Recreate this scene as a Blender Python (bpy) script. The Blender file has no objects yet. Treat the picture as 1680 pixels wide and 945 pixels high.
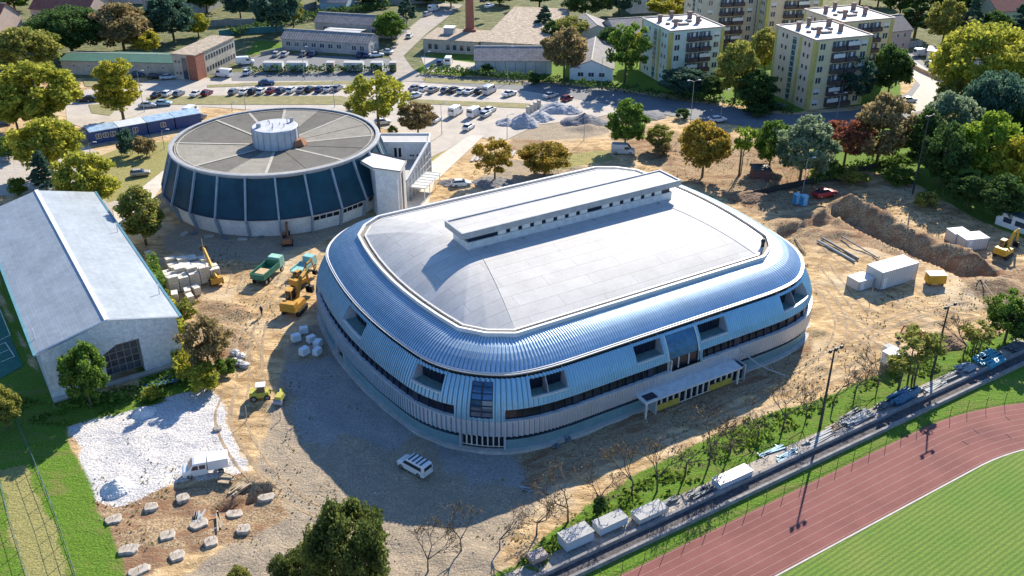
import bpy, bmesh, math, random
import numpy as np
from mathutils import Vector, Matrix

random.seed(7)
R = math.radians
SC = bpy.context.scene
COL = SC.collection

# ------------------------------------------------------------------ camera, sky, sun, exposure
CAM_H, CAM_F, CAM_T = 74.0, 1550.0, R(28.15)
cd = bpy.data.cameras.new('camera'); cam = bpy.data.objects.new('camera', cd); COL.objects.link(cam)
cam.location = (0, 0, CAM_H); cam.rotation_euler = (R(90) - CAM_T, 0, 0)
cd.sensor_width = 36.0; cd.lens = CAM_F / 1680.0 * 36.0; cd.clip_start = 1.0; cd.clip_end = 6000.0
SC.camera = cam

SUN_EL, SUN_AZ = R(31.2), R(23.2)                  # azimuth from +Y towards +X
world = bpy.data.worlds.new('World'); SC.world = world; world.use_nodes = True
wn = world.node_tree.nodes; wl = world.node_tree.links
sky = wn.new('ShaderNodeTexSky'); sky.sky_type = 'NISHITA'; sky.sun_disc = False
sky.sun_elevation = SUN_EL; sky.sun_rotation = SUN_AZ; sky.air_density = 1.0; sky.dust_density = 0.2; sky.ozone_density = 8.0
wl.new(sky.outputs[0], wn['Background'].inputs[0]); wn['Background'].inputs[1].default_value = 0.12
ld = bpy.data.lights.new('sun', 'SUN'); ld.energy = 5.0; ld.angle = R(0.5); ld.color = (1.0, 0.905, 0.755)
sun = bpy.data.objects.new('sun', ld); COL.objects.link(sun)
sdir = Vector((math.sin(SUN_AZ) * math.cos(SUN_EL), math.cos(SUN_AZ) * math.cos(SUN_EL), math.sin(SUN_EL)))
sun.rotation_euler = sdir.to_track_quat('Z', 'Y').to_euler(); sun.location = sdir * 400
SC.render.engine = 'CYCLES'
SC.view_settings.view_transform = 'Standard'; SC.view_settings.look = 'None'
SC.view_settings.exposure = 0.88; SC.view_settings.gamma = 1.0; SC.view_settings.use_curve_mapping = False
SC.render.film_transparent = False

# ------------------------------------------------------------------ helpers
def at(px, py, z=0.0):
    """where the line of sight through a photo pixel meets the level z"""
    u = (px - 840) / CAM_F; v = (py - 472.5) / CAM_F
    dx, dy, dz = u, math.cos(CAM_T) - v * math.sin(CAM_T), -math.sin(CAM_T) - v * math.cos(CAM_T)
    t = (z - CAM_H) / dz
    return (dx * t, dy * t)
def mpp(py):
    """metres per photo pixel across and up at the ground row py"""
    y = at(840, py)[1]; dep = y * math.cos(CAM_T) + CAM_H * math.sin(CAM_T)
    e = CAM_T + math.atan((py - 472.5) / CAM_F)
    return dep / CAM_F, dep / CAM_F / math.cos(e)
def prx(x, y, z):
    z -= CAM_H
    dep = y * math.cos(CAM_T) - z * math.sin(CAM_T)
    return 840 + CAM_F * x / dep, 472.5 - CAM_F * (y * math.sin(CAM_T) + z * math.cos(CAM_T)) / dep

MATS = {}
def mat(name, col, rough=0.8, metal=0.0, var=0.15, scale=1.0, col2=None, bump=0.0, bscale=8.0, trans=0.0, spec=0.5, obj_coord=True, fine=0.0, island=0.0):
    if name in MATS: return MATS[name]
    m = bpy.data.materials.new(name); m.use_nodes = True; MATS[name] = m
    n = m.node_tree.nodes; l = m.node_tree.links; b = n['Principled BSDF']
    b.inputs['Roughness'].default_value = rough; b.inputs['Metallic'].default_value = metal
    b.inputs['Specular IOR Level'].default_value = spec
    tc = n.new('ShaderNodeTexCoord'); out = tc.outputs['Object']
    no = n.new('ShaderNodeTexNoise'); no.inputs['Scale'].default_value = scale; no.inputs['Detail'].default_value = 6; no.inputs['Roughness'].default_value = 0.65
    l.new(out, no.inputs['Vector'])
    mx = n.new('ShaderNodeMix'); mx.data_type = 'RGBA'
    c2 = col2 if col2 else tuple(c * (1 - var * 1.6) for c in col)
    c1 = col if col2 else tuple(min(1, c * (1 + var * 0.8)) for c in col)
    mx.inputs[6].default_value = (*c2, 1); mx.inputs[7].default_value = (*c1, 1)
    mr = n.new('ShaderNodeMapRange'); mr.inputs[1].default_value = 0.3; mr.inputs[2].default_value = 0.7
    l.new(no.outputs[0], mr.inputs[0]); l.new(mr.outputs[0], mx.inputs[0])
    cur = mx.outputs[2]
    if fine or island:
        hs = n.new('ShaderNodeHueSaturation'); l.new(cur, hs.inputs['Color']); cur = hs.outputs[0]
        if island:
            g = n.new('ShaderNodeNewGeometry'); r2 = n.new('ShaderNodeMapRange'); r2.inputs[3].default_value = 1 - island; r2.inputs[4].default_value = 1 + island
            l.new(g.outputs['Random Per Island'], r2.inputs[0]); l.new(r2.outputs[0], hs.inputs['Value'])
        else:
            n3 = n.new('ShaderNodeTexNoise'); n3.inputs['Scale'].default_value = bscale; n3.inputs['Detail'].default_value = 3
            l.new(out, n3.inputs['Vector']); r2 = n.new('ShaderNodeMapRange'); r2.inputs[1].default_value = 0.3; r2.inputs[2].default_value = 0.7
            r2.inputs[3].default_value = 1 - fine; r2.inputs[4].default_value = 1 + fine
            l.new(n3.outputs[0], r2.inputs[0]); l.new(r2.outputs[0], hs.inputs['Value'])
    l.new(cur, b.inputs['Base Color'])
    if bump:
        bp = n.new('ShaderNodeBump'); bp.inputs['Strength'].default_value = bump; bp.inputs['Distance'].default_value = 0.1
        n2 = n.new('ShaderNodeTexNoise'); n2.inputs['Scale'].default_value = bscale; n2.inputs['Detail'].default_value = 5
        l.new(out, n2.inputs['Vector']); l.new(n2.outputs[0], bp.inputs['Height']); l.new(bp.outputs[0], b.inputs['Normal'])
    if trans:
        t = n.new('ShaderNodeBsdfTranslucent'); l.new(cur, t.inputs[0])
        ms = n.new('ShaderNodeMixShader'); ms.inputs[0].default_value = trans
        l.new(b.outputs[0], ms.inputs[1]); l.new(t.outputs[0], ms.inputs[2])
        l.new(ms.outputs[0], n['Material Output'].inputs[0])
    return m
def stripes(m, axis, period, depth=0.35, wave=True):
    """adds fine parallel ribs or courses to a material"""
    n = m.node_tree.nodes; l = m.node_tree.links; b = n['Principled BSDF']
    w = n.new('ShaderNodeTexWave'); w.bands_direction = axis; w.inputs['Scale'].default_value = 2 * math.pi / period / 20.0 * 1.0
    w.inputs['Distortion'].default_value = 0.0
    tc = n.new('ShaderNodeTexCoord'); l.new(tc.outputs['Object'], w.inputs['Vector'])
    src = b.inputs['Base Color'].links[0].from_socket
    mx = n.new('ShaderNodeMix'); mx.data_type = 'RGBA'; mx.blend_type = 'MULTIPLY'; mx.inputs[0].default_value = depth
    l.new(src, mx.inputs[6]); l.new(w.outputs[0], mx.inputs[7]); l.new(mx.outputs[2], b.inputs['Base Color'])
    bp = n.new('ShaderNodeBump'); bp.inputs['Strength'].default_value = 0.5; bp.inputs['Distance'].default_value = 0.05
    l.new(w.outputs[1], bp.inputs['Height']); l.new(bp.outputs[0], b.inputs['Normal'])
    return m
def joints(m, sx, sy, depth=0.5, width=0.02, rot=0.0, off=0.5):
    """thin joint lines in a running pattern"""
    n = m.node_tree.nodes; l = m.node_tree.links; b = n['Principled BSDF']
    br = n.new('ShaderNodeTexBrick'); br.offset = off; br.inputs['Scale'].default_value = 1.0
    br.inputs['Brick Width'].default_value = sx; br.inputs['Row Height'].default_value = sy; br.inputs['Mortar Size'].default_value = width
    br.inputs['Color1'].default_value = (1, 1, 1, 1); br.inputs['Color2'].default_value = (0.9, 0.9, 0.9, 1); br.inputs['Mortar'].default_value = (1 - depth, 1 - depth, 1 - depth, 1)
    tc = n.new('ShaderNodeTexCoord'); mp = n.new('ShaderNodeMapping'); mp.inputs['Rotation'].default_value = (0, 0, rot) if not isinstance(rot, tuple) else rot
    l.new(tc.outputs['Object'], mp.inputs[0]); l.new(mp.outputs[0], br.inputs['Vector'])
    src = b.inputs['Base Color'].links[0].from_socket
    mx = n.new('ShaderNodeMix'); mx.data_type = 'RGBA'; mx.blend_type = 'MULTIPLY'; mx.inputs[0].default_value = 1
    l.new(src, mx.inputs[6]); l.new(br.outputs[0], mx.inputs[7]); l.new(mx.outputs[2], b.inputs['Base Color'])
    return m

SPLIT = {'starter_bar', 'mullion', 'corner_stripe', 'window_jamb', 'canopy_post', 'road_wheel', 'leg', 'support', 'bearer', 'side_wall_panel', 'porch_recess', 'pilaster', 'window_row'}
class MB:
    """collects boxes, prisms and tubes for ONE mesh"""
    def __init__(s, M=None): s.v = []; s.f = []; s.p = []; s.M = M or Matrix.Identity(4)
    def add(s, vs, fs):
        o = len(s.v); s.p.append((o, len(s.f))); s.v += [tuple(s.M @ Vector(p)) for p in vs]; s.f += [tuple(i + o for i in f) for f in fs]; return s
    def box(s, x0, x1, y0, y1, z0, z1, tx=0.0, ty=0.0):
        """box; tx, ty pull the top in"""
        return s.add([(x0, y0, z0), (x1, y0, z0), (x1, y1, z0), (x0, y1, z0), (x0 + tx, y0 + ty, z1), (x1 - tx, y0 + ty, z1), (x1 - tx, y1 - ty, z1), (x0 + tx, y1 - ty, z1)],
                     [(0, 3, 2, 1), (4, 5, 6, 7), (0, 1, 5, 4), (1, 2, 6, 5), (2, 3, 7, 6), (3, 0, 4, 7)])
    def obox(s, cx, cy, ang, lx, ly, z0, z1, tx=0, ty=0):
        c, q = math.cos(ang), math.sin(ang); old = s.M
        s.M = old @ Matrix.Translation((cx, cy, 0)) @ Matrix.Rotation(ang, 4, 'Z'); s.box(-lx / 2, lx / 2, -ly / 2, ly / 2, z0, z1, tx, ty); s.M = old; return s
    def prism(s, pts, z0, z1):
        n = len(pts)
        return s.add([(x, y, z0) for x, y in pts] + [(x, y, z1) for x, y in pts],
                     [tuple(range(n))[::-1], tuple(range(n, 2 * n))] + [(i, (i + 1) % n, n + (i + 1) % n, n + i) for i in range(n)])
    def tube(s, p, q, r0, r1=None, n=8):
        r1 = r0 if r1 is None else r1; p = Vector(p); q = Vector(q); d = (q - p)
        if d.length < 1e-5: return s
        d.normalize(); a = Vector((0, 0, 1)) if abs(d.z) < 0.9 else Vector((1, 0, 0)); u = d.cross(a).normalized(); w = d.cross(u)
        vs = []
        for c, r in ((p, r0), (q, r1)):
            for i in range(n):
                t = 2 * math.pi * i / n; vs.append(tuple(c + u * (r * math.cos(t)) + w * (r * math.sin(t))))
        return s.add(vs, [(i, (i + 1) % n, n + (i + 1) % n, n + i) for i in range(n)] + [tuple(range(n))[::-1], tuple(range(n, 2 * n))])
    def lathe(s, prof, cx, cy, n=24, cap=True):
        vs = []; fs = []; k = len(prof)
        for i in range(n):
            t = 2 * math.pi * i / n
            vs += [(cx + r * math.cos(t), cy + r * math.sin(t), z) for r, z in prof]
        for i in range(n):
            for j in range(k - 1):
                fs.append((i * k + j, ((i + 1) % n) * k + j, ((i + 1) % n) * k + j + 1, i * k + j + 1))
        if cap:
            fs.append(tuple(i * k + k - 1 for i in range(n))); fs.append(tuple(i * k for i in range(n))[::-1])
        return s.add(vs, fs)
    def build(s, name, m, parent=None, smooth=False, **props):
        if name in SPLIT and 1 < len(s.p) <= 60 and parent:          # equal pieces become parts of their own
            ends = s.p[1:] + [(len(s.v), len(s.f))]; o = None
            for (v0, f0), (v1, f1) in zip(s.p, ends):
                q = MB(); q.v = s.v[v0:v1]; q.f = [tuple(i - v0 for i in f) for f in s.f[f0:f1]]; o = q.build(name, m, parent)
            return o
        me = bpy.data.meshes.new(name); me.from_pydata(s.v, [], s.f); me.materials.append(m)
        if smooth: me.polygons.foreach_set('use_smooth', [True] * len(me.polygons))
        o = bpy.data.objects.new(name, me); COL.objects.link(o)
        if parent: o.parent = parent
        for k, v in props.items(): o[k] = v
        return o
def tag(o, label, cat, group=None):
    o['label'] = label; o['category'] = cat
    if group: o['group'] = group
    return o
def thing(name, label, cat, loc=(0, 0, 0), rz=0.0, group=None):
    o = bpy.data.objects.new(name, None); COL.objects.link(o); o.location = loc; o.rotation_euler = (0, 0, rz); o.empty_display_size = 0.5
    return tag(o, label, cat, group)
def dup(o, parent=None):
    c = o.copy(); COL.objects.link(c)
    if parent: c.parent = parent
    for ch in list(o.children): dup(ch, c)
    return c
def place(first, used, loc, rz, label, sc=1.0):
    o = first if not used else dup(first)
    o.location = loc; o.rotation_euler = (0, 0, rz); o.scale = (sc, sc, sc) if not isinstance(sc, tuple) else sc; o['label'] = label
    return o
ORD = ['first', 'second', 'third', 'fourth', 'fifth', 'sixth', 'seventh', 'eighth', 'ninth', 'tenth', 'eleventh', 'twelfth', 'thirteenth', 'fourteenth', 'fifteenth', 'sixteenth', 'seventeenth', 'eighteenth', 'nineteenth', 'twentieth', 'twenty-first', 'twenty-second', 'twenty-third', 'twenty-fourth']

# ------------------------------------------------------------------ value noise for the terrain
_rs = np.random.RandomState(3); _LAT = _rs.rand(256, 256)
def vnoise(x, y, s):
    x = np.asarray(x, float) / s + 500.0; y = np.asarray(y, float) / s + 500.0
    xi = np.floor(x).astype(int); yi = np.floor(y).astype(int); fx = x - xi; fy = y - yi
    fx = fx * fx * (3 - 2 * fx); fy = fy * fy * (3 - 2 * fy)
    a = _LAT[xi % 256, yi % 256]; b = _LAT[(xi + 1) % 256, yi % 256]; c = _LAT[xi % 256, (yi + 1) % 256]; d = _LAT[(xi + 1) % 256, (yi + 1) % 256]
    return (a * (1 - fx) + b * fx) * (1 - fy) + (c * (1 - fx) + d * fx) * fy
def fbm(x, y, s, o=4):
    r = 0; a = 0.5
    for i in range(o): r = r + a * vnoise(x + 17 * i, y - 31 * i, s / 2 ** i); a *= 0.5
    return r
def inpoly(x, y, poly):
    """signed distance to polygon edge, positive inside"""
    x = np.asarray(x, float); y = np.asarray(y, float); ins = np.zeros(x.shape, bool); d = np.full(x.shape, 1e9)
    n = len(poly)
    for i in range(n):
        x1, y1 = poly[i]; x2, y2 = poly[(i + 1) % n]
        if y1 != y2:
            c = ((y1 > y) != (y2 > y)) & (x < (x2 - x1) * (y - y1) / (y2 - y1) + x1); ins ^= c
        ex, ey = x2 - x1, y2 - y1; L = ex * ex + ey * ey + 1e-9
        t = np.clip(((x - x1) * ex + (y - y1) * ey) / L, 0, 1); d = np.minimum(d, np.hypot(x - x1 - t * ex, y - y1 - t * ey))
    return np.where(ins, d, -d)
def W(pts): return [at(max(-400, a), b) for a, b in pts]
CONS = W([(108, 702), (150, 810), (205, 975), (850, 975), (990, 870), (1180, 735), (1400, 640), (1720, 520), (1720, 440), (1600, 350), (1500, 290), (1290, 240), (1050, 205), (950, 195), (900, 235), (830, 250), (740, 300), (660, 330), (640, 350), (560, 378), (470, 388), (380, 380), (290, 390), (245, 400), (300, 560), (330, 620), (290, 650), (190, 680)])
MOUNDS = [  # px, py, radius across, radius deep, height, angle
    (1295, 372, 6.5, 4.0, 1.3, 20), (1352, 355, 3.4, 3.0, 1.4, 0), (1380, 385, 4.0, 1.8, 0.9, 10),
    (1625, 470, 5.5, 3.6, 1.7, 15), (1650, 500, 4, 2.6, 1.2, 0), (1245, 300, 3.0, 2.2, 0.8, 10), (1100, 260, 2.5, 2, 0.5, 0),
    (520, 610, 1.6, 1.3, 0.2, 0), (395, 515, 2.4, 1.8, 0.6, 0), (410, 470, 1.8, 1.2, 0.5, 20), (360, 500, 2.0, 1.5, 0.5, 0), (375, 545, 2.2, 1.6, 0.6, 30),
    (1345, 545, 2, 1.4, 0.7, 0), (1530, 560, 3, 2, 0.9, 0), (1010, 200, 3, 2, 0.7, 0), (960, 210, 5, 2.4, 0.8, 0), (1085, 625, 1.2, 0.8, 0.3, 0), (440, 665, 1.5, 1.0, 0.5, 0)]
TRENCH = [([(1378, 350), (1430, 378), (1480, 402), (1530, 425), (1580, 445), (1620, 452)], 1.5, 1.5), ([(1285, 385), (1330, 372), (1378, 350)], 1.1, 1.1),
          ([(352, 838), (395, 822), (432, 806)], 0.9, 1.0), ([(400, 800), (430, 812)], 0.7, 0.5)]
def height(x, y):
    x = np.asarray(x, float); y = np.asarray(y, float)
    m = np.clip(inpoly(x, y, CONS) / 4.0, 0, 1)
    z = m * ((fbm(x, y, 3.2, 4) - 0.47) * 0.85 + (fbm(x, y, 14, 2) - 0.37) * 0.5)
    for px, py, ra, rb, h, a in MOUNDS:
        cx, cy = at(px, py); c, s = math.cos(R(a)), math.sin(R(a)); u = ((x - cx) * c + (y - cy) * s) / ra; v = (-(x - cx) * s + (y - cy) * c) / rb
        q = np.clip(1.15 - np.sqrt(u * u + v * v), 0, 1); z = z + h * q * (0.65 + 0.8 * fbm(x, y, 1.6, 3))
    for pts, w, hh in (([(1388, 343), (1412, 352), (1445, 368), (1485, 388), (1530, 408), (1570, 424), (1600, 440)], 3.0, 2.5),):   # spoil bank
        P = W(pts); d = np.full(x.shape, 1e9)
        for (x1, y1), (x2, y2) in zip(P, P[1:]):
            ex, ey = x2 - x1, y2 - y1; t = np.clip(((x - x1) * ex + (y - y1) * ey) / (ex * ex + ey * ey), 0, 1)
            d = np.minimum(d, np.hypot(x - x1 - t * ex, y - y1 - t * ey))
        d = d + (fbm(x, y, 5, 3) - .45) * 3.2; z = z + hh * np.clip(1.05 - d / w, 0, 1) * (0.15 + 1.7 * fbm(x + 9, y, 3.4, 5))
    for pts, w, dp in TRENCH:
        P = W(pts); d = np.full(x.shape, 1e9)
        for (x1, y1), (x2, y2) in zip(P, P[1:]):
            ex, ey = x2 - x1, y2 - y1; t = np.clip(((x - x1) * ex + (y - y1) * ey) / (ex * ex + ey * ey), 0, 1)
            d = np.minimum(d, np.hypot(x - x1 - t * ex, y - y1 - t * ey))
        z = z - dp * np.clip((w + 0.3 - d) / 0.5, 0, 1)
    return z
def G(px, py, dz=0.0):
    x, y = at(px, py); return (x, y, float(height(x, y)) + dz)
def GW(x, y, dz=0.0): return (x, y, float(height(x, y)) + dz)

# ------------------------------------------------------------------ ground
xs = np.concatenate([[-2500, -1200, -700, -450, -330], np.arange(-260, -96, 2.5), np.arange(-96, 112, 0.5), np.arange(112, 260, 2.5), [300, 420, 700, 1200, 2500]])
ys = np.concatenate([[-600, -100, 20, 45, 58], np.arange(66, 190, 0.5), np.arange(190, 270, 1.0), np.arange(270, 400, 2.5), [420, 460, 520, 620, 800, 1200, 2000, 4000]])
gx, gy = np.meshgrid(xs, ys); fx, fy = gx.ravel(), gy.ravel(); fz = height(fx, fy)
nx, ny = len(xs), len(ys)
idx = np.arange(nx * ny).reshape(ny, nx)
quads = np.stack([idx[:-1, :-1], idx[:-1, 1:], idx[1:, 1:], idx[1:, :-1]], -1).reshape(-1, 4)
me = bpy.data.meshes.new('ground'); me.vertices.add(nx * ny); me.vertices.foreach_set('co', np.stack([fx, fy, fz - 0.03], 1).ravel())
me.loops.add(quads.size); me.loops.foreach_set('vertex_index', quads.ravel()); me.polygons.add(len(quads))
me.polygons.foreach_set('loop_start', np.arange(0, quads.size, 4)); me.polygons.foreach_set('loop_total', np.full(len(quads), 4))
me.polygons.foreach_set('use_smooth', np.ones(len(quads), bool)); me.update()
nz = fbm(fx, fy, 5, 3) - 0.44
def zone(polys, soft=1.0, jag=3.0):
    m = np.zeros(fx.shape)
    for p in polys: m = np.maximum(m, np.clip(0.5 + (inpoly(fx, fy, W(p)) + nz * jag) / (2 * soft), 0, 1))
    return m
gravel = zone([[(425, 770), (448, 690), (462, 610), (480, 550), (540, 520), (850, 690), (960, 700), (930, 760), (880, 830), (830, 890), (780, 990), (430, 990), (285, 950), (470, 850), (440, 790)],
               [(262, 395), (300, 360), (620, 355), (600, 368), (530, 392), (430, 430), (330, 425), (270, 412)], [(780, 290), (840, 262), (960, 275), (960, 290), (790, 320)], [(820, 190), (1000, 170), (1040, 190), (1000, 215), (960, 228), (840, 232), (790, 215)]], 1.6, 3)
soil = zone([[(850, 742), (1000, 690), (1340, 548), (1330, 590), (1200, 665), (1060, 728), (930, 790), (870, 800)], [(150, 822), (330, 788), (400, 775), (445, 800), (478, 850), (300, 915), (185, 960), (168, 880)], [(1262, 360), (1375, 330), (1640, 430), (1690, 470), (1600, 480), (1560, 440), (1400, 400), (1290, 400)],
             [(1560, 445), (1640, 430), (1720, 440), (1720, 520), (1620, 505)], [(835, 225), (900, 232), (890, 260), (830, 250)], [(1000, 205), (1290, 235), (1420, 330), (1240, 350), (1130, 300), (1010, 240)], [(310, 480), (400, 505), (400, 600), (330, 620)]], 1.3, 3.2)
white = zone([[(108, 702), (200, 668), (300, 640), (345, 630), (372, 700), (408, 772), (380, 782), (300, 792), (190, 828), (150, 822), (125, 745)]], 0.9, 2.6)
grass = zone([[(-300, 480), (0, 500), (85, 655), (108, 700), (128, 748), (150, 805), (165, 850), (188, 900), (205, 980), (-300, 980)],
              [(745, 980), (850, 920), (915, 868), (990, 812), (1060, 775), (1180, 712), (1290, 668), (1420, 622), (1500, 590), (1720, 520), (1720, 580), (1330, 720), (1130, 820), (900, 960), (880, 980)],
              [(930, 980), (1150, 870), (1400, 745), (1760, 600), (1760, 690), (1400, 790), (1010, 980)],
              [(290, 655), (100, 700), (60, 600), (0, 480), (0, 440), (100, 640)], [(240, 440), (310, 600), (330, 640), (240, 660), (200, 500)], [(420, 66), (470, 70), (460, 82), (400, 92)],
              [(680, 118), (870, 130), (1060, 150), (1300, 185), (1480, 165), (1470, 80), (1250, 90), (1060, 60), (700, 90)], [(1420, 215), (1900, 130), (1900, 480), (1600, 360), (1480, 290), (1330, 265), (1330, 240)]], 0.8, 2.0)
dry = zone([[(0, 775), (42, 762), (72, 840), (98, 900), (112, 980), (45, 980), (15, 870)], [(150, 262), (200, 240), (275, 232), (300, 245), (262, 300), (180, 330), (150, 300)], [(700, 220), (768, 220), (705, 268), (695, 240)], 
            [(880, 255), (1000, 245), (1010, 262), (900, 280)]], 0.9, 2.5)
tn_ = (fx - 34.9) * -.525 + (fy - 88.3) * .851
tr_ = np.where((fx - 34.9) * .851 + (fy - 88.3) * .525 < 20.6, tn_, np.hypot(fx - 76.7, fy - 60.3) - 46.0)
grass = np.maximum(grass, np.clip(np.minimum(tr_ + 1.0, 2.6 - tn_), 0, 1))
far = np.clip((fy - 262) / 6 + nz * 2, 0, 1) * 0.8
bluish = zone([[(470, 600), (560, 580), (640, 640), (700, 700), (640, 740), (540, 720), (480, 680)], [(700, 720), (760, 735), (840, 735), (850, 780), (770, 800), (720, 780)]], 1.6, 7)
leftpav = zone([[(-300, 250), (150, 240), (200, 330), (200, 400), (130, 320), (0, 320), (-300, 330)]], 0.8, 1)
a1 = np.stack([gravel, soil, white, grass], 1).astype(np.float32); a2 = np.stack([dry, far, leftpav, bluish], 1).astype(np.float32)
for nm, arr in (('zones_a', a1), ('zones_b', a2)):
    at_ = me.attributes.new(nm, 'FLOAT_COLOR', 'POINT'); at_.data.foreach_set('color', arr.ravel())
gm = bpy.data.materials.new('bare_ground'); gm.use_nodes = True; n = gm.node_tree.nodes; l = gm.node_tree.links; b = n['Principled BSDF']; b.inputs['Roughness'].default_value = 0.95; b.inputs['Specular IOR Level'].default_value = 0.15
tc = n.new('ShaderNodeTexCoord')
def noise_node(scale, det=5, sx=1, rot=0.0, rough=0.6, dist=0.0):
    mp = n.new('ShaderNodeMapping'); mp.inputs['Scale'].default_value = (sx, 1, 1); mp.inputs['Rotation'].default_value = (0, 0, rot); l.new(tc.outputs['Object'], mp.inputs[0])
    t = n.new('ShaderNodeTexNoise'); t.inputs['Scale'].default_value = scale; t.inputs['Detail'].default_value = det; t.inputs['Roughness'].default_value = rough; t.inputs['Distortion'].default_value = dist
    l.new(mp.outputs[0], t.inputs[0]); return t.outputs[0]
def remap(s, a, b_, c=0, d=1):
    r = n.new('ShaderNodeMapRange'); r.inputs[1].default_value = a; r.inputs[2].default_value = b_; r.inputs[3].default_value = c; r.inputs[4].default_value = d; l.new(s, r.inputs[0]); return r.outputs[0]
def mixc(f, c1, c2):
    x = n.new('ShaderNodeMix'); x.data_type = 'RGBA'
    for i, c in ((6, c1), (7, c2)):
        if isinstance(c, tuple): x.inputs[i].default_value = (*c, 1)
        else: l.new(c, x.inputs[i])
    if isinstance(f, float): x.inputs[0].default_value = f
    else: l.new(f, x.inputs[0])
    return x.outputs[2]
def mth(op, a, b_):
    x = n.new('ShaderNodeMath'); x.operation = op
    for i, c in ((0, a), (1, b_)):
        if isinstance(c, (int, float)): x.inputs[i].default_value = c
        else: l.new(c, x.inputs[i])
    return x.outputs[0]
nb = noise_node(0.09, 4); nm_ = noise_node(0.8, 6, 0.45, 0.5, 0.7, 0.8); nf = noise_node(4.0, 5, 1, 0, 0.7); nd = noise_node(0.35, 6, 0.35, -0.55, 0.65, 1.5)
sand = mixc(remap(nm_, 0.36, 0.6), (0.33, 0.21, 0.10), (0.74, 0.53, 0.285))
sand = mixc(remap(nd, 0.48, 0.66), sand, (0.33, 0.215, 0.115))
sand = mixc(remap(nb, 0.5, 0.7), sand, (0.62, 0.50, 0.34))
grav = mixc(remap(nf, 0.35, 0.65), (0.22, 0.175, 0.125), (0.54, 0.44, 0.32)); grav = mixc(remap(nm_, 0.45, 0.7), grav, (0.30, 0.25, 0.18))
soilc = mixc(remap(nf, 0.38, 0.62), (0.17, 0.11, 0.06), (0.58, 0.43, 0.26)); soilc = mixc(remap(nd, 0.45, 0.62), soilc, (0.27, 0.15, 0.085))
whit = mixc(remap(nf, 0.4, 0.62), (0.42, 0.40, 0.38), (0.82, 0.80, 0.78))
gras = mixc(remap(nf, 0.35, 0.65), (0.06, 0.13, 0.014), (0.17, 0.29, 0.032)); gras = mixc(remap(nd, 0.5, 0.72), gras, (0.20, 0.20, 0.06))
dryc = mixc(remap(nf, 0.35, 0.65), (0.19, 0.19, 0.06), (0.42, 0.37, 0.15)); farc = mixc(remap(nm_, 0.38, 0.62), (0.06, 0.10, 0.03), (0.26, 0.24, 0.13))
pav = mixc(remap(nf, 0.35, 0.65), (0.42, 0.38, 0.33), (0.55, 0.50, 0.44))
A = n.new('ShaderNodeAttribute'); A.attribute_name = 'zones_a'; B = n.new('ShaderNodeAttribute'); B.attribute_name = 'zones_b'
sa = n.new('ShaderNodeSeparateColor'); l.new(A.outputs['Color'], sa.inputs[0]); sb = n.new('ShaderNodeSeparateColor'); l.new(B.outputs['Color'], sb.inputs[0])
def edge(s, k=0.7): return remap(mth('ADD', s, mth('MULTIPLY', mth('SUBTRACT', nf, 0.5), k)), 0.42, 0.58)
c = mixc(edge(sb.outputs[1]), sand, farc); c = mixc(edge(sa.outputs[0], 1.2), c, grav); c = mixc(edge(sa.outputs[1], 1.2), c, soilc); c = mixc(edge(sb.outputs[2]), c, pav)
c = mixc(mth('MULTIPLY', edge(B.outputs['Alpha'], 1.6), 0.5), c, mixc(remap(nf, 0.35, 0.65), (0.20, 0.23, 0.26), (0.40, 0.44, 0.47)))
c = mixc(edge(sa.outputs[2], 1.2), c, whit); c = mixc(edge(A.outputs['Alpha'], 1.0), c, gras); c = mixc(edge(sb.outputs[0], 1.1), c, dryc)
l.new(c, b.inputs['Base Color'])
bp = n.new('ShaderNodeBump'); bp.inputs['Strength'].default_value = 1.0; bp.inputs['Distance'].default_value = 0.34
l.new(mth('ADD', mth('MULTIPLY', nm_, 0.7), mth('MULTIPLY', nf, 0.5)), bp.inputs['Height']); l.new(bp.outputs[0], b.inputs['Normal'])
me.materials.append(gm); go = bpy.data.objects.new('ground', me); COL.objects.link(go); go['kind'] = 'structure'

def sheet(name, pts, z, m, world=False, kind='structure'):
    P = pts if world else W(pts)
    bm = bmesh.new(); vs = [bm.verts.new((x, y, z)) for x, y in P]; f = bm.faces.new(vs); bm.normal_update()
    if f.normal.z < 0: f.normal_flip()
    bmesh.ops.triangulate(bm, faces=[f])
    me = bpy.data.meshes.new(name); bm.to_mesh(me); bm.free(); me.materials.append(m); o = bpy.data.objects.new(name, me); COL.objects.link(o)
    if kind: o['kind'] = kind
    return o
def ribbon(name, P, w, z, m, kind='structure', follow=False):
    vs = []; fs = []
    if follow:
        Q = []
        for (x1, y1), (x2, y2) in zip(P, P[1:]):
            k = max(1, int(math.hypot(x2 - x1, y2 - y1) / 0.5)); Q += [(x1 + (x2 - x1) * i / k, y1 + (y2 - y1) * i / k) for i in range(k)]
        P = Q + [P[-1]]
    for i, (x, y) in enumerate(P):
        a = P[max(0, i - 1)]; c = P[min(len(P) - 1, i + 1)]; dx, dy = c[0] - a[0], c[1] - a[1]; L = math.hypot(dx, dy) or 1; nx_, ny_ = -dy / L, dx / L
        for s in (0.5, -0.5):
            qx, qy = x + nx_ * w * s, y + ny_ * w * s; vs.append((qx, qy, z + (float(height(qx, qy)) if follow else 0)))
    for i in range(len(P) - 1): fs.append((2 * i, 2 * i + 1, 2 * i + 3, 2 * i + 2))
    me = bpy.data.meshes.new(name); me.from_pydata(vs, [], fs); me.materials.append(m); o = bpy.data.objects.new(name, me); COL.objects.link(o)
    if kind: o['kind'] = kind
    return o

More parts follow.
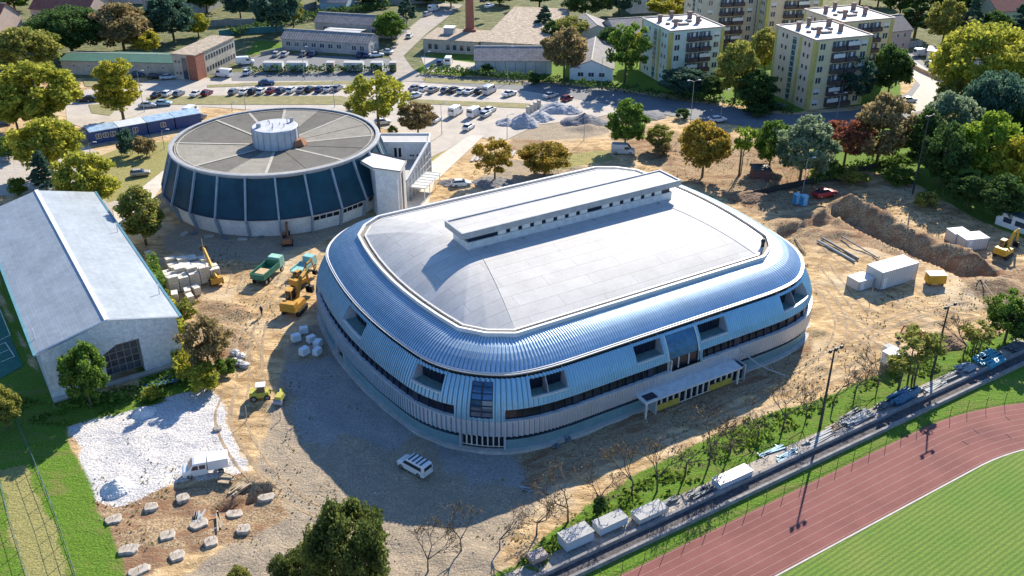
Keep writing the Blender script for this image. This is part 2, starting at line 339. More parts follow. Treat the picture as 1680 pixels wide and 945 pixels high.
M_lot = mat('light_asphalt', (0.47, 0.42, 0.36), 0.9, var=0.12, scale=0.25, fine=0.12, bscale=2.5)
M_road = mat('street_asphalt', (0.16, 0.17, 0.18), 0.85, var=0.12, scale=0.3, fine=0.1, bscale=3)
M_conc = mat('concrete', (0.50, 0.47, 0.42), 0.85, var=0.15, scale=0.8, fine=0.08, bscale=6)
M_kerb = mat('kerb_stone', (0.55, 0.52, 0.48), 0.85)
M_verge = mat('dry_verge', (0.30, 0.25, 0.12), 0.95, col2=(0.16, 0.17, 0.06), scale=0.5, fine=0.25, bscale=2.5)
M_paint = mat('road_paint', (0.75, 0.74, 0.70), 0.7)
sheet('parking_lot', [(105, 152), (250, 133), (420, 124), (640, 124), (700, 132), (860, 140), (1000, 160), (1050, 178), (960, 196), (880, 205), (820, 235), (780, 222), (700, 262), (705, 300), (660, 345), (640, 330), (650, 262), (640, 215), (560, 190), (330, 175), (330, 195), (240, 200), (150, 215), (110, 200)], 0.03, M_lot)
sheet('street', [(380, 119), (640, 116), (700, 122), (860, 133), (1010, 148), (1130, 167), (1290, 189), (1400, 182), (1462, 165), (1490, 152), (1505, 130), (1478, 108), (1455, 90), (1500, 86), (1520, 108), (1560, 140), (1530, 178), (1475, 198), (1380, 214), (1250, 210), (1130, 196), (1000, 172), (860, 149), (700, 136), (640, 132), (380, 133)], 0.06, M_road)
sheet('side_road', [(640, 134), (706, 134), (676, 112), (662, 92), (700, 55), (760, 8), (722, 5), (660, 55), (636, 88), (650, 112)], 0.08, mat('worn_asphalt', (0.36, 0.32, 0.27), 0.9, var=0.15, scale=0.4, fine=0.12, bscale=3))
sheet('yard_paving', [(395, 98), (440, 88), (640, 96), (640, 116), (395, 112)], 0.05, M_road)
sheet('factory_yard', [(690, 92), (790, 105), (790, 118), (700, 118)], 0.05, M_lot)
sheet('bright_lane', [(1478, 108), (1500, 100), (1560, 140), (1530, 178), (1475, 190), (1470, 175), (1495, 160), (1510, 140)], 0.085, mat('pale_concrete_road', (0.48, 0.44, 0.39), 0.85, var=0.1, fine=0.08, bscale=2))
for i, p in enumerate([[(240, 160), (370, 157), (560, 158), (600, 166), (560, 172), (400, 172), (240, 172)], [(670, 163), (860, 170), (950, 176), (930, 181), (860, 178), (670, 170)], [(340, 140), (420, 136), (640, 132), (640, 137), (420, 141), (340, 144)],
                       [(690, 128), (760, 130), (860, 134), (860, 140), (760, 137), (700, 136)], [(135, 130), (200, 128), (235, 140), (200, 146), (140, 142)], [(145, 172), (200, 170), (180, 190), (150, 186)]]):
    sheet('verge', p, 0.10, M_verge)
sheet('walkway', [(770, 222), (795, 222), (712, 300), (700, 345), (650, 350), (705, 268)], 0.045, mat('pale_slabs', (0.60, 0.54, 0.46), 0.9, var=0.12, scale=0.5, fine=0.1, bscale=3))
sheet('walkway', [(185, 345), (300, 255), (330, 240), (340, 250), (270, 300), (215, 380), (190, 372)], 0.045, MATS['pale_slabs'])
mk = MB()
for px0, n_, dx, py0, dy in ((372, 14, 16, 146, 0.0), (690, 10, 15, 143, 1.0)):
    for i in range(n_):
        x, y = at(px0 + i * dx, py0 + i * dy); mk.obox(x, y, R(4), 0.12, 4.6, 0.034, 0.037)
mk.build('parking_bay_markings', M_paint, kind='structure')
# running track and infield
TU = Vector((0.851, 0.525)); TN = Vector((-0.525, 0.851)); T0 = Vector((34.9, 88.3)); RO = 46.0; TC = T0 + TU * 20.6 - TN * RO
def tp(s, n_):
    """point s metres along the track's straight and n_ outwards of its outer edge; past s = 20.7 it bends"""
    s0 = 20.6
    if s <= s0: p = T0 + TU * s + TN * n_; return (p.x, p.y)
    a0 = math.atan2(TN.y, TN.x); a = a0 - (s - s0) / RO; r = RO + n_
    return (TC.x + r * math.cos(a), TC.y + r * math.sin(a))
def tl(s, n_):
    p = T0 + TU * s + TN * n_; return (p.x, p.y)
M_track = mat('red_track', (0.25, 0.088, 0.075), 0.9, col2=(0.15, 0.046, 0.04), scale=0.12, fine=0.10, bscale=6)
M_line = mat('track_paint', (0.40, 0.24, 0.20), 0.8)
ss = [-60 + 2 * i for i in range(100)]
sheet('running_track', [tp(s, 0) for s in ss] + [tp(s, -8.6) for s in ss][::-1], 0.02, M_track, True)
LW = 8.2 / 8
vs = []; fs = []
for k in range(9):
    o = -0.2 - LW * k; w = 0.022
    for s in ss: vs += [(*tp(s, o + w), 0.026), (*tp(s, o - w), 0.026)]
    b0 = k * 2 * len(ss)
    for i in range(len(ss) - 1): fs.append((b0 + 2 * i, b0 + 2 * i + 1, b0 + 2 * i + 3, b0 + 2 * i + 2))
me = bpy.data.meshes.new('track_lane_lines'); me.from_pydata(vs, [], fs); me.materials.append(M_line); o = bpy.data.objects.new('track_lane_lines', me); COL.objects.link(o); o['kind'] = 'structure'
ribbon('track_kerb_line', [tp(s, -8.75) for s in ss], 0.2, 0.05, mat('white_kerb', (0.45, 0.43, 0.40), 0.7))
mk = MB()
for s, a, b_ in ((24, -4.3, -5.3), (27.5, -3.2, -4.3), (31, -5.4, -6.4), (34, -2.2, -3.2)):
    p = tp(s, a); q = tp(s, b_); mk.tube((p[0], p[1], 0.02), (q[0], q[1], 0.02), 0.05, n=4)
mk.build('track_start_marks', M_line, kind='structure')
M_inf = mat('mown_grass', (0.105, 0.225, 0.016), 0.95, col2=(0.18, 0.25, 0.035), scale=0.11, fine=0.22, bscale=5, bump=0.4)
n = M_inf.node_tree.nodes; l = M_inf.node_tree.links
w = n.new('ShaderNodeTexWave'); w.inputs['Scale'].default_value = 0.55; w.inputs['Distortion'].default_value = 1.2; w.inputs['Detail'].default_value = 3
tcn = n.new('ShaderNodeTexCoord'); mp = n.new('ShaderNodeMapping'); mp.inputs['Rotation'].default_value = (0, 0, R(55)); l.new(tcn.outputs['Object'], mp.inputs[0]); l.new(mp.outputs[0], w.inputs[0])
bb = n['Principled BSDF']; src = bb.inputs['Base Color'].links[0].from_socket; mx = n.new('ShaderNodeMix'); mx.data_type = 'RGBA'; mx.blend_type = 'MULTIPLY'; mx.inputs[0].default_value = 0.38
l.new(src, mx.inputs[6]); l.new(w.outputs[0], mx.inputs[7]); l.new(mx.outputs[2], bb.inputs['Base Color'])
sheet('infield_grass', [tp(s, -8.9) for s in ss[:75]] + [(150, 20), (-20, 20)], 0.03, M_inf, True)
# sports court left of the warehouse
sheet('sports_court', [(-60, 500), (0, 505), (20, 560), (38, 600), (0, 622), (-60, 640)], 0.02, mat('court_green', (0.03, 0.17, 0.12), 0.85))
mk = MB()
for p, q in (((0, 508), (17, 550)), ((17, 550), (0, 558)), ((0, 566), (9, 562)), ((9, 562), (24, 585)), ((24, 585), (2, 594)), ((0, 580), (14, 574))):
    a = at(*p); b_ = at(*q); mk.tube((*a, 0.03), (*b_, 0.03), 0.06, n=4)
mk.build('court_lines', M_paint, kind='structure')
# tyre tracks pressed into the sand
M_rut = mat('rutted_sand', (0.25, 0.18, 0.11), 0.95, col2=(0.42, 0.31, 0.19), scale=2.5, fine=0.2, bscale=7)
for pts in ([(398, 630), (392, 690), (420, 750), (465, 805), (520, 838), (600, 850)], [(1345, 470), (1400, 540), (1440, 580), (1380, 610), (1290, 650), (1180, 690)], [(1350, 430), (1420, 520), (1460, 560), (1500, 560)],
            [(1200, 665), (1290, 620), (1380, 575), (1480, 520), (1600, 500)], [(420, 600), (425, 540), (460, 480), (500, 440), (520, 410)], [(400, 620), (400, 560), (430, 500), (470, 450)], [(1330, 380), (1400, 440), (1500, 500), (1600, 520)], [(860, 775), (960, 735), (1080, 690), (1200, 640), (1330, 585)], [(900, 790), (1000, 745), (1120, 700), (1250, 640)], [(380, 640), (365, 690), (400, 760), (455, 815)], [(1360, 480), (1380, 540), (1340, 600), (1240, 650)], [(1370, 520), (1450, 540), (1540, 520)], [(1100, 240), (1180, 260), (1250, 300), (1330, 360)], [(350, 520), (410, 560), (420, 620)], [(480, 430), (400, 440), (380, 480)]):
    P = W(pts); Q = []
    for i in range(len(P) - 1):           # smooth the path
        p0 = P[max(0, i - 1)]; p1 = P[i]; p2 = P[i + 1]; p3 = P[min(len(P) - 1, i + 2)]
        for k in range(6):
            t = k / 6; Q.append(tuple(0.5 * (2 * p1[j] + (p2[j] - p0[j]) * t + (2 * p0[j] - 5 * p1[j] + 4 * p2[j] - p3[j]) * t * t + (3 * p1[j] - p0[j] - 3 * p2[j] + p3[j]) * t ** 3) for j in (0, 1)))
    Q.append(P[-1])
    for off in (-0.9, 0.9):
        Z = []
        for i, (x, y) in enumerate(Q):
            a = Q[max(0, i - 1)]; c_ = Q[min(len(Q) - 1, i + 1)]; dx, dy = c_[0] - a[0], c_[1] - a[1]; L = math.hypot(dx, dy) or 1; Z.append((x - dy / L * off, y + dx / L * off))
        ribbon('tyre_track', Z, 0.34, -0.012, M_rut, follow=True)

# ================================================================== the sports arena
AC = (7.75, 131.15); AY = math.atan2(0.515, 0.857)
M_zinc = mat('ribbed_zinc', (0.50, 0.64, 0.76), 0.42, 0.65, var=0.08, scale=0.35, fine=0.05, bscale=3)
M_zinc3 = mat('sky_tinted_zinc', (0.27, 0.50, 0.66), 0.45, 0.5, var=0.08, scale=0.35)  # reflected sky is put into this zinc's base colour as blue
M_ribshade = mat('rib_shade', (0.13, 0.24, 0.33), 0.7)
M_zinc2 = mat('ribbed_zinc_wall', (0.62, 0.63, 0.67), 0.45, 0.55, var=0.08, scale=0.35)
M_memb = joints(mat('roof_membrane', (0.54, 0.53, 0.51), 0.62, var=0.09, scale=0.35, fine=0.06, bscale=4, spec=0.25), 12.0, 2.1, 0.42, 0.035, 0.0, 0.5)
M_cop = mat('coping_metal', (0.72, 0.71, 0.68), 0.5, 0.2, var=0.05)
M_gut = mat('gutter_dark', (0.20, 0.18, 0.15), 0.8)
M_glass = mat('dark_glass', (0.015, 0.022, 0.04), 0.12, 0.0, var=0.4, scale=0.8, spec=0.3)
M_bglass = mat('blue_glass', (0.03, 0.10, 0.20), 0.12, 0.3, var=0.4, scale=0.5, spec=0.8)
M_frame = mat('frame_grey', (0.35, 0.37, 0.40), 0.5, 0.4)
M_navy = mat('navy_frame', (0.02, 0.04, 0.08), 0.4, 0.3)
M_cream = mat('cream_frame', (0.70, 0.66, 0.56), 0.7)
M_yel = mat('yellow_panel', (0.50, 0.36, 0.06), 0.6)
M_whitep = mat('white_paint', (0.74, 0.74, 0.72), 0.7, var=0.06, scale=0.6)
def polyline_closed(quarter):
    q = quarter; r = [(a, -b) for a, b in q]
    pts = [(a, b) for a, b in q]                                   # bottom right: from (0,-) to (+,0)
    pts += [(a, -b) for a, b in q[::-1][1:]]                       # top right
    pts += [(-a, -b) for a, b in q[1:]]                            # top left
    pts += [(-a, b) for a, b in q[::-1][1:-1]]
    return pts
def resample(P, n):
    P = [Vector(p) for p in P]; P.append(P[0]); L = [0]
    for a, b in zip(P, P[1:]): L.append(L[-1] + (b - a).length)
    out = []; j = 0
    for i in range(n):
        d = L[-1] * i / n
        while L[j + 1] < d: j += 1
        t = (d - L[j]) / (L[j + 1] - L[j]); out.append(P[j].lerp(P[j + 1], t))
    return out
ROOFQ = [(0, -21.2), (10, -21.2), (21.2, -21.2), (24.4, -19.2), (26.7, -16.2), (27.5, -12.0), (28.1, -7.5), (28.4, -3.6), (28.5, 0)]
RP = polyline_closed(ROOFQ)
def chaikin(P, k):
    for _ in range(k):
        Q = []
        for i in range(len(P)):
            a = Vector(P[i]); b = Vector(P[(i + 1) % len(P)]); Q += [a.lerp(b, 0.25), a.lerp(b, 0.75)]
        P = Q
    return P
NP = 1920
CB = resample(chaikin(RP, 3), NP)
# smooth normals, so that the flat sides turn gently into the ends
nrm = []
for i in range(NP):
    t = CB[(i + 1) % NP] - CB[i - 1]; nrm.append(Vector((t.y, -t.x)).normalized())
K = 26; NR = []
for i in range(NP):
    s_ = Vector((0, 0))
    for j in range(-K, K + 1, 2): s_ += nrm[(i + j) % NP]
    NR.append(s_.normalized())
def interp(tab, z):
    for (z0, d0), (z1, d1) in zip(tab, tab[1:]):
        if z0 >= z >= z1: return d0 + (d1 - d0) * (z0 - z) / (z0 - z1)
    return tab[-1][1]
DT = [(9.9, 5.05), (9.3, 5.5), (8.2, 6.2), (7.2, 6.7), (6.2, 7.02), (5.4, 7.2), (4.6, 7.3), (3.4, 7.35), (0, 7.35)]
def ap(i, d, z): p = CB[i % NP] + NR[i % NP] * d; return (p.x, p.y, z)
cA, sA = math.cos(AY), math.sin(AY)
def aworld(p): return (AC[0] + p[0] * cA - p[1] * sA, AC[1] + p[0] * sA + p[1] * cA, p[2])
def idx_at(px, z, d=None):
    """rib index on the visible side whose place is at photo column px"""
    best = None; d = interp(DT, z) if d is None else d
    for i in range(0, NP, 2):
        w = aworld(ap(i, d, z)); nw = (NR[i].x * cA - NR[i].y * sA, NR[i].x * sA + NR[i].y * cA)
        if nw[0] * -w[0] + nw[1] * -w[1] < 0.5: continue
        e = abs(prx(*w)[0] - px)
        if best is None or e < best[0]: best = (e, i)
    return best[1] // 4 * 4
arena = thing('sports_arena', 'large oval sports hall with white domed roof, sky-tinted ribbed metal cladding and dark ribbon windows', 'sports hall', (AC[0], AC[1], 0), AY)
def shell(name, m, rows, rib, skip=None, ids=None, smooth=False):
    """rows: [(d, z)]; every fourth column stands proud as a rib"""
    nr = len(rows); ids = ids or list(range(NP + 1)); vs = []; fs = []
    for i in ids:
        r = rib if (i % 4) in (0, 1) else 0.0
        for k, (d, z) in enumerate(rows): vs.append(ap(i, d + r, z + (r * 0.7 if d < 5.1 else 0)))
    for q in range(len(ids) - 1):
        i = ids[q]
        for k in range(nr - 1):
            if skip and skip(i % NP, (rows[k][1] + rows[k + 1][1]) / 2): continue
            fs.append((q * nr + k, (q + 1) * nr + k, (q + 1) * nr + k + 1, q * nr + k + 1))
    me = bpy.data.meshes.new(name); me.from_pydata(vs, [], fs); me.materials.append(m); o = bpy.data.objects.new(name, me); COL.objects.link(o); o.parent = arena
    if rib > .08:                                            # shade between ribs, put into the colour of one flank
        me.materials.append(M_ribshade); me.polygons.foreach_set('material_index', [1 if (f[0] // nr) % 4 == 1 else 0 for f in fs])
    bm = bmesh.new(); bm.from_mesh(me); bmesh.ops.delete(bm, geom=[v for v in bm.verts if not v.link_faces], context='VERTS'); bm.to_mesh(me); bm.free()
    return o
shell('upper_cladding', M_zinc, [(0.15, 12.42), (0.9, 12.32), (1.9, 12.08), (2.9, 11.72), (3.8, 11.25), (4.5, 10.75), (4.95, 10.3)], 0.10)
shell('eaves_gutter', M_zinc2, [(4.9, 10.36), (5.2, 10.40), (5.24, 10.2), (5.24, 9.98), (5.0, 9.96), (4.7, 9.95)], 0.0)
shell('eaves_gutter', M_cop, [(5.3, 10.28), (5.42, 10.28), (5.42, 10.16), (5.3, 10.16)], 0.0)
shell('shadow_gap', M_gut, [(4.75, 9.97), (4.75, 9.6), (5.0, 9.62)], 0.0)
def rng(a, b): return (a, b) if a <= b else (a, b + NP)
def inr(i, r): return r[0] <= i < r[1] or r[0] <= i + NP < r[1]
STRIP = [rng(idx_at(516, 5.4), idx_at(748, 5.4)), rng(idx_at(832, 5.4), idx_at(1103, 5.4)), rng(idx_at(1153, 5.4), idx_at(1339, 5.4) + 24)]
TALL = [rng(idx_at(771, 7), idx_at(812, 7)), rng(idx_at(1096, 7), idx_at(1148, 7))]
DORM = [rng(idx_at(570, 8.3), idx_at(598, 8.3)), rng(idx_at(684, 8.3), idx_at(731, 8.3)), rng(idx_at(869, 8.3), idx_at(899, 8.3)), rng(idx_at(901, 8.3), idx_at(929, 8.3)),
        rng(idx_at(1043, 8.3), idx_at(1088, 8.3)), rng(idx_at(1146, 8.3), idx_at(1190, 8.3)), rng(idx_at(1283, 8.3), idx_at(1301, 8.3)), rng(idx_at(1303, 8.3), idx_at(1320, 8.3))]
def cut(i, z):
    if 4.6 < z < 6.2: 
        for r in STRIP:
            if inr(i, r): return True
    if 7.2 < z < 9.3:
        for r in DORM:
            if inr(i, r): return True
    if 4.6 < z < 9.3 and inr(i, TALL[1]): return True
    if 5.0 < z < 9.3 and inr(i, TALL[0]): return True
    return False
zr = [9.62, 9.3, 8.75, 8.2, 7.7, 7.2, 6.7, 6.2, 5.8, 5.4, 5.0, 4.6]
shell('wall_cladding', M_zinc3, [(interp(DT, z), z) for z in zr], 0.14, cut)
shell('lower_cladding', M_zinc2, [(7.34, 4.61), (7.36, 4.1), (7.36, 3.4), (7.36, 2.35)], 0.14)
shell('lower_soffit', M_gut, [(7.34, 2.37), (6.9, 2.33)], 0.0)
def band(name, m, r, rows, close=False, step=4):
    ids = list(range(r[0], r[1] + 1, step)); ids = ids if ids[-1] == r[1] else ids + [r[1]]
    vs = []; fs = []; nr = len(rows)
    for i in ids:
        for d, z in rows: vs.append(ap(i, d, z))
    for q in range(len(ids) - 1):
        for k in range(nr - 1): fs.append((q * nr + k, (q + 1) * nr + k, (q + 1) * nr + k + 1, q * nr + k + 1))
    if close:
        fs.append(tuple(range(nr))); fs.append(tuple((len(ids) - 1) * nr + k for k in range(nr))[::-1])
    me = bpy.data.meshes.new(name); me.from_pydata(vs, [], fs); me.materials.append(m); o = bpy.data.objects.new(name, me); COL.objects.link(o); o.parent = arena; return o
def post(mb, i, d0, d1, z0, z1, w):
    a = Vector(ap(i, d0, 0)); b = Vector(ap(i, d1, 0)); t = Vector((-(b - a).y, (b - a).x, 0)).normalized() * w / 2
    P = [a - t, a + t, b + t, b - t]; mb.prism([(p.x, p.y) for p in P], z0, z1)
M_lip = mat('white_trim', (0.66, 0.66, 0.64), 0.55, 0.1)
for r in STRIP:
    g = band('ribbon_window', M_glass, r, [(6.62, 6.25), (6.85, 4.55)])
    f = band('window_head', M_lip, r, [(6.5, 6.24), (7.08, 6.22), (7.08, 6.16), (6.5, 6.17)], True); f.parent = g
    f = band('window_sill', M_lip, r, [(6.7, 4.57), (7.42, 4.57), (7.42, 4.66), (6.7, 4.64)], True); f.parent = g
    mb = MB(); j = 0
    for i in range(r[0] + 14, r[1] - 8, 14):
        j += 1; wd = 0.9 if j % 9 == 5 else 0.10
        post(mb, i, 6.55, 6.98, 4.62, 6.18, wd)
    if mb.v: o = mb.build('mullion', M_navy, g)
    mb = MB()
    for i in (r[0], r[1]): post(mb, i, 6.45, 7.2, 4.62, 6.2, 0.12)
    mb.build('window_jamb', M_lip, g)
M_teal = mat('terrace_floor', (0.16, 0.26, 0.24), 0.9, var=0.2, scale=2)
for r in DORM:
    g = band('recessed_terrace', M_teal, r, [(4.9, 7.24), (6.72, 7.22)])
    w_ = band('terrace_window', M_glass, r, [(4.9, 9.6), (4.9, 7.3)]); w_.parent = g
    f = band('parapet', M_lip, r, [(6.5, 7.2), (6.5, 7.34), (6.86, 7.34), (6.86, 7.2)], True); f.parent = g
    mb = MB()
    for i in (r[0], r[1]):
        a0 = ap(i, 4.8, 7.2); 
        c = [ap(i, 4.8, 7.2), ap(i, 6.74, 7.2), ap(i, 6.24, 8.2), ap(i, 5.54, 9.3), ap(i, 5.1, 9.62), ap(i, 4.8, 9.62)]
        t = Vector(ap(i + 4, 6, 0)) - Vector(ap(i, 6, 0)); t = t.normalized() * 0.06
        A_ = [tuple(Vector(p) - t) for p in c]; B_ = [tuple(Vector(p) + t) for p in c]; n_ = 6
        mb.add(A_ + B_, [tuple(range(n_)), tuple(range(n_, 2 * n_))[::-1]] + [(q, (q + 1) % n_, n_ + (q + 1) % n_, n_ + q) for q in range(n_)])
    mb.build('side_wall', M_zinc2, g)
    mb = MB()
    for i in range(r[0] + 12, r[1] - 6, 12): post(mb, i, 4.88, 5.0, 7.3, 9.6, 0.09)
    if mb.v: mb.build('mullion', M_navy, g)
g = band('stair_glazing', M_bglass, TALL[0], [(interp(DT, z) - 0.12, z) for z in (9.4, 8.2, 7.2, 6.2, 5.0)])
mb = MB()
r = TALL[0]
for i in (r[0], (r[0] + r[1]) // 2, r[1]):
    for z0, z1 in zip((9.4, 8.2, 7.2, 6.2), (8.2, 7.2, 6.2, 5.0)): mb.tube(ap(i, interp(DT, z0) - 0.05, z0), ap(i, interp(DT, z1) - 0.05, z1), 0.09, n=4)
for z in np.linspace(5.0, 9.4, 7):
    for i in range(r[0], r[1] - 3, 4): mb.tube(ap(i, interp(DT, z) - 0.05, z), ap(i + 4, interp(DT, z) - 0.05, z), 0.07, n=4)
mb.build('glazing_bars', mat('navy_frame', (0.02, 0.04, 0.08), 0.4, 0.3), g)
g = band('entrance_glazing', mat('tinted_glass', (0.05, 0.16, 0.28), 0.25, 0.2, var=0.3, scale=1.2), TALL[1], [(interp(DT, z) - 0.1, z) for z in (9.4, 8.2, 7.2, 6.25)])
g2 = band('entrance_glazing', M_glass, TALL[1], [(6.85, 6.25), (6.95, 4.6)])
mb = MB(); r = TALL[1]
for i in (r[0], (r[0] * 2 + r[1]) // 3, (r[0] + r[1] * 2) // 3, r[1]): post(mb, i, 6.7, 7.05, 4.6, 6.3, 0.12)
for i in (r[0], r[1]):
    for z0, z1 in zip((9.4, 8.2, 7.2), (8.2, 7.2, 6.2)): mb.tube(ap(i, interp(DT, z0), z0), ap(i, interp(DT, z1), z1), 0.13, n=4)
mb.build('glazing_bars', M_lip, g)
# ground storey
M_teal2 = mat('ribbed_teal_plinth', (0.20, 0.34, 0.38), 0.5, 0.3, var=0.1, scale=0.5)
DOOR = [rng(idx_at(757, 1, 6.9), idx_at(829, 1, 6.9)), rng(idx_at(1062, 1, 6.9), idx_at(1204, 1, 6.9)), rng(idx_at(556, 1, 6.9), idx_at(569, 1, 6.9))]
shell('ground_wall', M_teal2, [(7.1, 1.65), (7.1, 1.1), (7.1, 0.0)], 0.05, lambda i, z: any(inr(i, r) for r in DOOR))
shell('ground_window', M_glass, [(6.85, 2.4), (6.85, 1.6)], 0.0, lambda i, z: any(inr(i, r) for r in DOOR))
shell('plinth_sill', M_teal2, [(6.85, 1.63), (7.16, 1.66), (7.18, 1.56)], 0.0, lambda i, z: any(inr(i, r) for r in DOOR))
shell('plinth', M_conc, [(7.05, 0.30), (7.75, 0.26), (7.78, -0.3)], 0.0)
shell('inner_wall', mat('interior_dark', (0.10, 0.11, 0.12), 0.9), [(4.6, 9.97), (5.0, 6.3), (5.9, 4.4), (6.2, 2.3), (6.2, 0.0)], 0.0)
for r, cols in ((DOOR[0], 8), (DOOR[1], 15), (DOOR[2], 2)):
    D0 = 8.75 if cols == 15 else 6.65
    g = band('entrance', M_glass, r, [(D0 - .1, 2.5), (D0 - .1, 0.25)])
    mb = MB(); ids = [int(r[0] + (r[1] - r[0]) * k / cols) for k in range(cols + 1)]
    for k, i in enumerate(ids): post(mb, i, D0 - .15, D0 + .1, 0.25, 2.5, 0.16)
    for k in range(cols):
        for z in (0.3, 2.2): mb.tube(ap(ids[k], D0, z), ap(ids[k + 1], D0, z), 0.07, n=4)
    mb.build('door_frame', M_cream, g)
    if cols == 15:
        for rr in ((ids[0], ids[4]), (ids[9], ids[13])):
            o = band('yellow_panel', M_yel, rr, [(D0 + .03, 1.25), (D0 + .14, 1.25), (D0 + .14, 0.28), (D0 + .03, 0.28)], True); o.parent = g
    for i in (r[0], r[1]):
        mb = MB(); post(mb, i, 6.0, D0 + .3 if cols == 15 else 7.3, 0.0, 2.36 if cols < 15 else 2.6, 0.25); mb.build('side_wall', M_zinc2, g)
r = rng(idx_at(1055, 2.6, 8.6), idx_at(1212, 2.6, 8.6))
cp = band('canopy', M_lip, r, [(7.3, 3.05), (9.5, 2.85), (9.5, 2.62), (7.3, 2.7)], True)
mb = MB(); 
for i in (r[0] + 4, r[1] - 4): post(mb, i, 9.1, 9.35, 0, 2.65, 0.2)
mb.build('canopy_post', M_cream, cp)
mb = MB(); post(mb, r[0] + 14, 8.0, 9.2, 2.95, 3.03, 1.8); mb.build('rooflight', M_glass, cp)
mb = MB(); mb.obox(0, 0, 0, 1, 1, 0, 0.1); 
# roof parapet, gutter and domed membrane
RS = resample(RP, 480)
def rn(i):
    t = RS[(i + 1) % 480] - RS[i - 1]; return Vector((t.y, -t.x)).normalized()
def ring(name, m, rows):
    vs = []; fs = []; nr = len(rows)
    for i in range(480):
        nn = rn(i)
        for d, z in rows: p = RS[i] + nn * d; vs.append((p.x, p.y, z))
    for i in range(480):
        for k in range(nr - 1): fs.append((i * nr + k, ((i + 1) % 480) * nr + k, ((i + 1) % 480) * nr + k + 1, i * nr + k + 1))
    me = bpy.data.meshes.new(name); me.from_pydata(vs, [], fs); me.materials.append(m); o = bpy.data.objects.new(name, me); COL.objects.link(o); o.parent = arena; return o
ring('parapet', M_cop, [(0.12, 12.2), (0.18, 12.95), (0.18, 13.05), (-0.16, 13.05), (-0.18, 12.7)])
ring('roof_gutter', M_gut, [(-0.2, 12.72), (-0.85, 12.7)])
ring('gutter_edge', M_cop, [(-0.85, 12.66), (-0.85, 12.92), (-1.05, 12.94), (-1.05, 12.7)])
RI = []
for i in range(480): RI.append(RS[i] - rn(i) * 1.0)
vs = []; fs = []; NK = 16; RL = 15.6
def rz(t): return 12.82 + 2.95 * (1 - t ** 2.3)
KN = [Vector(p) for p in RP]
for i in range(480):
    p = RI[i]; c = Vector((max(-RL, min(RL, p.x)) if abs(p.x) <= 21.3 and abs(p.y) > 19 else math.copysign(RL, p.x), 0.0))
    if abs(p.y) > 19 and abs(p.x) <= 21.3: c.x = p.x * RL / 21.3
    for k in range(NK + 1):
        t = k / NK; q = c.lerp(p, t); vs.append((q.x, q.y, rz(t)))
for i in range(480):
    j = (i + 1) % 480
    for k in range(NK): fs.append((i * (NK + 1) + k, i * (NK + 1) + k + 1, j * (NK + 1) + k + 1, j * (NK + 1) + k))
me = bpy.data.meshes.new('roof'); me.from_pydata(vs, [], fs); me.materials.append(M_memb); me.polygons.foreach_set('use_smooth', [True] * len(fs))
kk = {min(range(480), key=lambda i: (RS[i] - Vector(q)).length) for q in ((21.2, -21.2), (-21.2, -21.2), (21.2, 21.2), (-21.2, 21.2))}
for e in me.edges:
    a_, b_ = e.vertices
    if a_ // (NK + 1) == b_ // (NK + 1) and a_ // (NK + 1) in kk: e.use_edge_sharp = True
ro = bpy.data.objects.new('roof', me); COL.objects.link(ro); ro.parent = arena
mb = MB()
for (a, b) in ((20.7, -20.1), (-20.7, -20.1)):     # welted hips
    for k in range(NK):
        t0, t1 = k / NK, (k + 1) / NK; ca = math.copysign(RL, a)
        mb.tube((ca + (a - ca) * t0, b * t0, rz(t0) + .01), (ca + (a - ca) * t1, b * t1, rz(t1) + .01), 0.06, n=4)
mb.build('roof_welt', M_memb, ro)
# rooftop light monitor
mb = MB(); mb.box(-17.6, 19.2, -2.2, 2.3, 14.6, 16.85); mon = mb.build('roof_monitor', mat('monitor_plinth', (0.62, 0.63, 0.63), 0.6), arena)
mb = MB(); mb.box(-17.3, 18.9, -1.95, 2.05, 16.85, 17.75); mb.build('monitor_glazing', M_glass, mon)
mb = MB(); mb.box(-18.7, 20.6, -2.6, 2.7, 17.72, 18.45)
mb.box(-18.7, 20.6, -2.6, -2.35, 18.45, 18.68); mb.box(-18.7, 20.6, 2.45, 2.7, 18.45, 18.68); mb.box(-18.7, -18.4, -2.35, 2.45, 18.45, 18.68); mb.box(20.3, 20.6, -2.35, 2.45, 18.45, 18.68)
mb.build('monitor_roof', mat('fascia_shade', (0.36, 0.38, 0.40), .6), mon)  # shade on the fascia is put into this darker grey
mb = MB(); mb.box(-18.4, 20.3, -2.35, 2.45, 18.45, 18.5); mb.build('monitor_membrane', M_memb, mon)
for i in range(15):
    if i == 8: continue
    x = -12.6 + i * 2.03; mb = MB(); mb.box(x, x + 1.3, -2.12, -1.97, 16.9, 17.68)
    for q in range(3): mb.box(x + 0.08, x + 1.22, -2.17, -2.12, 16.98 + q * 0.24, 17.1 + q * 0.24)
    mb.build('louvre_panel', M_whitep, mon)
for i in range(6):
    mb = MB(); x = -15 + i * 6.2; mb.tube((x, -2.9, 15.3), (x, -2.9, 15.85), 0.09); mb.box(x - .14, x + .14, -3.04, -2.76, 15.8, 15.9); mb.build('roof_outlet', M_frame, ro)
mb = MB(); mb.lathe([(0.28, 0), (0.25, 0.5), (0.36, 0.95), (0.2, 1.25)], 23.4, -18.6, 10); mb.v = [(x, y, z + 12.95) for x, y, z in mb.v]; mb.build('roof_vent', mat('black_rubber', (0.02, 0.02, 0.02), 0.7), ro)

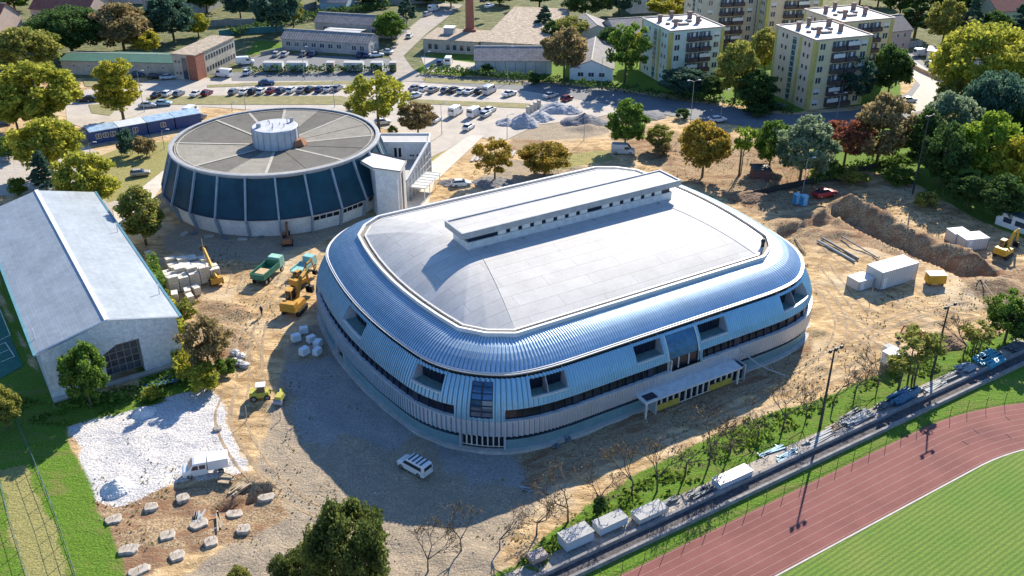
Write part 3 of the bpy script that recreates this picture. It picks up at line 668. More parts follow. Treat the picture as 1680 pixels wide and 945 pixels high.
# ================================================================== round hall
rot = thing('round_hall', 'round hall with tapering dark blue glazed wall, grey segmented roof and white drum on top', 'round hall', (-47.0, 180.0, 0))
M_bw = mat('deep_blue_glazing', (0.008, 0.058, 0.09), 0.5, 0.0, var=0.3, scale=0.25, spec=0.25)
M_wh = mat('off_white_render', (0.74, 0.74, 0.72), 0.85, var=0.12, scale=0.5, fine=0.06, bscale=2)
M_post = mat('blue_grey_rib', (0.30, 0.36, 0.42), 0.6)
NS = 24; A0 = -math.pi / 2 - R(3.4)
def rc(a, r, z): return (r * math.cos(a), r * math.sin(a), z)
R1, R2, ZT, ZB = 20.1, 22.9, 11.2, 3.7
for k in range(NS):
    a, b = A0 + k * math.tau / NS, A0 + (k + 1) * math.tau / NS
    mb = MB(); mb.add([rc(a, R1, ZT), rc(b, R1, ZT), rc(b, R2, ZB), rc(a, R2, ZB)], [(0, 3, 2, 1)]); mb.build('blue_wall_panel', M_bw, rot)
    mb = MB(); mb.add([rc(a, R2 - .5, ZB), rc(b, R2 - .5, ZB), rc(b, R2 - 1.3, 0), rc(a, R2 - 1.3, 0)], [(0, 3, 2, 1)]); lp = mb.build('base_wall_panel', M_wh, rot)
    if k in (2, 3, 4):
        mb = MB()
        for q in range(4):
            f0, f1 = 0.06 + q * 0.23, 0.26 + q * 0.23; P = []
            for f, z in ((f0, 3.1), (f1, 3.1), (f1, 2.3), (f0, 2.3)):
                aa = a + (b - a) * f; P.append(rc(aa, (R2 - 0.45 - 0.8 * (ZB - z) / ZB) * math.cos(math.pi / NS) / math.cos((f - .5) * math.tau / NS), z))
            mb.add(P, [(0, 3, 2, 1)])
        mb.build('window_row', M_glass, lp)
    if k == 0:
        mb = MB(); P = []
        for f, z in ((.72, 2.4), (.93, 2.4), (.93, .1), (.72, .1)):
            aa = a + (b - a) * f; P.append(rc(aa, (R2 - 0.42 - 0.8 * (ZB - z) / ZB) * math.cos(math.pi / NS) / math.cos((f - .5) * math.tau / NS), z))
        mb.add(P, [(0, 3, 2, 1)]); mb.build('door', M_whitep, lp)
    t = Vector((-math.sin(a), math.cos(a), 0)) * 0.17; P = []
    for r_, z in ((R1 + .35, ZT + .1), (R2 + .35, ZB - .1), (R2 - .75, -0.1), (R2 - 1.6, -0.1), (R2 - .3, ZB), (R1 - .3, ZT)):
        p = Vector(rc(a, r_, z)); P += [tuple(p - t), tuple(p + t)]
    mb = MB(); n_ = 6; mb.add(P, [tuple(range(0, 12, 2)), tuple(range(1, 12, 2))[::-1]] + [(2 * q, 2 * q + 1, (2 * q + 3) % 12, (2 * q + 2) % 12) for q in range(6)]); mb.build('wall_rib', M_post, rot)
mb = MB(); mb.lathe([(R2 - .9, ZB - .02), (R2 + .12, ZB + .04), (R2 + .12, ZB + .22), (R2 - .9, ZB + .24)], 0, 0, NS * 2, False); o = mb.build('ledge', mat('dark_ledge', (0.04, 0.06, 0.09), .6), rot)
mb = MB(); mb.lathe([(R1 - .1, ZT - .5), (R1 + .42, ZT), (R1 + .42, ZT + .36), (R1 + .1, ZT + .42), (R1 - .4, ZT + .42), (R1 - .4, ZT + .1)], 0, 0, 96, False); mb.build('roof_rim', mat('rim_concrete', (0.36, 0.37, 0.38), .8, var=.15), rot)
M_rr = mat('slate_felt', (0.125, 0.118, 0.10), .9, var=.16, scale=.5, fine=.16, bscale=4)
M_rr2 = mat('slate_felt_pale', (0.26, 0.24, 0.20), .9, var=.16, scale=.5, fine=.16, bscale=4)
def zr_(r): return 10.35 + (ZT + 0.1 - 10.35) * ((r - 4.0) / (R1 - 4.6)) 
prng = random.Random(5); NR_ = 16
for k in range(NR_):
    a, b = k * math.tau / NR_ + .12, (k + 1) * math.tau / NR_ + .12; rr = [4.0 + (R1 - 4.6) * j / 8 for j in range(9)]; mb = MB(); vs = []; fs = []
    for i in range(7):
        aa = a + (b - a) * i / 6
        for r_ in rr: vs.append(rc(aa, r_, zr_(r_) + 0.05 * (k % 2)))
    for i in range(6):
        for j in range(8): fs.append((i * 9 + j, (i + 1) * 9 + j, (i + 1) * 9 + j + 1, i * 9 + j + 1))
    mb.add(vs, fs); sg = mb.build('roof_segment', prng.choice([M_rr, M_rr2]), rot)
    if k % 2 == 0 or k == 5:
        t = Vector((-math.sin(a), math.cos(a), 0)) * .28; mb = MB(); p, q = Vector(rc(a, 5.2, zr_(5.2) + .1)), Vector(rc(a, R1 - .8, zr_(R1 - .8) + .1))
        mb.add([tuple(p - t), tuple(p + t), tuple(q + t), tuple(q - t)], [(0, 1, 2, 3)]); mb.build('walkway_strip', mat('pale_felt', (0.42, 0.40, 0.35), .9), sg)
mb = MB(); mb.lathe([(R1 - 1.25, ZT + .13), (R1 - 1.25, ZT + .18), (R1 - 1.05, ZT + .18)], 0, 0, 96, False); mb.build('rim_flashing', mat('pale_felt', (0.42, 0.40, 0.35)), rot)
M_drum = mat('weathered_white_metal', (0.55, 0.56, 0.57), .6, .1, col2=(0.40, 0.42, 0.45), scale=.7, fine=.05)
mb = MB(); mb.lathe([(4.5, 10.2), (4.5, 14.0), (4.35, 14.15)], 0, 0, 32, True); dr = mb.build('drum', M_drum, rot)
mb = MB()
for i in range(20):
    a = i * math.tau / 20; mb.tube(rc(a, 4.53, 10.3), rc(a, 4.53, 14.0), .06, n=4)
mb.build('drum_seams', M_frame, dr)
mb = MB()
for i, (x, y) in enumerate(((-2.6, -.6), (-1.2, .9), (0, -1.5), (.9, .7), (2.1, -.9), (2.2, 1.6), (-1.8, 2.4), (.2, -2.8))): mb.tube((x, y, 14.1), (x, y, 14.6 + .25 * (i % 3)), .08)
mb.tube((-2.9, -1.1, 14.1), (-2.9, -1.1, 14.9), .5, .4); mb.tube((2.9, 2.4, 14.1), (2.9, 2.4, 15.0), .35, .35); mb.build('vent_pipes', M_frame, dr)
mb = MB(); mb.add([(3.9, -2.6, 10.4), (5.9, -2.0, 10.6), (6.3, -0.2, 10.6), (4.4, 0.4, 10.5), (4.2, -2.2, 11.6), (5.3, -1.7, 11.9), (5.5, -.6, 11.9), (4.4, 0, 11.6)],
                  [(0, 1, 5, 4), (1, 2, 6, 5), (2, 3, 7, 6), (4, 5, 6, 7)]); mb.build('rusty_hatch', mat('rust_brown', (0.36, 0.16, 0.08), .9), dr)

# annex tower, court and portico beside the round hall
an = thing('white_annex', 'white angular annex with flat roofed stair tower and steel porch beside the round hall', 'annex', (0, 0, 0))
def WP(px, py, z): x, y = at(px, py, z); return (x, y)
TA = [WP(612, 277, 10.2), WP(657, 283, 10.2), WP(667, 264, 10.2), WP(598, 248, 10.2), WP(585, 262, 10.2)]
tA = [WP(615, 277, 10.2), WP(651, 281, 10.2), WP(664, 268, 10.2), WP(640, 256, 10.2), WP(600, 252, 10.2)]
mb = MB(); mb.prism(tA, 0, 9.9); tw = mb.build('tower_wall', M_wh, an)
mb = MB(); mb.prism(TA, 9.85, 10.3); rf = mb.build('tower_roof', M_cop, an)
mb = MB()
for a, b in zip(TA, TA[1:] + TA[:1]): mb.tube((*a, 10.38), (*b, 10.38), .12, n=4)
mb.build('roof_kerb', mat('brown_flashing', (0.28, 0.2, 0.13)), rf)
(x0, y0), (x1, y1) = tA[1], tA[2]; d = Vector((x1 - x0, y1 - y0)); dn = Vector((d.y, -d.x)).normalized()
for f0, f1, m in ((.30, .40, M_whitep), (.46, .60, mat('bronze_glass', (0.12, 0.07, 0.04), .2)), (.64, .74, M_whitep)):
    p = Vector((x0, y0)) + d * f0; q = Vector((x0, y0)) + d * f1; mb = MB(); mb.prism([tuple(p), tuple(q), tuple(q + dn * .15), tuple(p + dn * .15)][::-1], 0.4, 9.5)
    mb.build('stair_window' if m not in (M_whitep,) else 'pilaster', m, tw)
TB = [WP(618, 250, 6.5), WP(702, 250, 6.5), WP(702, 222, 7.5), WP(617, 222, 7.5)]
bx0, by0 = WP(619, 233, 8.2); bx1, _ = WP(702, 233, 8.2)
mb = MB(); mb.box(bx0, bx1, by0, by0 + 5.2, 0, 7.9); bw = mb.build('block_wall', M_wh, an)
mb = MB(); mb.box(bx0 - .2, bx1 + .2, by0 - .25, by0 + .1, 7.9, 8.35); mb.box(bx0 - .2, bx1 + .2, by0 + 5.1, by0 + 5.4, 7.9, 8.35); mb.box(bx1 - .1, bx1 + .2, by0 + .1, by0 + 5.1, 7.9, 8.35); mb.box(bx0 - .2, bx0 + .1, by0 + .1, by0 + 5.1, 7.9, 8.35)
mb.build('roof_parapet', M_cop, an); mb = MB(); mb.box(bx0, bx1, by0, by0 + 5.1, 7.9, 7.98); mb.build('flat_roof', M_memb, an)
for x in (bx0 + 3.4, bx0 + 4.3): mb = MB(); mb.box(x, x + .55, by0 - .06, by0 + .02, 4.9, 6.9); mb.build('window', M_glass, bw)
for i, x in enumerate((bx0 + 6.6, bx0 + 7.1, bx0 + 8.0, bx0 + 8.5)): mb = MB(); mb.box(x, x + .36, by0 - .04, by0 + .02, 5.1, 5.45); mb.build('window', M_glass, bw)
cz = 4.4; c = [WP(640, 270, cz), WP(700, 250, cz)]
mb = MB(); mb.prism([(bx0 + 1.5, by0 - .02), (bx0 + .5, by0 - 5.5), (bx0 + 3.5, by0 - 11), (bx0 + 6.8, by0 - 12), (bx1 - .2, by0 - .02)], 0, cz); mb.build('terrace_block', mat('terrace_concrete', (0.5, 0.47, 0.42), .85, var=.1, fine=.06, bscale=2), an)
wl_a = Vector((bx0 + 6.9, by0 - 12.1)); wl_b = Vector((bx1, by0)); dd = (wl_b - wl_a).normalized(); pn = Vector((dd.y, -dd.x)) 
mb = MB(); mb.add([(*wl_a, 0), (*(wl_a + pn * .5), 0), (*(wl_b + pn * .5), 0), (*wl_b, 0), (*wl_a, 4.0), (*(wl_a + pn * .5), 4.0), (*(wl_b + pn * .5), 8.2), (*wl_b, 8.2)], [(0, 3, 2, 1), (4, 5, 6, 7), (0, 1, 5, 4), (1, 2, 6, 5), (2, 3, 7, 6), (3, 0, 4, 7)])
mb.build('screen_frame', M_frame, an)
mb = MB(); mb.tube((*wl_a, 4.6), (*wl_b, 8.3), .3, n=4); mb.tube((*(wl_b + pn * .3), 0), (*(wl_b + pn * .3), 8.3), .32, n=4); mb.build('frame_beam', M_whitep, an)
mb = MB()
for k in range(1, 8):
    p = wl_a.lerp(wl_b, k / 8); h_ = 4.2 + 4 * k / 8; mb.tube((*(p + pn * .55), 0.2), (*(p + pn * .55), h_), .06, n=4)
for k in range(4): mb.tube((*(wl_a.lerp(wl_b, .25 * k) + pn * .56), 1.6 * (k + 1) * .9), (*(wl_b + pn * .56), 1.6 * (k + 1)), .05, n=4)
mb.build('frame_bars', M_whitep, an)
pc = wl_a.lerp(wl_b, .42) + pn * 2.0; ang = math.atan2(dd.y, dd.x)
mb = MB(); mb.obox(pc.x, pc.y, ang, 9.0, 3.4, 2.7, 2.85); pr_ = mb.build('porch_roof', mat('porch_panel', (0.62, 0.62, 0.58), .5), an)
mb = MB()
for sx in (-4.3, -1.5, 1.5, 4.3): mb.v += [];  p = pc + dd * sx + pn * 1.5; mb.tube((p.x, p.y, 0), (p.x, p.y, 2.75), .08)
for sx in np.linspace(-4.3, 4.3, 7): p = pc + dd * sx; mb.obox(p.x, p.y, ang, .1, 3.4, 2.85, 2.93)
mb.build('porch_frame', M_whitep, pr_)
# ================================================================== long warehouse at the left
wu = Vector((0.838, 0.545)); wv = Vector((-0.563, 0.826)); wo = Vector((-62.4, 106.0)); WAY = math.atan2(wu.y, wu.x)
wh = thing('sports_warehouse', 'long gabled warehouse with pale metal roof and peeling white brick gable', 'warehouse', (wo.x, wo.y, 0), WAY)
WW, WL, WE, WR = 17.8, 54.7, 7.4, 9.7
M_brick = mat('peeling_white_brick', (0.86, 0.87, 0.87), .9, col2=(0.58, 0.59, 0.58), scale=1.3, fine=.12, bscale=3)
nn_ = M_brick.node_tree.nodes
for q in nn_:
    if q.type == 'MAP_RANGE' and q.inputs[1].default_value == 0.3 and q.inputs[3].default_value == 0: q.inputs[1].default_value = .33; q.inputs[2].default_value = .39
joints(M_brick, .6, .3, .12, .02, (R(90), 0, 0))
M_sheet = mat('pale_roof_sheet', (0.36, 0.40, 0.43), .5, .15, var=.12, scale=.22, fine=.09, bscale=1.2); joints(M_sheet, 5.5, .42, .16, .035, R(90), .37)
WDX = [(8.6, 0, 12.9, 0)]
mb = MB()
# front gable with the big doorway left open
def gw(x): return WE + (WR - WE) * (1 - abs(x - WW / 2) / (WW / 2))
for P in ([(0, 0), (7.4, 0), (7.4, gw(7.4)), (0, WE)], [(12.4, 0), (WW, 0), (WW, WE), (12.4, gw(12.4))], [(7.4, 4.6), (9.4, 5.7), (9.4, gw(9.4)), (WW / 2, WR), (7.4, gw(7.4))], [(9.4, 5.7), (12.4, 5.7), (12.4, gw(12.4)), (9.4, gw(9.4))]):
    n_ = len(P); mb.add([(x, 0, z) for x, z in P] + [(x, .5, z) for x, z in P], [tuple(range(n_)), tuple(range(n_, 2 * n_))[::-1]] + [((k + 1) % n_, k, n_ + k, n_ + (k + 1) % n_) for k in range(n_)])
me = bpy.data.meshes.new('gable_wall'); me.from_pydata(mb.v, [], mb.f); me.materials.append(M_brick); o = bpy.data.objects.new('gable_wall', me); COL.objects.link(o); o.parent = wh
mb = MB(); mb.add([(0, .5, 0), (0, WL, 0), (0, WL, WE), (0, .5, WE)], [(0, 1, 2, 3)]); mb.add([(WW, .5, 0), (WW, WL, 0), (WW, WL, WE), (WW, .5, WE)], [(3, 2, 1, 0)])
mb.add([(0, WL, 0), (WW, WL, 0), (WW, WL, WE), (WW / 2, WL, WR), (0, WL, WE)], [(0, 1, 2, 3, 4)]); mb.build('side_wall', mat('blue_grey_wall', (0.42, 0.47, 0.50), .8, var=.12), wh)
mb = MB(); mb.box(7.4, 12.4, 2.2, 2.4, 0, 5.7); dw = mb.build('glazed_door', mat('dusty_glazing', (0.14, 0.15, 0.16), .3, var=.5, scale=.9), wh)
mb = MB()
for x in np.linspace(7.45, 12.35, 6): mb.box(x - .05, x + .05, 2.1, 2.2, 0, 5.6)
for z in np.linspace(0, 5.5, 6): mb.box(7.4, 12.4, 2.08, 2.19, z, z + .09)
mb.build('glazing_bars', mat('pinkish_frame', (0.46, 0.36, 0.32), .8), dw)
mb = MB(); mb.box(7.2, 7.4, .5, 2.4, 0, 5.9); mb.box(12.4, 12.6, .5, 2.4, 0, 5.9); mb.box(7.2, 12.6, .5, 2.4, 5.75, 5.95); mb.build('porch_recess', MATS['blue_grey_wall'], wh)
for s in (0, 1):
    mb = MB(); xa, xb = (-.5, WW / 2) if not s else (WW + .5, WW / 2); za = WE - .13
    mb.add([(xa, -.15, za + .1), (xb, -.15, WR + .1), (xb, WL + .3, WR + .1), (xa, WL + .3, za + .1), (xa, -.15, za), (xb, -.15, WR), (xb, WL + .3, WR), (xa, WL + .3, za)], [(0, 1, 2, 3) if not s else (3, 2, 1, 0), (4, 5, 1, 0), (7, 6, 5, 4), (0, 3, 7, 4), (2, 6, 7, 3)]); mb.build('roof_slope', M_sheet, wh)
mb = MB(); mb.box(WW / 2 - .3, WW / 2 + .3, -.2, WL + .35, WR + .1, WR + .2); mb.build('ridge_cap', M_whitep, wh)
mb = MB(); mb.box(-.85, -.5, -.1, WL + .4, WE - .25, WE + .05); mb.box(WW + .5, WW + .85, -.1, WL + .4, WE - .25, WE + .05); mb.build('eaves_gutter', mat('teal_gutter', (0.10, 0.26, 0.32), .5), wh)
mb = MB(); mb.tube((-.2, .3, WE + .1), (WW / 2, -.25, WR + .2), .13, n=4); mb.tube((WW + .3, -.25, WE + .1), (WW / 2, -.25, WR + .2), .13, n=4); mb.build('verge_trim', M_whitep, wh)
mb = MB(); mb.box(0, WW, -.9, 0, 0, .35); mb.build('base_ledge', M_conc, wh)
for x, y in ((.1, 4.2), (WW - .1, 8.0), (WW - .1, 34.0)):
    mb = MB(); mb.tube((x, y, WE), (x, y, WE + 1.7), .07); mb.build('roof_mast', M_whitep, wh)

# ================================================================== buildings of the background
GL2 = mat('window_glass', (0.05, 0.065, 0.09), 0.12, var=0.4, scale=.6, spec=.8)
def frame_of(a, b):
    a = Vector(a[:2]); b = Vector(b[:2]); return a, (b - a).normalized(), (b - a).length
def gable(name, label, cat, A, B, depth, eave, ridge, wallm, roofm, wins=(), over=.35, axis='u', trim=None, group=None, chim=0):
    """A, B: front corners (A left); ridge runs along the front (axis u) or away from it (axis v); wins: (face, n, x0, x1, z0, z1)"""
    a, u, w = frame_of(A, B); t = thing(name, label, cat, (a.x, a.y, 0), math.atan2(u.y, u.x), group)
    mb = MB(); d = depth
    if axis == 'u':
        mb.add([(0, 0, 0), (w, 0, 0), (w, d, 0), (0, d, 0), (0, 0, eave), (w, 0, eave), (w, d, eave), (0, d, eave), (0, d / 2, ridge - .05), (w, d / 2, ridge - .05)],
               [(0, 1, 5, 4), (2, 3, 7, 6), (1, 2, 6, 9, 5), (3, 0, 4, 8, 7)])
    else:
        mb.add([(0, 0, 0), (w, 0, 0), (w, d, 0), (0, d, 0), (0, 0, eave), (w, 0, eave), (w, d, eave), (0, d, eave), (w / 2, 0, ridge - .05), (w / 2, d, ridge - .05)],
               [(0, 1, 5, 8, 4), (2, 3, 7, 9, 6), (1, 2, 6, 5), (3, 0, 4, 7)])
    wall = mb.build('wall', wallm, t)
    o = over; k = (ridge - eave) / ((d if axis == 'u' else w) / 2) * o; th = .16; mb = MB()
    if axis == 'u': slopes = [((-o, -o, eave - k), (w + o, -o, eave - k), (w + o, d / 2, ridge), (-o, d / 2, ridge)), ((w + o, d + o, eave - k), (-o, d + o, eave - k), (-o, d / 2, ridge), (w + o, d / 2, ridge))]
    else: slopes = [((-o, d + o, eave - k), (-o, -o, eave - k), (w / 2, -o, ridge), (w / 2, d + o, ridge)), ((w + o, -o, eave - k), (w + o, d + o, eave - k), (w / 2, d + o, ridge), (w / 2, -o, ridge))]
    for s in slopes:
        mb.add([(x, y, z + th) for x, y, z in s] + list(s), [(0, 1, 2, 3), (7, 6, 5, 4), (4, 5, 1, 0), (5, 6, 2, 1), (7, 4, 0, 3)])
    rf = mb.build('roof', roofm, t)
    mb = MB()
    if axis == 'u': mb.box(-o, w + o, d / 2 - .15, d / 2 + .15, ridge + th - .06, ridge + th + .06)
    else: mb.box(w / 2 - .15, w / 2 + .15, -o, d + o, ridge + th - .06, ridge + th + .06)
    mb.build('ridge_cap', M_conc, rf)
    for face, nW, x0, x1, z0, z1 in wins:
        L = (w if face in 'f' else d); ww = x1
        for i in range(nW):
            if isinstance(x0, (list, tuple)): c = x0[i]
            else: c = x0 + (L - 2 * x0) * (i + .5) / nW
            mb = MB(); fr = MB()
            def bx(m_, p, q, r_, s_, e):
                if face == 'f': m_.box(p, q, -e, .02, r_, s_)
                elif face == 'r': m_.box(w - .02, w + e, p, q, r_, s_)
                else: m_.box(-e, .02, p, q, r_, s_)
            bx(mb, c - ww / 2, c + ww / 2, z0, z1, .04); win = mb.build('window', GL2, t)
            for p, q, r_, s_ in ((c - ww / 2 - .08, c - ww / 2, z0 - .08, z1 + .08), (c + ww / 2, c + ww / 2 + .08, z0 - .08, z1 + .08), (c - ww / 2, c + ww / 2, z1, z1 + .08), (c - ww / 2, c + ww / 2, z0 - .08, z0), (c - .04, c + .04, z0, z1)): bx(fr, p, q, r_, s_, .08)
            fr.build('window_frame', M_whitep, win)
    for i in range(chim):
        mb = MB(); x = w * (.3 + .4 * i); mb.box(x - .35, x + .35, d * .4 - .35, d * .4 + .35, eave, ridge + .9); mb.build('chimney', mat('chimney_brick', (0.35, 0.2, 0.14), .9), rf)
    return t
M_redt = stripes(mat('red_roof_tile', (0.36, 0.13, 0.085), .85, var=.25, scale=.8, fine=.15, bscale=5), 'Y', .35, .25)
M_dredt = mat('dark_red_tile', (0.22, 0.07, 0.06), .85, var=.25, scale=.8, fine=.15, bscale=5)
M_grt = stripes(mat('grey_asbestos_tile', (0.34, 0.32, 0.30), .9, var=.25, scale=.7, fine=.18, bscale=3), 'X', .9, .35)
M_grt2 = joints(mat('grey_slate_tile', (0.30, 0.28, 0.28), .9, var=.2, scale=.5, fine=.1, bscale=4), 2.2, .8, .45, .07)
M_green = mat('green_roof_sheet', (0.055, 0.15, 0.10), .6, var=.12, scale=.5, fine=.08, bscale=3)
M_beige = mat('beige_render', (0.46, 0.41, 0.33), .9, var=.15, scale=.6, fine=.07, bscale=2)
M_grey = mat('grey_render', (0.42, 0.41, 0.39), .9, var=.15, scale=.6, fine=.07, bscale=2)
M_pink = mat('pinkish_render', (0.55, 0.42, 0.36), .9, var=.1)
M_rough = mat('weathered_roof_felt', (0.50, 0.42, 0.32), .95, col2=(0.20, 0.15, 0.11), scale=1.0, fine=.3, bscale=2.2, bump=.8)
M_brickr = mat('red_brick', (0.34, 0.13, 0.08), .9, var=.2, scale=1.5, fine=.12, bscale=8)
def P0(px, py, z=0): return at(px, py, z)
gable('long_green_roof_building', 'long low building with dark green roof and beige wall behind the yellow poplar', 'building', (-129, 268.6), (-95.4, 265.6), 10.5, 4.0, 4.9, M_beige, M_green, (('f', 7, 1.5, .7, 2.2, 3.0),))
# two storey block at its right end
t = thing('two_storey_office', 'two storey cream block with mottled grey flat roof and red brick corner', 'building', (-95.2, 263.6, 0), R(-14)); 
mb = MB(); mb.box(0, 7.2, 0, 22, 0, 7.0); wl_ = mb.build('wall', M_beige, t); mb = MB(); mb.box(-.25, 7.45, -.25, 22.25, 7.0, 7.3); mb.build('roof', M_rough, t)
mb = MB(); mb.box(4.6, 7.35, -.08, 4.5, 0, 6.95); mb.build('brick_corner', M_brickr, t); mb = MB(); mb.box(2.9, 4.3, -.12, 0, .2, 6.2); mb.build('stair_window', GL2, t)
for z in (1.2, 4.4):
    for x in (.9, 2.0): mb = MB(); mb.box(x - .3, x + .3, -.05, .02, z + .3, z + 1.0); mb.build('window', GL2, t)
    for i in range(11): mb = MB(); y = 5.4 + i * 1.5; mb.box(7.18, 7.25, y, y + .8, z, z + 1.3); mb.build('window', GL2, t)
mb = MB(); mb.box(-5.5, 0, 12, 18, 0, 3.2); mb.build('side_wing', M_beige, t)
gable('workshop_hall', 'long workshop with weathered grey tile roof and a row of square windows facing the yard', 'building', (-72, 296.8), (-43.9, 289.6), 8.2, 3.6, 5.6, M_grey, M_grt, (('f', 7, (2.2, 5.0, 7.9, 10.8, 13.6, 16.4, 19.2), 1.5, 1.5, 2.8), ('f', 2, (24.2, 26.8), 1.4, 1.4, 2.8), ('r', 2, 1.2, 1.0, 1.2, 2.8)))
gable('rear_workshop', 'second workshop with grey tile roof standing behind the long workshop', 'building', (-65.5, 318), (-37.5, 311), 9, 4.0, 6.2, M_grey, M_grt2, (('f', 6, 1.5, 1.5, 1.4, 2.8),))
gable('white_lean_to', 'small shed with flat pale roof squeezed between the two grey workshops', 'shed', (-61, 307.5), (-49.5, 304.8), 6.5, 2.9, 3.3, M_grey, mat('pale_sheet', (0.6, 0.6, 0.58), .5))
def flat(name, label, cat, A, B, depth, h, wallm, roofm, wins=(), par=.25):
    a, u, w = frame_of(A, B); t = thing(name, label, cat, (a.x, a.y, 0), math.atan2(u.y, u.x)); d = depth
    mb = MB(); mb.box(0, w, 0, d, 0, h); mb.build('wall', wallm, t); mb = MB(); mb.box(-par, w + par, -par, d + par, h, h + .22); mb.build('roof', roofm, t)
    for x, ww, z0, z1 in wins: mb = MB(); mb.box(x - ww / 2, x + ww / 2, -.05, .02, z0, z1); wn_ = mb.build('window', GL2, t); mb = MB(); mb.box(x - ww / 2 - .1, x + ww / 2 + .1, -.12, .0, z0 - .12, z0); mb.build('window_sill', M_whitep, wn_)
    return t
flat('boiler_house', 'flat roofed factory block with mottled brown roof at the foot of the brick chimney', 'building', (-27.6, 294.4), (-10.3, 290.2), 15, 3.9, M_beige, M_rough, [(x, 1.1, 1.0, 2.6) for x in (2.2, 4.2, 8.0, 10.2, 12.4, 14.6)])
flat('factory_hall', 'broad factory hall with wide patched brown flat roof', 'building', (-9.6, 289.8), (9.4, 285.8), 52, 4.1, M_grey, M_rough, [(4.5, 5.0, 2.0, 3.2), (11, 1.4, 1.2, 2.8), (13.5, 1.4, 1.2, 2.8), (16.5, 1.4, 1.2, 2.8)])
flat('grey_roof_kiosk', 'small grey block rising from the mottled factory roof', 'kiosk', (-21.5, 300), (-18.5, 299.4), 3, 6.0, M_grey, M_cop, ())
t = thing('brick_chimney', 'tall round red brick factory chimney', 'chimney', (-13.4, 305, 0)); mb = MB(); mb.lathe([(1.5, 0), (1.45, 5), (.95, 30)], 0, 0, 20); mb.build('shaft', M_brickr, t); mb = MB(); mb.box(-1.9, 1.9, -1.9, 1.9, 0, 4.8); mb.build('base', M_brickr, t)
mb = MB()
for z in (9, 14, 19, 24): mb.lathe([(1.46 - z * .018, z), (1.52 - z * .018, z + .05), (1.52 - z * .018, z + .15), (1.46 - z * .018, z + .2)], 0, 0, 20, False)
mb.build('band', M_frame, t)
M_corr = joints(mat('pale_wall_panel', (0.52, 0.52, 0.48), .8, var=.12, scale=.4), 2.9, 9, .5, .12, (R(90), 0, 0), 0)
gable('panel_shed', 'shed with pale vertical panel wall and grey tile roof behind the hedge', 'shed', (-10.6, 268.7), (11.4, 268.5), 11, 3.9, 6.6, M_corr, M_grt2)
gable('gabled_cottage', 'white gabled cottage with long grey roof, its gable facing the street', 'house', (16.2, 262.6), (28.2, 261.2), 27, 3.4, 5.8, M_whitep, mat('dark_grey_roof', (0.22, 0.21, 0.21), .9, var=.2, scale=.5, fine=.12, bscale=3), (('f', 3, 1.6, 1.5, 1.2, 2.3),), axis='v')
gable('grey_villa', 'house with broad grey tile roof beyond the gabled cottage', 'house', (33, 300), (52, 305), 15, 4.0, 7.2, M_grey, M_grt2, (('f', 5, 1.5, 1.2, 1.2, 2.6),))
gable('grey_villa_wing', 'lower grey roofed house standing left of the broad grey roof', 'house', (21, 303), (33.5, 305), 17, 3.6, 6.0, M_grey, M_grt2, axis='v')
# top left houses
gable('red_roof_house', 'house with red tile roof cut by the left edge', 'house', (-198, 322), (-171, 318), 13, 4.2, 8.6, M_pink, M_redt, (('f', 4, 2, 1.2, 1.4, 2.8),), chim=1)
gable('red_roof_house', 'pink house with large light red roof behind the dark green trees', 'house', (-168, 336), (-146, 331), 15, 4.6, 9.8, M_pink, M_redt, (('f', 4, 2, 1.2, 1.4, 2.8),), chim=1)
gable('red_roof_house', 'house with deep red roof above the brown leaved tree', 'house', (-136, 356), (-112, 350), 13, 4.2, 8.6, M_grey, M_dredt, chim=1)
gable('grey_house', 'pale house with grey roof between the two red roofs', 'house', (-156, 368), (-137, 366), 12, 5, 8.5, M_whitep, M_grt2)
gable('grey_house', 'small white house with grey roof beside the dark conifers at the top', 'house', (-103, 360), (-88, 357), 10, 4, 7, M_whitep, M_grt2)
gable('grey_house', 'pale blue cottage by the fence at the top of the picture', 'house', (-70, 352), (-60, 350), 9, 3.6, 6, mat('pale_blue_render', (0.36, 0.48, 0.52), .9), M_grt2)
gable('white_house', 'white house half hidden by trees beside the yellow tree at the top', 'house', (43, 349), (56, 352), 10, 6, 8.5, M_whitep, M_grt2, (('f', 3, 1.5, 1.2, 3.2, 4.6),))
gable('pink_villa', 'pinkish house with dark grey roof right of the yellow apartment blocks', 'house', (112, 292), (124.5, 297), 12, 6.3, 9.6, M_pink, mat('dark_slate', (0.15, 0.15, 0.16), .8, var=.2, fine=.15, bscale=3), (('f', 4, 1.2, .9, 4.2, 5.4), ('f', 4, 1.2, .9, 1.2, 2.4)))
flat('long_garage', 'long low garage with pinkish flat roof beside the white van', 'garage', (124.5, 283), (147, 272), 7, 3, M_whitep, mat('pinkish_sheet', (0.55, 0.44, 0.38), .7, var=.1), [(3, 1, 1, 2)])
gable('green_wall_house', 'pale green house with dark red roof in the top right woods', 'house', (165, 327), (181, 330), 12, 5.4, 8.8, mat('pale_green_render', (0.42, 0.45, 0.32), .9), M_dredt)
gable('dark_roof_house', 'dark roofed house behind the big yellow oak at the right edge', 'house', (168, 280), (190, 276), 12, 4, 7, M_whitep, mat('dark_slate', (0.15, 0.15, 0.16), .8))
flat('site_cabin', 'white cabin with a dark flat roof in the shade at the right edge', 'cabin', (91.8, 164.2), (98.4, 154.6), 7, 2.8, M_whitep, mat('dark_teal_roof', (0.04, 0.08, 0.10), .6), [(2.2, 1.6, 1.0, 2.0), (5, 2.6, 1.0, 2.0)])
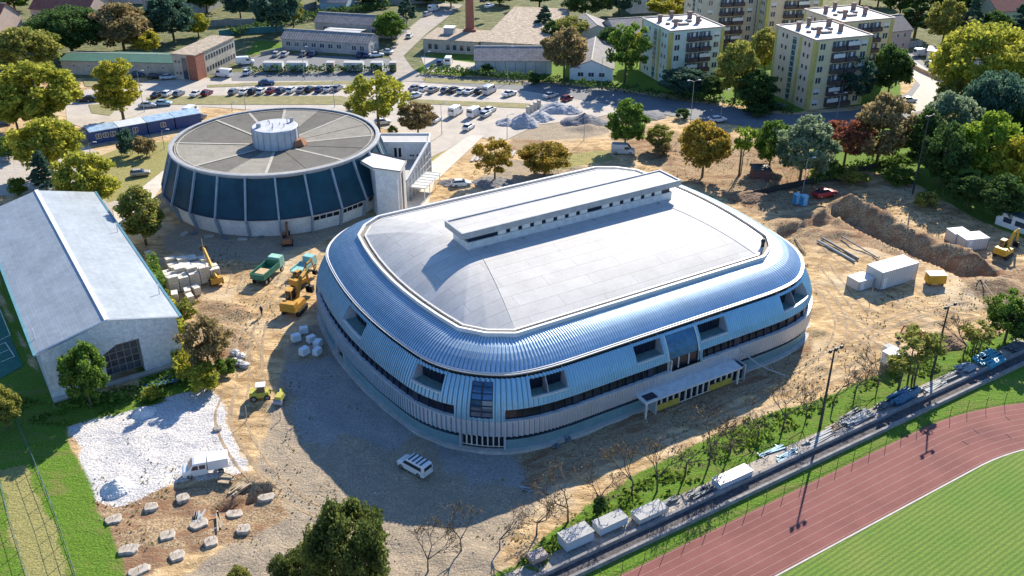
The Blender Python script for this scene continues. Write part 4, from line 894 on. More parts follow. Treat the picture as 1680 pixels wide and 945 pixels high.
# apartment blocks
def block(label, A, ang, w, d, floors, wallm, sidem, edgem, fh=2.85, top=.6):
    h = floors * fh + top; t = thing('apartment_block', label, 'apartment block', (A[0], A[1], 0), ang, 'panel apartment blocks beyond the street')
    mb = MB(); mb.box(0, w, 0, d, 0, h); mb.build('wall', wallm, t)
    mb = MB(); mb.box(-.06, 0, .9, d - .9, .4, h - .05); mb.build('side_panel', sidem, t)
    mb = MB()
    for x0, x1, y0, y1 in ((-.12, .9, -.12, 0), (w - .9, w + .05, -.12, 0), (-.12, -.001, 0, .9), (-.12, -.001, d - .9, d)): mb.box(x0, x1, y0, y1, .2, h - .3)
    mb.box(-.14, -.07, d / 2 - 3.1, d / 2 - 2.0, .3, h - .4); mb.build('corner_stripe', edgem, t)
    mb = MB(); mb.box(-.13, -.07, d / 2 - .75, d / 2 + .75, .3, h - 1.0); sw = mb.build('stair_window', mat('stair_green_glass', (0.06, 0.15, 0.13), .2, var=.4, scale=1.5), t)
    mb = MB()
    for k in range(floors * 2): mb.box(-.17, -.13, d / 2 - .75, d / 2 + .75, .6 + k * fh / 2, .72 + k * fh / 2)
    mb.build('glazing_bars', M_whitep, sw)
    mb = MB(); mb.box(0, w, 0, d, h, h + .05); rf = mb.build('roof', M_memb, t)
    mb = MB()
    for x0, x1, y0, y1 in ((-.2, w + .2, -.2, .12), (-.2, w + .2, d - .12, d + .2), (-.2, .12, .12, d - .12), (w - .12, w + .2, .12, d - .12)): mb.box(x0, x1, y0, y1, h, h + .35)
    mb.build('roof_kerb', mat('kerb_sheet', (0.45, 0.38, 0.34), .7), rf)
    for x, y, s in ((4.2, 5.2, .8), (2.6, 11.5, .9), (11.8, 6.5, .9), (12.6, 12.6, 1.0), (8.0, 14.8, .8)):
        mb = MB(); mb.box(x - s / 2, x + s / 2, y - s / 2, y + s / 2, h, h + 1.9); mb.box(x - s * .7, x + s * .7, y - s * .7, y + s * .7, h + 1.9, h + 2.05); mb.build('chimney', mat('vent_brick', (0.25, 0.17, 0.15), .9), rf)
    for x, y, sx, sy in ((7.2, 6.2, 2.8, 1.3), (7.6, 10.6, 2.8, 1.3), (3.3, 8.0, .9, .9), (10.6, 9.0, 1.0, .9), (13.8, 9.0, .9, .9)):
        mb = MB(); mb.box(x - sx / 2, x + sx / 2, y - sy / 2, y + sy / 2, h, h + .55); mb.build('roof_hatch', mat('dark_hatch', (0.27, 0.24, 0.22), .8), rf)
    rr = random.Random(label)
    for k in range(floors):
        z = .9 + k * fh
        for y in (d * .14, d * .24, d * .70, d * .80):                       # small side windows
            mb = MB(); mb.box(-.13, -.05, y - .3, y + .3, z + .5, z + 1.5); mb.build('window', GL2, t)
        for x, ww in ((2.2, 1.5), (w - 2.2, 1.5)):
            mb = MB(); mb.box(x - ww / 2, x + ww / 2, -.05, .02, z + .2, z + 1.6); wi = mb.build('window', GL2, t)
            mb = MB(); mb.box(x - .05, x + .05, -.09, -.05, z + .2, z + 1.6); mb.box(x - ww / 2 - .08, x - ww / 2, -.09, .0, z + .1, z + 1.7); mb.box(x + ww / 2, x + ww / 2 + .08, -.09, .0, z + .1, z + 1.7)
            if rr.random() < .3: mb.box(x - ww / 2, x + ww / 2, -.08, -.05, z + .7, z + 1.6)
            mb.build('window_frame', M_whitep, wi)
        for x in (w * .41, w * .64):                                        # loggias with balcony fronts
            bw_ = w * .105
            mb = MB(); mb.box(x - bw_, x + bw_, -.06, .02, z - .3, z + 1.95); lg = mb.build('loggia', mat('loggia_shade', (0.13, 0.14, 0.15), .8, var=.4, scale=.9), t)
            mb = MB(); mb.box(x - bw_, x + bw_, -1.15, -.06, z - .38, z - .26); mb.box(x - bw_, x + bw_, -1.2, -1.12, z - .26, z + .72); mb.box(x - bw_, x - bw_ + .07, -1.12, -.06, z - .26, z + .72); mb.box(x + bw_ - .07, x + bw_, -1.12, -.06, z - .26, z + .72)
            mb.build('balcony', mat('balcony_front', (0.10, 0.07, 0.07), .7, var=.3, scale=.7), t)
            mb = MB(); mb.box(x - .7, x - .62, -.14, -.07, z, z + 1.8); mb.box(x + .2, x + .9, -.11, -.07, z + .7, z + 1.8); mb.build('balcony_door', M_whitep, lg)
            if rr.random() < .35: mb = MB(); mb.box(x - bw_ + .1, x + bw_ - .1, -1.12, -1.02, z + .85, z + 1.85); mb.build('awning', M_whitep, lg)
    return t
M_yw = mat('yellow_block_paint', (0.72, 0.61, 0.38), .9, var=.06, scale=.3); M_pk = mat('peach_block_paint', (0.70, 0.55, 0.40), .9, var=.06, scale=.3); M_ye = mat('lemon_stripe_paint', (0.55, 0.47, 0.14), .9)
M_gw = mat('pale_green_block_paint', (0.60, 0.68, 0.58), .9, var=.06, scale=.3); M_gp = mat('mint_block_paint', (0.58, 0.68, 0.60), .9, var=.06, scale=.3)
M_bg = mat('beige_block_paint', (0.60, 0.51, 0.40), .9, var=.06, scale=.3)
BA = R(19.3)
block('six storey yellow apartment block nearest the street, peach side wall', (75.2, 234.6), BA, 16.7, 17.3, 6, M_yw, M_pk, M_ye)
block('pale green apartment block with white roof left of the yellow blocks', (42.7, 256.6), BA, 16.5, 17.0, 5, M_gw, M_gp, M_ye)
block('yellow apartment block standing directly behind the nearest yellow one', (88.0, 254.5), BA, 16.5, 17.3, 6, M_yw, M_pk, M_ye)
block('beige apartment block with dark balconies at the top, left of a matching one', (60, 302), BA - R(6), 18, 15, 6, M_bg, M_pk, M_bg)
block('peach apartment block at the top behind the yellow blocks', (79, 299), BA - R(8), 18.5, 15, 6, M_pk, M_bg, M_ye)

# blue site cabins beside the parking lot
M_blue = mat('blue_cabin_paint', (0.02, 0.07, 0.22), .45, var=.1); M_lb = mat('pale_blue_roof', (0.42, 0.55, 0.66), .4, .2, var=.25, scale=.7)
a = Vector((-97.4, 208.6)); b_ = Vector((-75.8, 223.2)); u = (b_ - a).normalized(); L = (b_ - a).length / 4
for i in range(4):
    p = a + u * (i * L + .15); t = thing('site_cabin', ['blue site cabin with white framed windows, left end of the row by the round hall', 'blue site cabin with a white roof, second from the left', 'plain blue site cabin, third from the left of the row', 'blue site cabin with sun-bleached roof, nearest the round hall roof'][i], 'cabin', (p.x, p.y, 0), math.atan2(u.y, u.x), 'blue site cabins in a row')
    mb = MB(); mb.box(0, L - .3, 0, 4.8, .15, 2.9); mb.build('wall', M_blue, t); mb = MB(); mb.box(-.08, L - .22, -.08, 4.88, 2.9, 3.02); mb.build('roof', M_lb if i != 1 else mat('cabin_white_roof', (0.6, 0.64, 0.66), .5), t)
    for k in range(3 if i == 0 else (1 if i < 3 else 0)):
        mb = MB(); x = 1.2 + k * 1.6 if i == 0 else 3; mb.box(x, x + 1.1, -.05, .02, 1.2, 2.2); w_ = mb.build('window', GL2, t); mb = MB()
        for q in ((x - .08, x), (x + 1.1, x + 1.18), (x + .5, x + .6)): mb.box(q[0], q[1], -.08, 0, 1.1, 2.3)
        mb.box(x - .08, x + 1.18, -.08, 0, 2.2, 2.3); mb.box(x - .08, x + 1.18, -.08, 0, 1.1, 1.2); mb.build('window_frame', M_whitep, w_)
    mb = MB(); mb.box(-.2, L, -.9, -.1, 0, .12); mb.build('skid', M_frame, t)

# hedges, fences, walls
def leafmesh(name, pts, size, rnd, flat=.0):
    """many small leaf faces at the given points"""
    n_ = len(pts); P = np.array(pts, float); rs = np.random.RandomState(rnd)
    a = rs.normal(size=(n_, 3)); a /= np.linalg.norm(a, axis=1)[:, None]; b = rs.normal(size=(n_, 3)); b -= a * (a * b).sum(1)[:, None]; b /= np.linalg.norm(b, axis=1)[:, None]
    s = size * (.6 + .8 * rs.rand(n_))[:, None]
    V = np.stack([P - a * s * .5 - b * s * .32, P + a * s * .1 - b * s * .5, P + a * s * .6, P + b * s * .45], 1).reshape(-1, 3)
    me = bpy.data.meshes.new(name); me.vertices.add(4 * n_); me.vertices.foreach_set('co', V.ravel()); me.loops.add(4 * n_); me.loops.foreach_set('vertex_index', np.arange(4 * n_))
    me.polygons.add(n_); me.polygons.foreach_set('loop_start', np.arange(0, 4 * n_, 4)); me.polygons.foreach_set('loop_total', np.full(n_, 4)); me.update(); return me
LEAF = {}
def leaf(name, c1, c2, tr=.48):
    if name in LEAF: return LEAF[name]
    m = mat('leaf_' + name, c1, .8, col2=c2, scale=.42, trans=tr, spec=.2, island=.4); LEAF[name] = m; return m
leaf('nearleaf', (0.19, 0.22, 0.055), (0.05, 0.085, 0.025)); leaf('dark', (0.111, 0.195, 0.046), (0.046, 0.091, 0.033)); leaf('green', (0.195, 0.299, 0.046), (0.078, 0.156, 0.033)); leaf('olive', (0.429, 0.390, 0.091), (0.169, 0.221, 0.052))
leaf('yellowgreen', (0.525, 0.483, 0.063), (0.231, 0.284, 0.047)); leaf('yellow', (0.55, 0.47, 0.05), (0.27, 0.30, 0.045)); leaf('orange', (0.50, 0.32, 0.05), (0.20, 0.20, 0.04))
leaf('bright', (0.34, 0.44, 0.045), (0.12, 0.21, 0.03)); leaf('bluedark', (0.117, 0.208, 0.130), (0.046, 0.104, 0.078)); leaf('brown', (0.416, 0.299, 0.143), (0.195, 0.182, 0.078)); leaf('red', (0.442, 0.130, 0.078), (0.169, 0.117, 0.065)); leaf('silver', (0.351, 0.416, 0.260), (0.065, 0.130, 0.058))
def hedge(label, pxs, h, w, m, dens=26, size=.5):
    P = W(pxs); rs = np.random.RandomState(int(abs(P[0][0]) * 7)); pts = []
    for (x1, y1), (x2, y2) in zip(P, P[1:]):
        L_ = math.hypot(x2 - x1, y2 - y1); n_ = int(L_ * dens); nx_, ny_ = -(y2 - y1) / L_, (x2 - x1) / L_
        for k in range(n_):
            f = rs.rand(); s = (rs.rand() - .5) * w; z = rs.rand() ** .6 * h * (.75 + .4 * math.sin(.9 * (x1 + f * (x2 - x1))) ** 2); pts.append((x1 + f * (x2 - x1) + nx_ * s, y1 + f * (y2 - y1) + ny_ * s, z + .1))
    c = pts[0]; base = (P[0][0], P[0][1], 0); me = leafmesh('hedge', [(x - base[0], y - base[1], z) for x, y, z in pts], size, 3); me.materials.append(m)
    o = bpy.data.objects.new('hedge', me); COL.objects.link(o); o.location = base; tag(o, label, 'hedge'); return o
hedge('dark clipped hedge in front of the row of trailers and the workshop yard', [(408, 121), (520, 120), (650, 119)], 2.2, 1.6, LEAF['dark'])
hedge('dark hedge along the street under the panel shed', [(705, 118), (780, 127), (860, 132), (930, 142), (1010, 150), (1060, 158)], 2.4, 2.0, LEAF['dark'])
hedge('lighter green shrubs along the factory entrance', [(690, 121), (735, 123), (770, 127)], 1.8, 2.4, LEAF['green'])
hedge('dark hedge at the foot of the apartment blocks', [(1060, 158), (1150, 168), (1260, 182), (1300, 187)], 2.0, 3.0, LEAF['dark'])
hedge('tall clipped hedge between the warehouse and the block stacks', [(252, 440), (262, 470), (268, 490)], 3.0, 1.6, LEAF['green'], 90, .4)
hedge('loose yellow green shrubs along the warehouse side', [(262, 495), (285, 540), (300, 590), (310, 625)], 2.0, 3.2, LEAF['yellowgreen'], 90, .45)
hedge('low bramble below the white gable', [(110, 665), (180, 655), (235, 640), (300, 615)], 0.8, 3.0, LEAF['green'], 50, .4)
hedge('dark shrubs in the top garden plots', [(380, 60), (520, 30), (640, 12)], 2.6, 4.0, LEAF['dark'], 30, .7)
hedge('ivy and weeds under the round topped tree row', [(1330, 300), (1420, 275), (1500, 262)], 1.6, 3, LEAF['green'], 40, .45)
# green strip of weeds beside the terrace walls: nobody could count it
rs = np.random.RandomState(11); pts = []
poly = W([(760, 960), (850, 920), (915, 872), (990, 815), (1060, 777), (1180, 712), (1290, 668), (1420, 620), (1500, 590), (1700, 520), (1700, 548), (1540, 610), (1420, 650), (1300, 700), (1130, 795), (1000, 852), (890, 925), (860, 960)])
bx_ = np.array(poly); N_ = 60000; X = rs.uniform(bx_[:, 0].min(), bx_[:, 0].max(), N_); Y = rs.uniform(bx_[:, 1].min(), bx_[:, 1].max(), N_)
k = (inpoly(X, Y, poly) + (fbm(X, Y, 3, 3) - .45) * 6 > 0.2) & (fbm(X, Y, 2.0, 3) > .40); X, Y = X[k], Y[k]; Z = height(X, Y) + rs.rand(len(X)) * .45 * (fbm(X, Y, 2.2, 2) * 2)
me = leafmesh('ground_cover', np.stack([X, Y, Z], 1), .42, 5); me.materials.append(leaf('weed', (0.203, 0.29, 0.043), (0.102, 0.174, 0.029))); o = bpy.data.objects.new('ground_cover', me); COL.objects.link(o); o['kind'] = 'stuff'
poly = W([(0, 640), (95, 665), (215, 655), (330, 600), (300, 560), (330, 620), (290, 660), (110, 700), (0, 690)]); bx_ = np.array(poly); N_ = 9000; X = rs.uniform(bx_[:, 0].min(), bx_[:, 0].max(), N_); Y = rs.uniform(bx_[:, 1].min(), bx_[:, 1].max(), N_)
k = (inpoly(X, Y, poly) > 0) & (fbm(X, Y, 2, 2) > .4); X, Y = X[k], Y[k]; me = leafmesh('ground_cover', np.stack([X, Y, rs.rand(len(X)) * .3], 1), .35, 6); me.materials.append(LEAF['green']); o = bpy.data.objects.new('ground_cover', me); COL.objects.link(o); o['kind'] = 'stuff'

def fence(label, P, h, step, m, rails, mesh_m=None, lean=0, r=.045):
    a = P[0]; t = thing('fence', label, 'fence', (a[0], a[1], float(height(*a))))
    q = [(x - a[0], y - a[1]) for x, y in P]
    for (x1, y1), (x2, y2) in zip(q, q[1:]):
        L_ = math.hypot(x2 - x1, y2 - y1); n_ = max(1, int(L_ / step))
        for k in range(n_):
            x, y = x1 + (x2 - x1) * k / n_, y1 + (y2 - y1) * k / n_; mb = MB(); mb.tube((x, y, 0), (x, y, h), r, n=5); mb.build('post', m, t)
        mb = MB()
        for z in rails: mb.tube((x1, y1, z), (x2, y2, z), .025, n=4)
        if mesh_m:
            for k in range(int(L_ / .35)): x, y = x1 + (x2 - x1) * k * .35 / L_, y1 + (y2 - y1) * k * .35 / L_; mb.tube((x, y, .05), (x, y, h), .008, n=3)
        mb.build('rails', m, t)
M_gpost = mat('green_fence_paint', (0.05, 0.14, 0.11), .6); M_dk = mat('dark_steel', (0.05, 0.05, 0.055), .6, .3)
fence('green wire fence between the two grass strips at lower left', W([(30, 700), (60, 770), (90, 845), (130, 965)]), 1.8, 2.6, M_gpost, (.1, .9, 1.75))
fence('green wire fence at the lower left edge of the picture', W([(-5, 770), (15, 850), (50, 965)]), 1.8, 2.6, M_gpost, (.1, .9, 1.75))
fence('thin dark post and rail fence along the outer edge of the running track', [tp(s, .35) for s in range(-30, 52, 6)], 1.7, 2.2, M_dk, (.06,), r=.035)
M_gwall = mat('garden_wall', (0.33, 0.33, 0.31), .9, var=.2)
def wall(name, label, pxs, h, w, m, cat='wall', world=False):
    P = pxs if world else W(pxs); a = P[0]; mb = MB()
    for (x1, y1), (x2, y2) in zip(P, P[1:]): mb.obox((x1 + x2) / 2 - a[0], (y1 + y2) / 2 - a[1], math.atan2(y2 - y1, x2 - x1), math.hypot(x2 - x1, y2 - y1), w, -.1, h)
    o = mb.build(name, m); o.location = (a[0], a[1], 0); tag(o, label, cat); return o
wall('garden_wall', 'grey garden fence wall behind the yellow green bush at the top', [(338, 44), (430, 40), (520, 12)], 2.2, .25, M_gwall)
wall('garden_wall', 'long pale garden wall running behind the rear workshop', [(520, 18), (640, 8), (730, 4)], 2.2, .25, M_gwall)
wall('low_yard_wall', 'low grey wall beside the parked cars left of the workshop', [(428, 92), (466, 84)], 1.3, .3, M_gwall)
wall('teal_board_fence', 'turquoise board fence under the dark tall tree', [(360, 60), (395, 56), (465, 52)], 2.0, .15, mat('turquoise_boards', (0.05, 0.22, 0.24), .8, var=.2), 'fence')
wall('stone_road_wall', 'low tan wall along the bright lane at the right', [(1485, 104), (1510, 118), (1545, 134)], 1.1, .4, mat('tan_stone', (0.42, 0.33, 0.24), .9, var=.2))
wall('white_panel_wall', 'white ribbed wall panels in front of the pink house', [(1466, 82), (1512, 76)], 2.0, .2, M_corr)
wall('dark_board_fence', 'dark board fence curving behind the trees at the right', [(1235, 322), (1300, 308), (1390, 290), (1480, 262), (1515, 262)], 1.3, .12, mat('dark_boards', (0.05, 0.045, 0.04), .9))
M_tw = mat('terrace_wall_concrete', (0.26, 0.25, 0.25), .9, var=.25, scale=.6, fine=.15, bscale=3)
for off, lb, hh in ((2.2, 'long low dark terrace wall nearest the running track', .55), (4.05, 'long low terrace wall between the timber stacks and the lower wall', .7)):
    P = [tl(s, off) for s in range(-38, 82, 4)]; wall('terrace_wall', lb, P, hh, .35, M_tw, world=True)
P = [tl(s, 3.1) for s in range(-38, 82, 2)]; ribbon('terrace_step', P, 1.5, .12, mat('shaded_ballast', (0.11, 0.10, 0.10), .95, var=.4, scale=2, fine=.3, bscale=6))  # ballast between the walls, its colour darkened to hold their shade
P = [tl(s, 5.3) for s in range(-38, 82, 2)]; ribbon('terrace_path', P, 2.2, .14, mat('dusty_path', (0.42, 0.37, 0.31), .95, var=.25, scale=1.2, fine=.3, bscale=5))

# ================================================================== trees
M_bark = mat('bark', (0.12, 0.09, 0.06), .95, var=.3, scale=3); M_bark2 = mat('grey_bark', (0.10, 0.085, 0.07), .95, var=.3, scale=3)
def blob(rs, n_leaves, n_cl, R_, Hc, flat=.0, tight=.26, inner=.55, cone=0, drop=0):
    C = []
    while len(C) < n_cl:
        v = rs.normal(size=3); v /= np.linalg.norm(v); r = inner + (1 - inner) * rs.rand() ** .5; v = v * r
        if v[2] < -.75 + flat: continue
        k = 1.0
        if cone: k = max(.08, (1 - (v[2] + 1) / 2) ** .8 * 1.25)
        C.append((v[0] * R_ * k * (.85 + .3 * rs.rand()), v[1] * R_ * k * (.85 + .3 * rs.rand()), v[2] * Hc))
    C = np.array(C); w = rs.rand(len(C)) + .4; which = rs.choice(len(C), n_leaves, p=w / w.sum())
    d = rs.normal(size=(n_leaves, 3)); d /= np.linalg.norm(d, axis=1)[:, None]; d *= (rs.rand(n_leaves) ** .4)[:, None] * R_ * tight
    d[:, 2] *= .7
    P = C[which] + d
    if drop: P[:, 2] -= drop * rs.rand(n_leaves) * R_ * .3
    return P
def trunk_mesh(H, r, cz, R_, rs, multi=1):
    mb = MB()
    for m_ in range(multi):
        ox, oy = ((rs.rand() - .5) * 1.2, (rs.rand() - .5) * 1.2) if multi > 1 else (0, 0)
        mb.tube((ox, oy, -.4), (ox * 1.3, oy * 1.3, cz * .62), r, r * .75, 7); mb.tube((ox * 1.3, oy * 1.3, cz * .6), (ox * 1.5, oy * 1.5, H * .8), r * .72, r * .2, 6)
        for k in range(6):
            a = k * 1.05 + rs.rand(); z0 = cz * (.5 + .09 * k); L_ = R_ * (.5 + .3 * rs.rand()); mb.tube((ox * 1.3, oy * 1.3, z0), (ox + math.cos(a) * L_, oy + math.sin(a) * L_, z0 + L_ * .8), r * .42, r * .1, 5)
    return mb
SH = {}
def make_shape(key, H, Wd, leaves, ncl, size, base=.3, multi=1, cone=0, rnd=1, flat=0, tight=.26, inner=.55, tr=.22, drop=0):
    rs = np.random.RandomState(rnd); R_ = Wd / 2 / (1 + tight * .6); Hc = H * (1 - base) / 2 / (1 + tight * .35); cz = H * base + Hc * 1.08
    P = blob(rs, leaves, ncl, R_, Hc, flat, tight, inner, cone, drop); P[:, 2] += cz
    me = leafmesh('crown', P, size, rnd); me.materials.append(LEAF['green'])
    mb = trunk_mesh(H, tr, cz, R_, rs, multi); t = bpy.data.meshes.new('trunk'); t.from_pydata(mb.v, [], mb.f); t.materials.append(M_bark)
    SH.setdefault(key, []).append((me, t, H, Wd))
for i in range(4): make_shape('round', 9.5, 9, 9500, 90, .38, .14, rnd=10 + i)
for i in range(2): make_shape('loose', 9, 9, 5600, 60, .34, .20, rnd=20 + i, inner=.35, tight=.22)
for i in range(2): make_shape('poplar', 13, 6.4, 9500, 90, .36, .10, rnd=30 + i, inner=.3, tight=.36)
for i in range(2): make_shape('big', 12, 17, 20000, 170, .42, .16, rnd=40 + i, inner=.6, tight=.2, tr=.4)
for i in range(2): make_shape('cone', 13, 6, 8500, 80, .36, .05, cone=1, rnd=50 + i, inner=.4, tight=.2)
for i in range(2): make_shape('shrub', 3.2, 4.2, 2200, 26, .27, .02, rnd=60 + i, inner=.3, tight=.36, multi=3, tr=.05)
make_shape('near', 9, 10.5, 22000, 110, .27, .12, rnd=70, inner=.55, tight=.24)
make_shape('thin', 8.5, 4.2, 900, 22, .38, .38, rnd=80, inner=.2, tight=.4, multi=3, tr=.10)
tree_n = {}
def tree(px, pb, pt, wpx, shape, col, label, group=None, name=None):
    a, up = mpp(pb); x, y = at(px, pb); H = (pb - pt) * up * .93; Wd = wpx * a * 1.14; H *= 1.06
    i = tree_n.get(shape, 0); tree_n[shape] = i + 1; cr, tk, h0, w0 = SH[shape][i % len(SH[shape])]
    nm = name or {'cone': 'conifer_tree', 'poplar': 'poplar_tree', 'shrub': 'shrub'}.get(shape, 'broadleaf_tree')
    t = thing(nm, label, 'shrub' if shape == 'shrub' else 'tree', (x, y, float(height(x, y))), (i * 1.7) % 6.28, group or ('shrubs' if shape == 'shrub' else 'trees around the site'))
    t.scale = (Wd / w0, Wd / w0, H / h0)
    c = bpy.data.objects.new('crown', cr); COL.objects.link(c); c.parent = t; c.material_slots[0].link = 'OBJECT'; c.material_slots[0].material = LEAF[col]
    k = bpy.data.objects.new('trunk', tk); COL.objects.link(k); k.parent = t
    return t
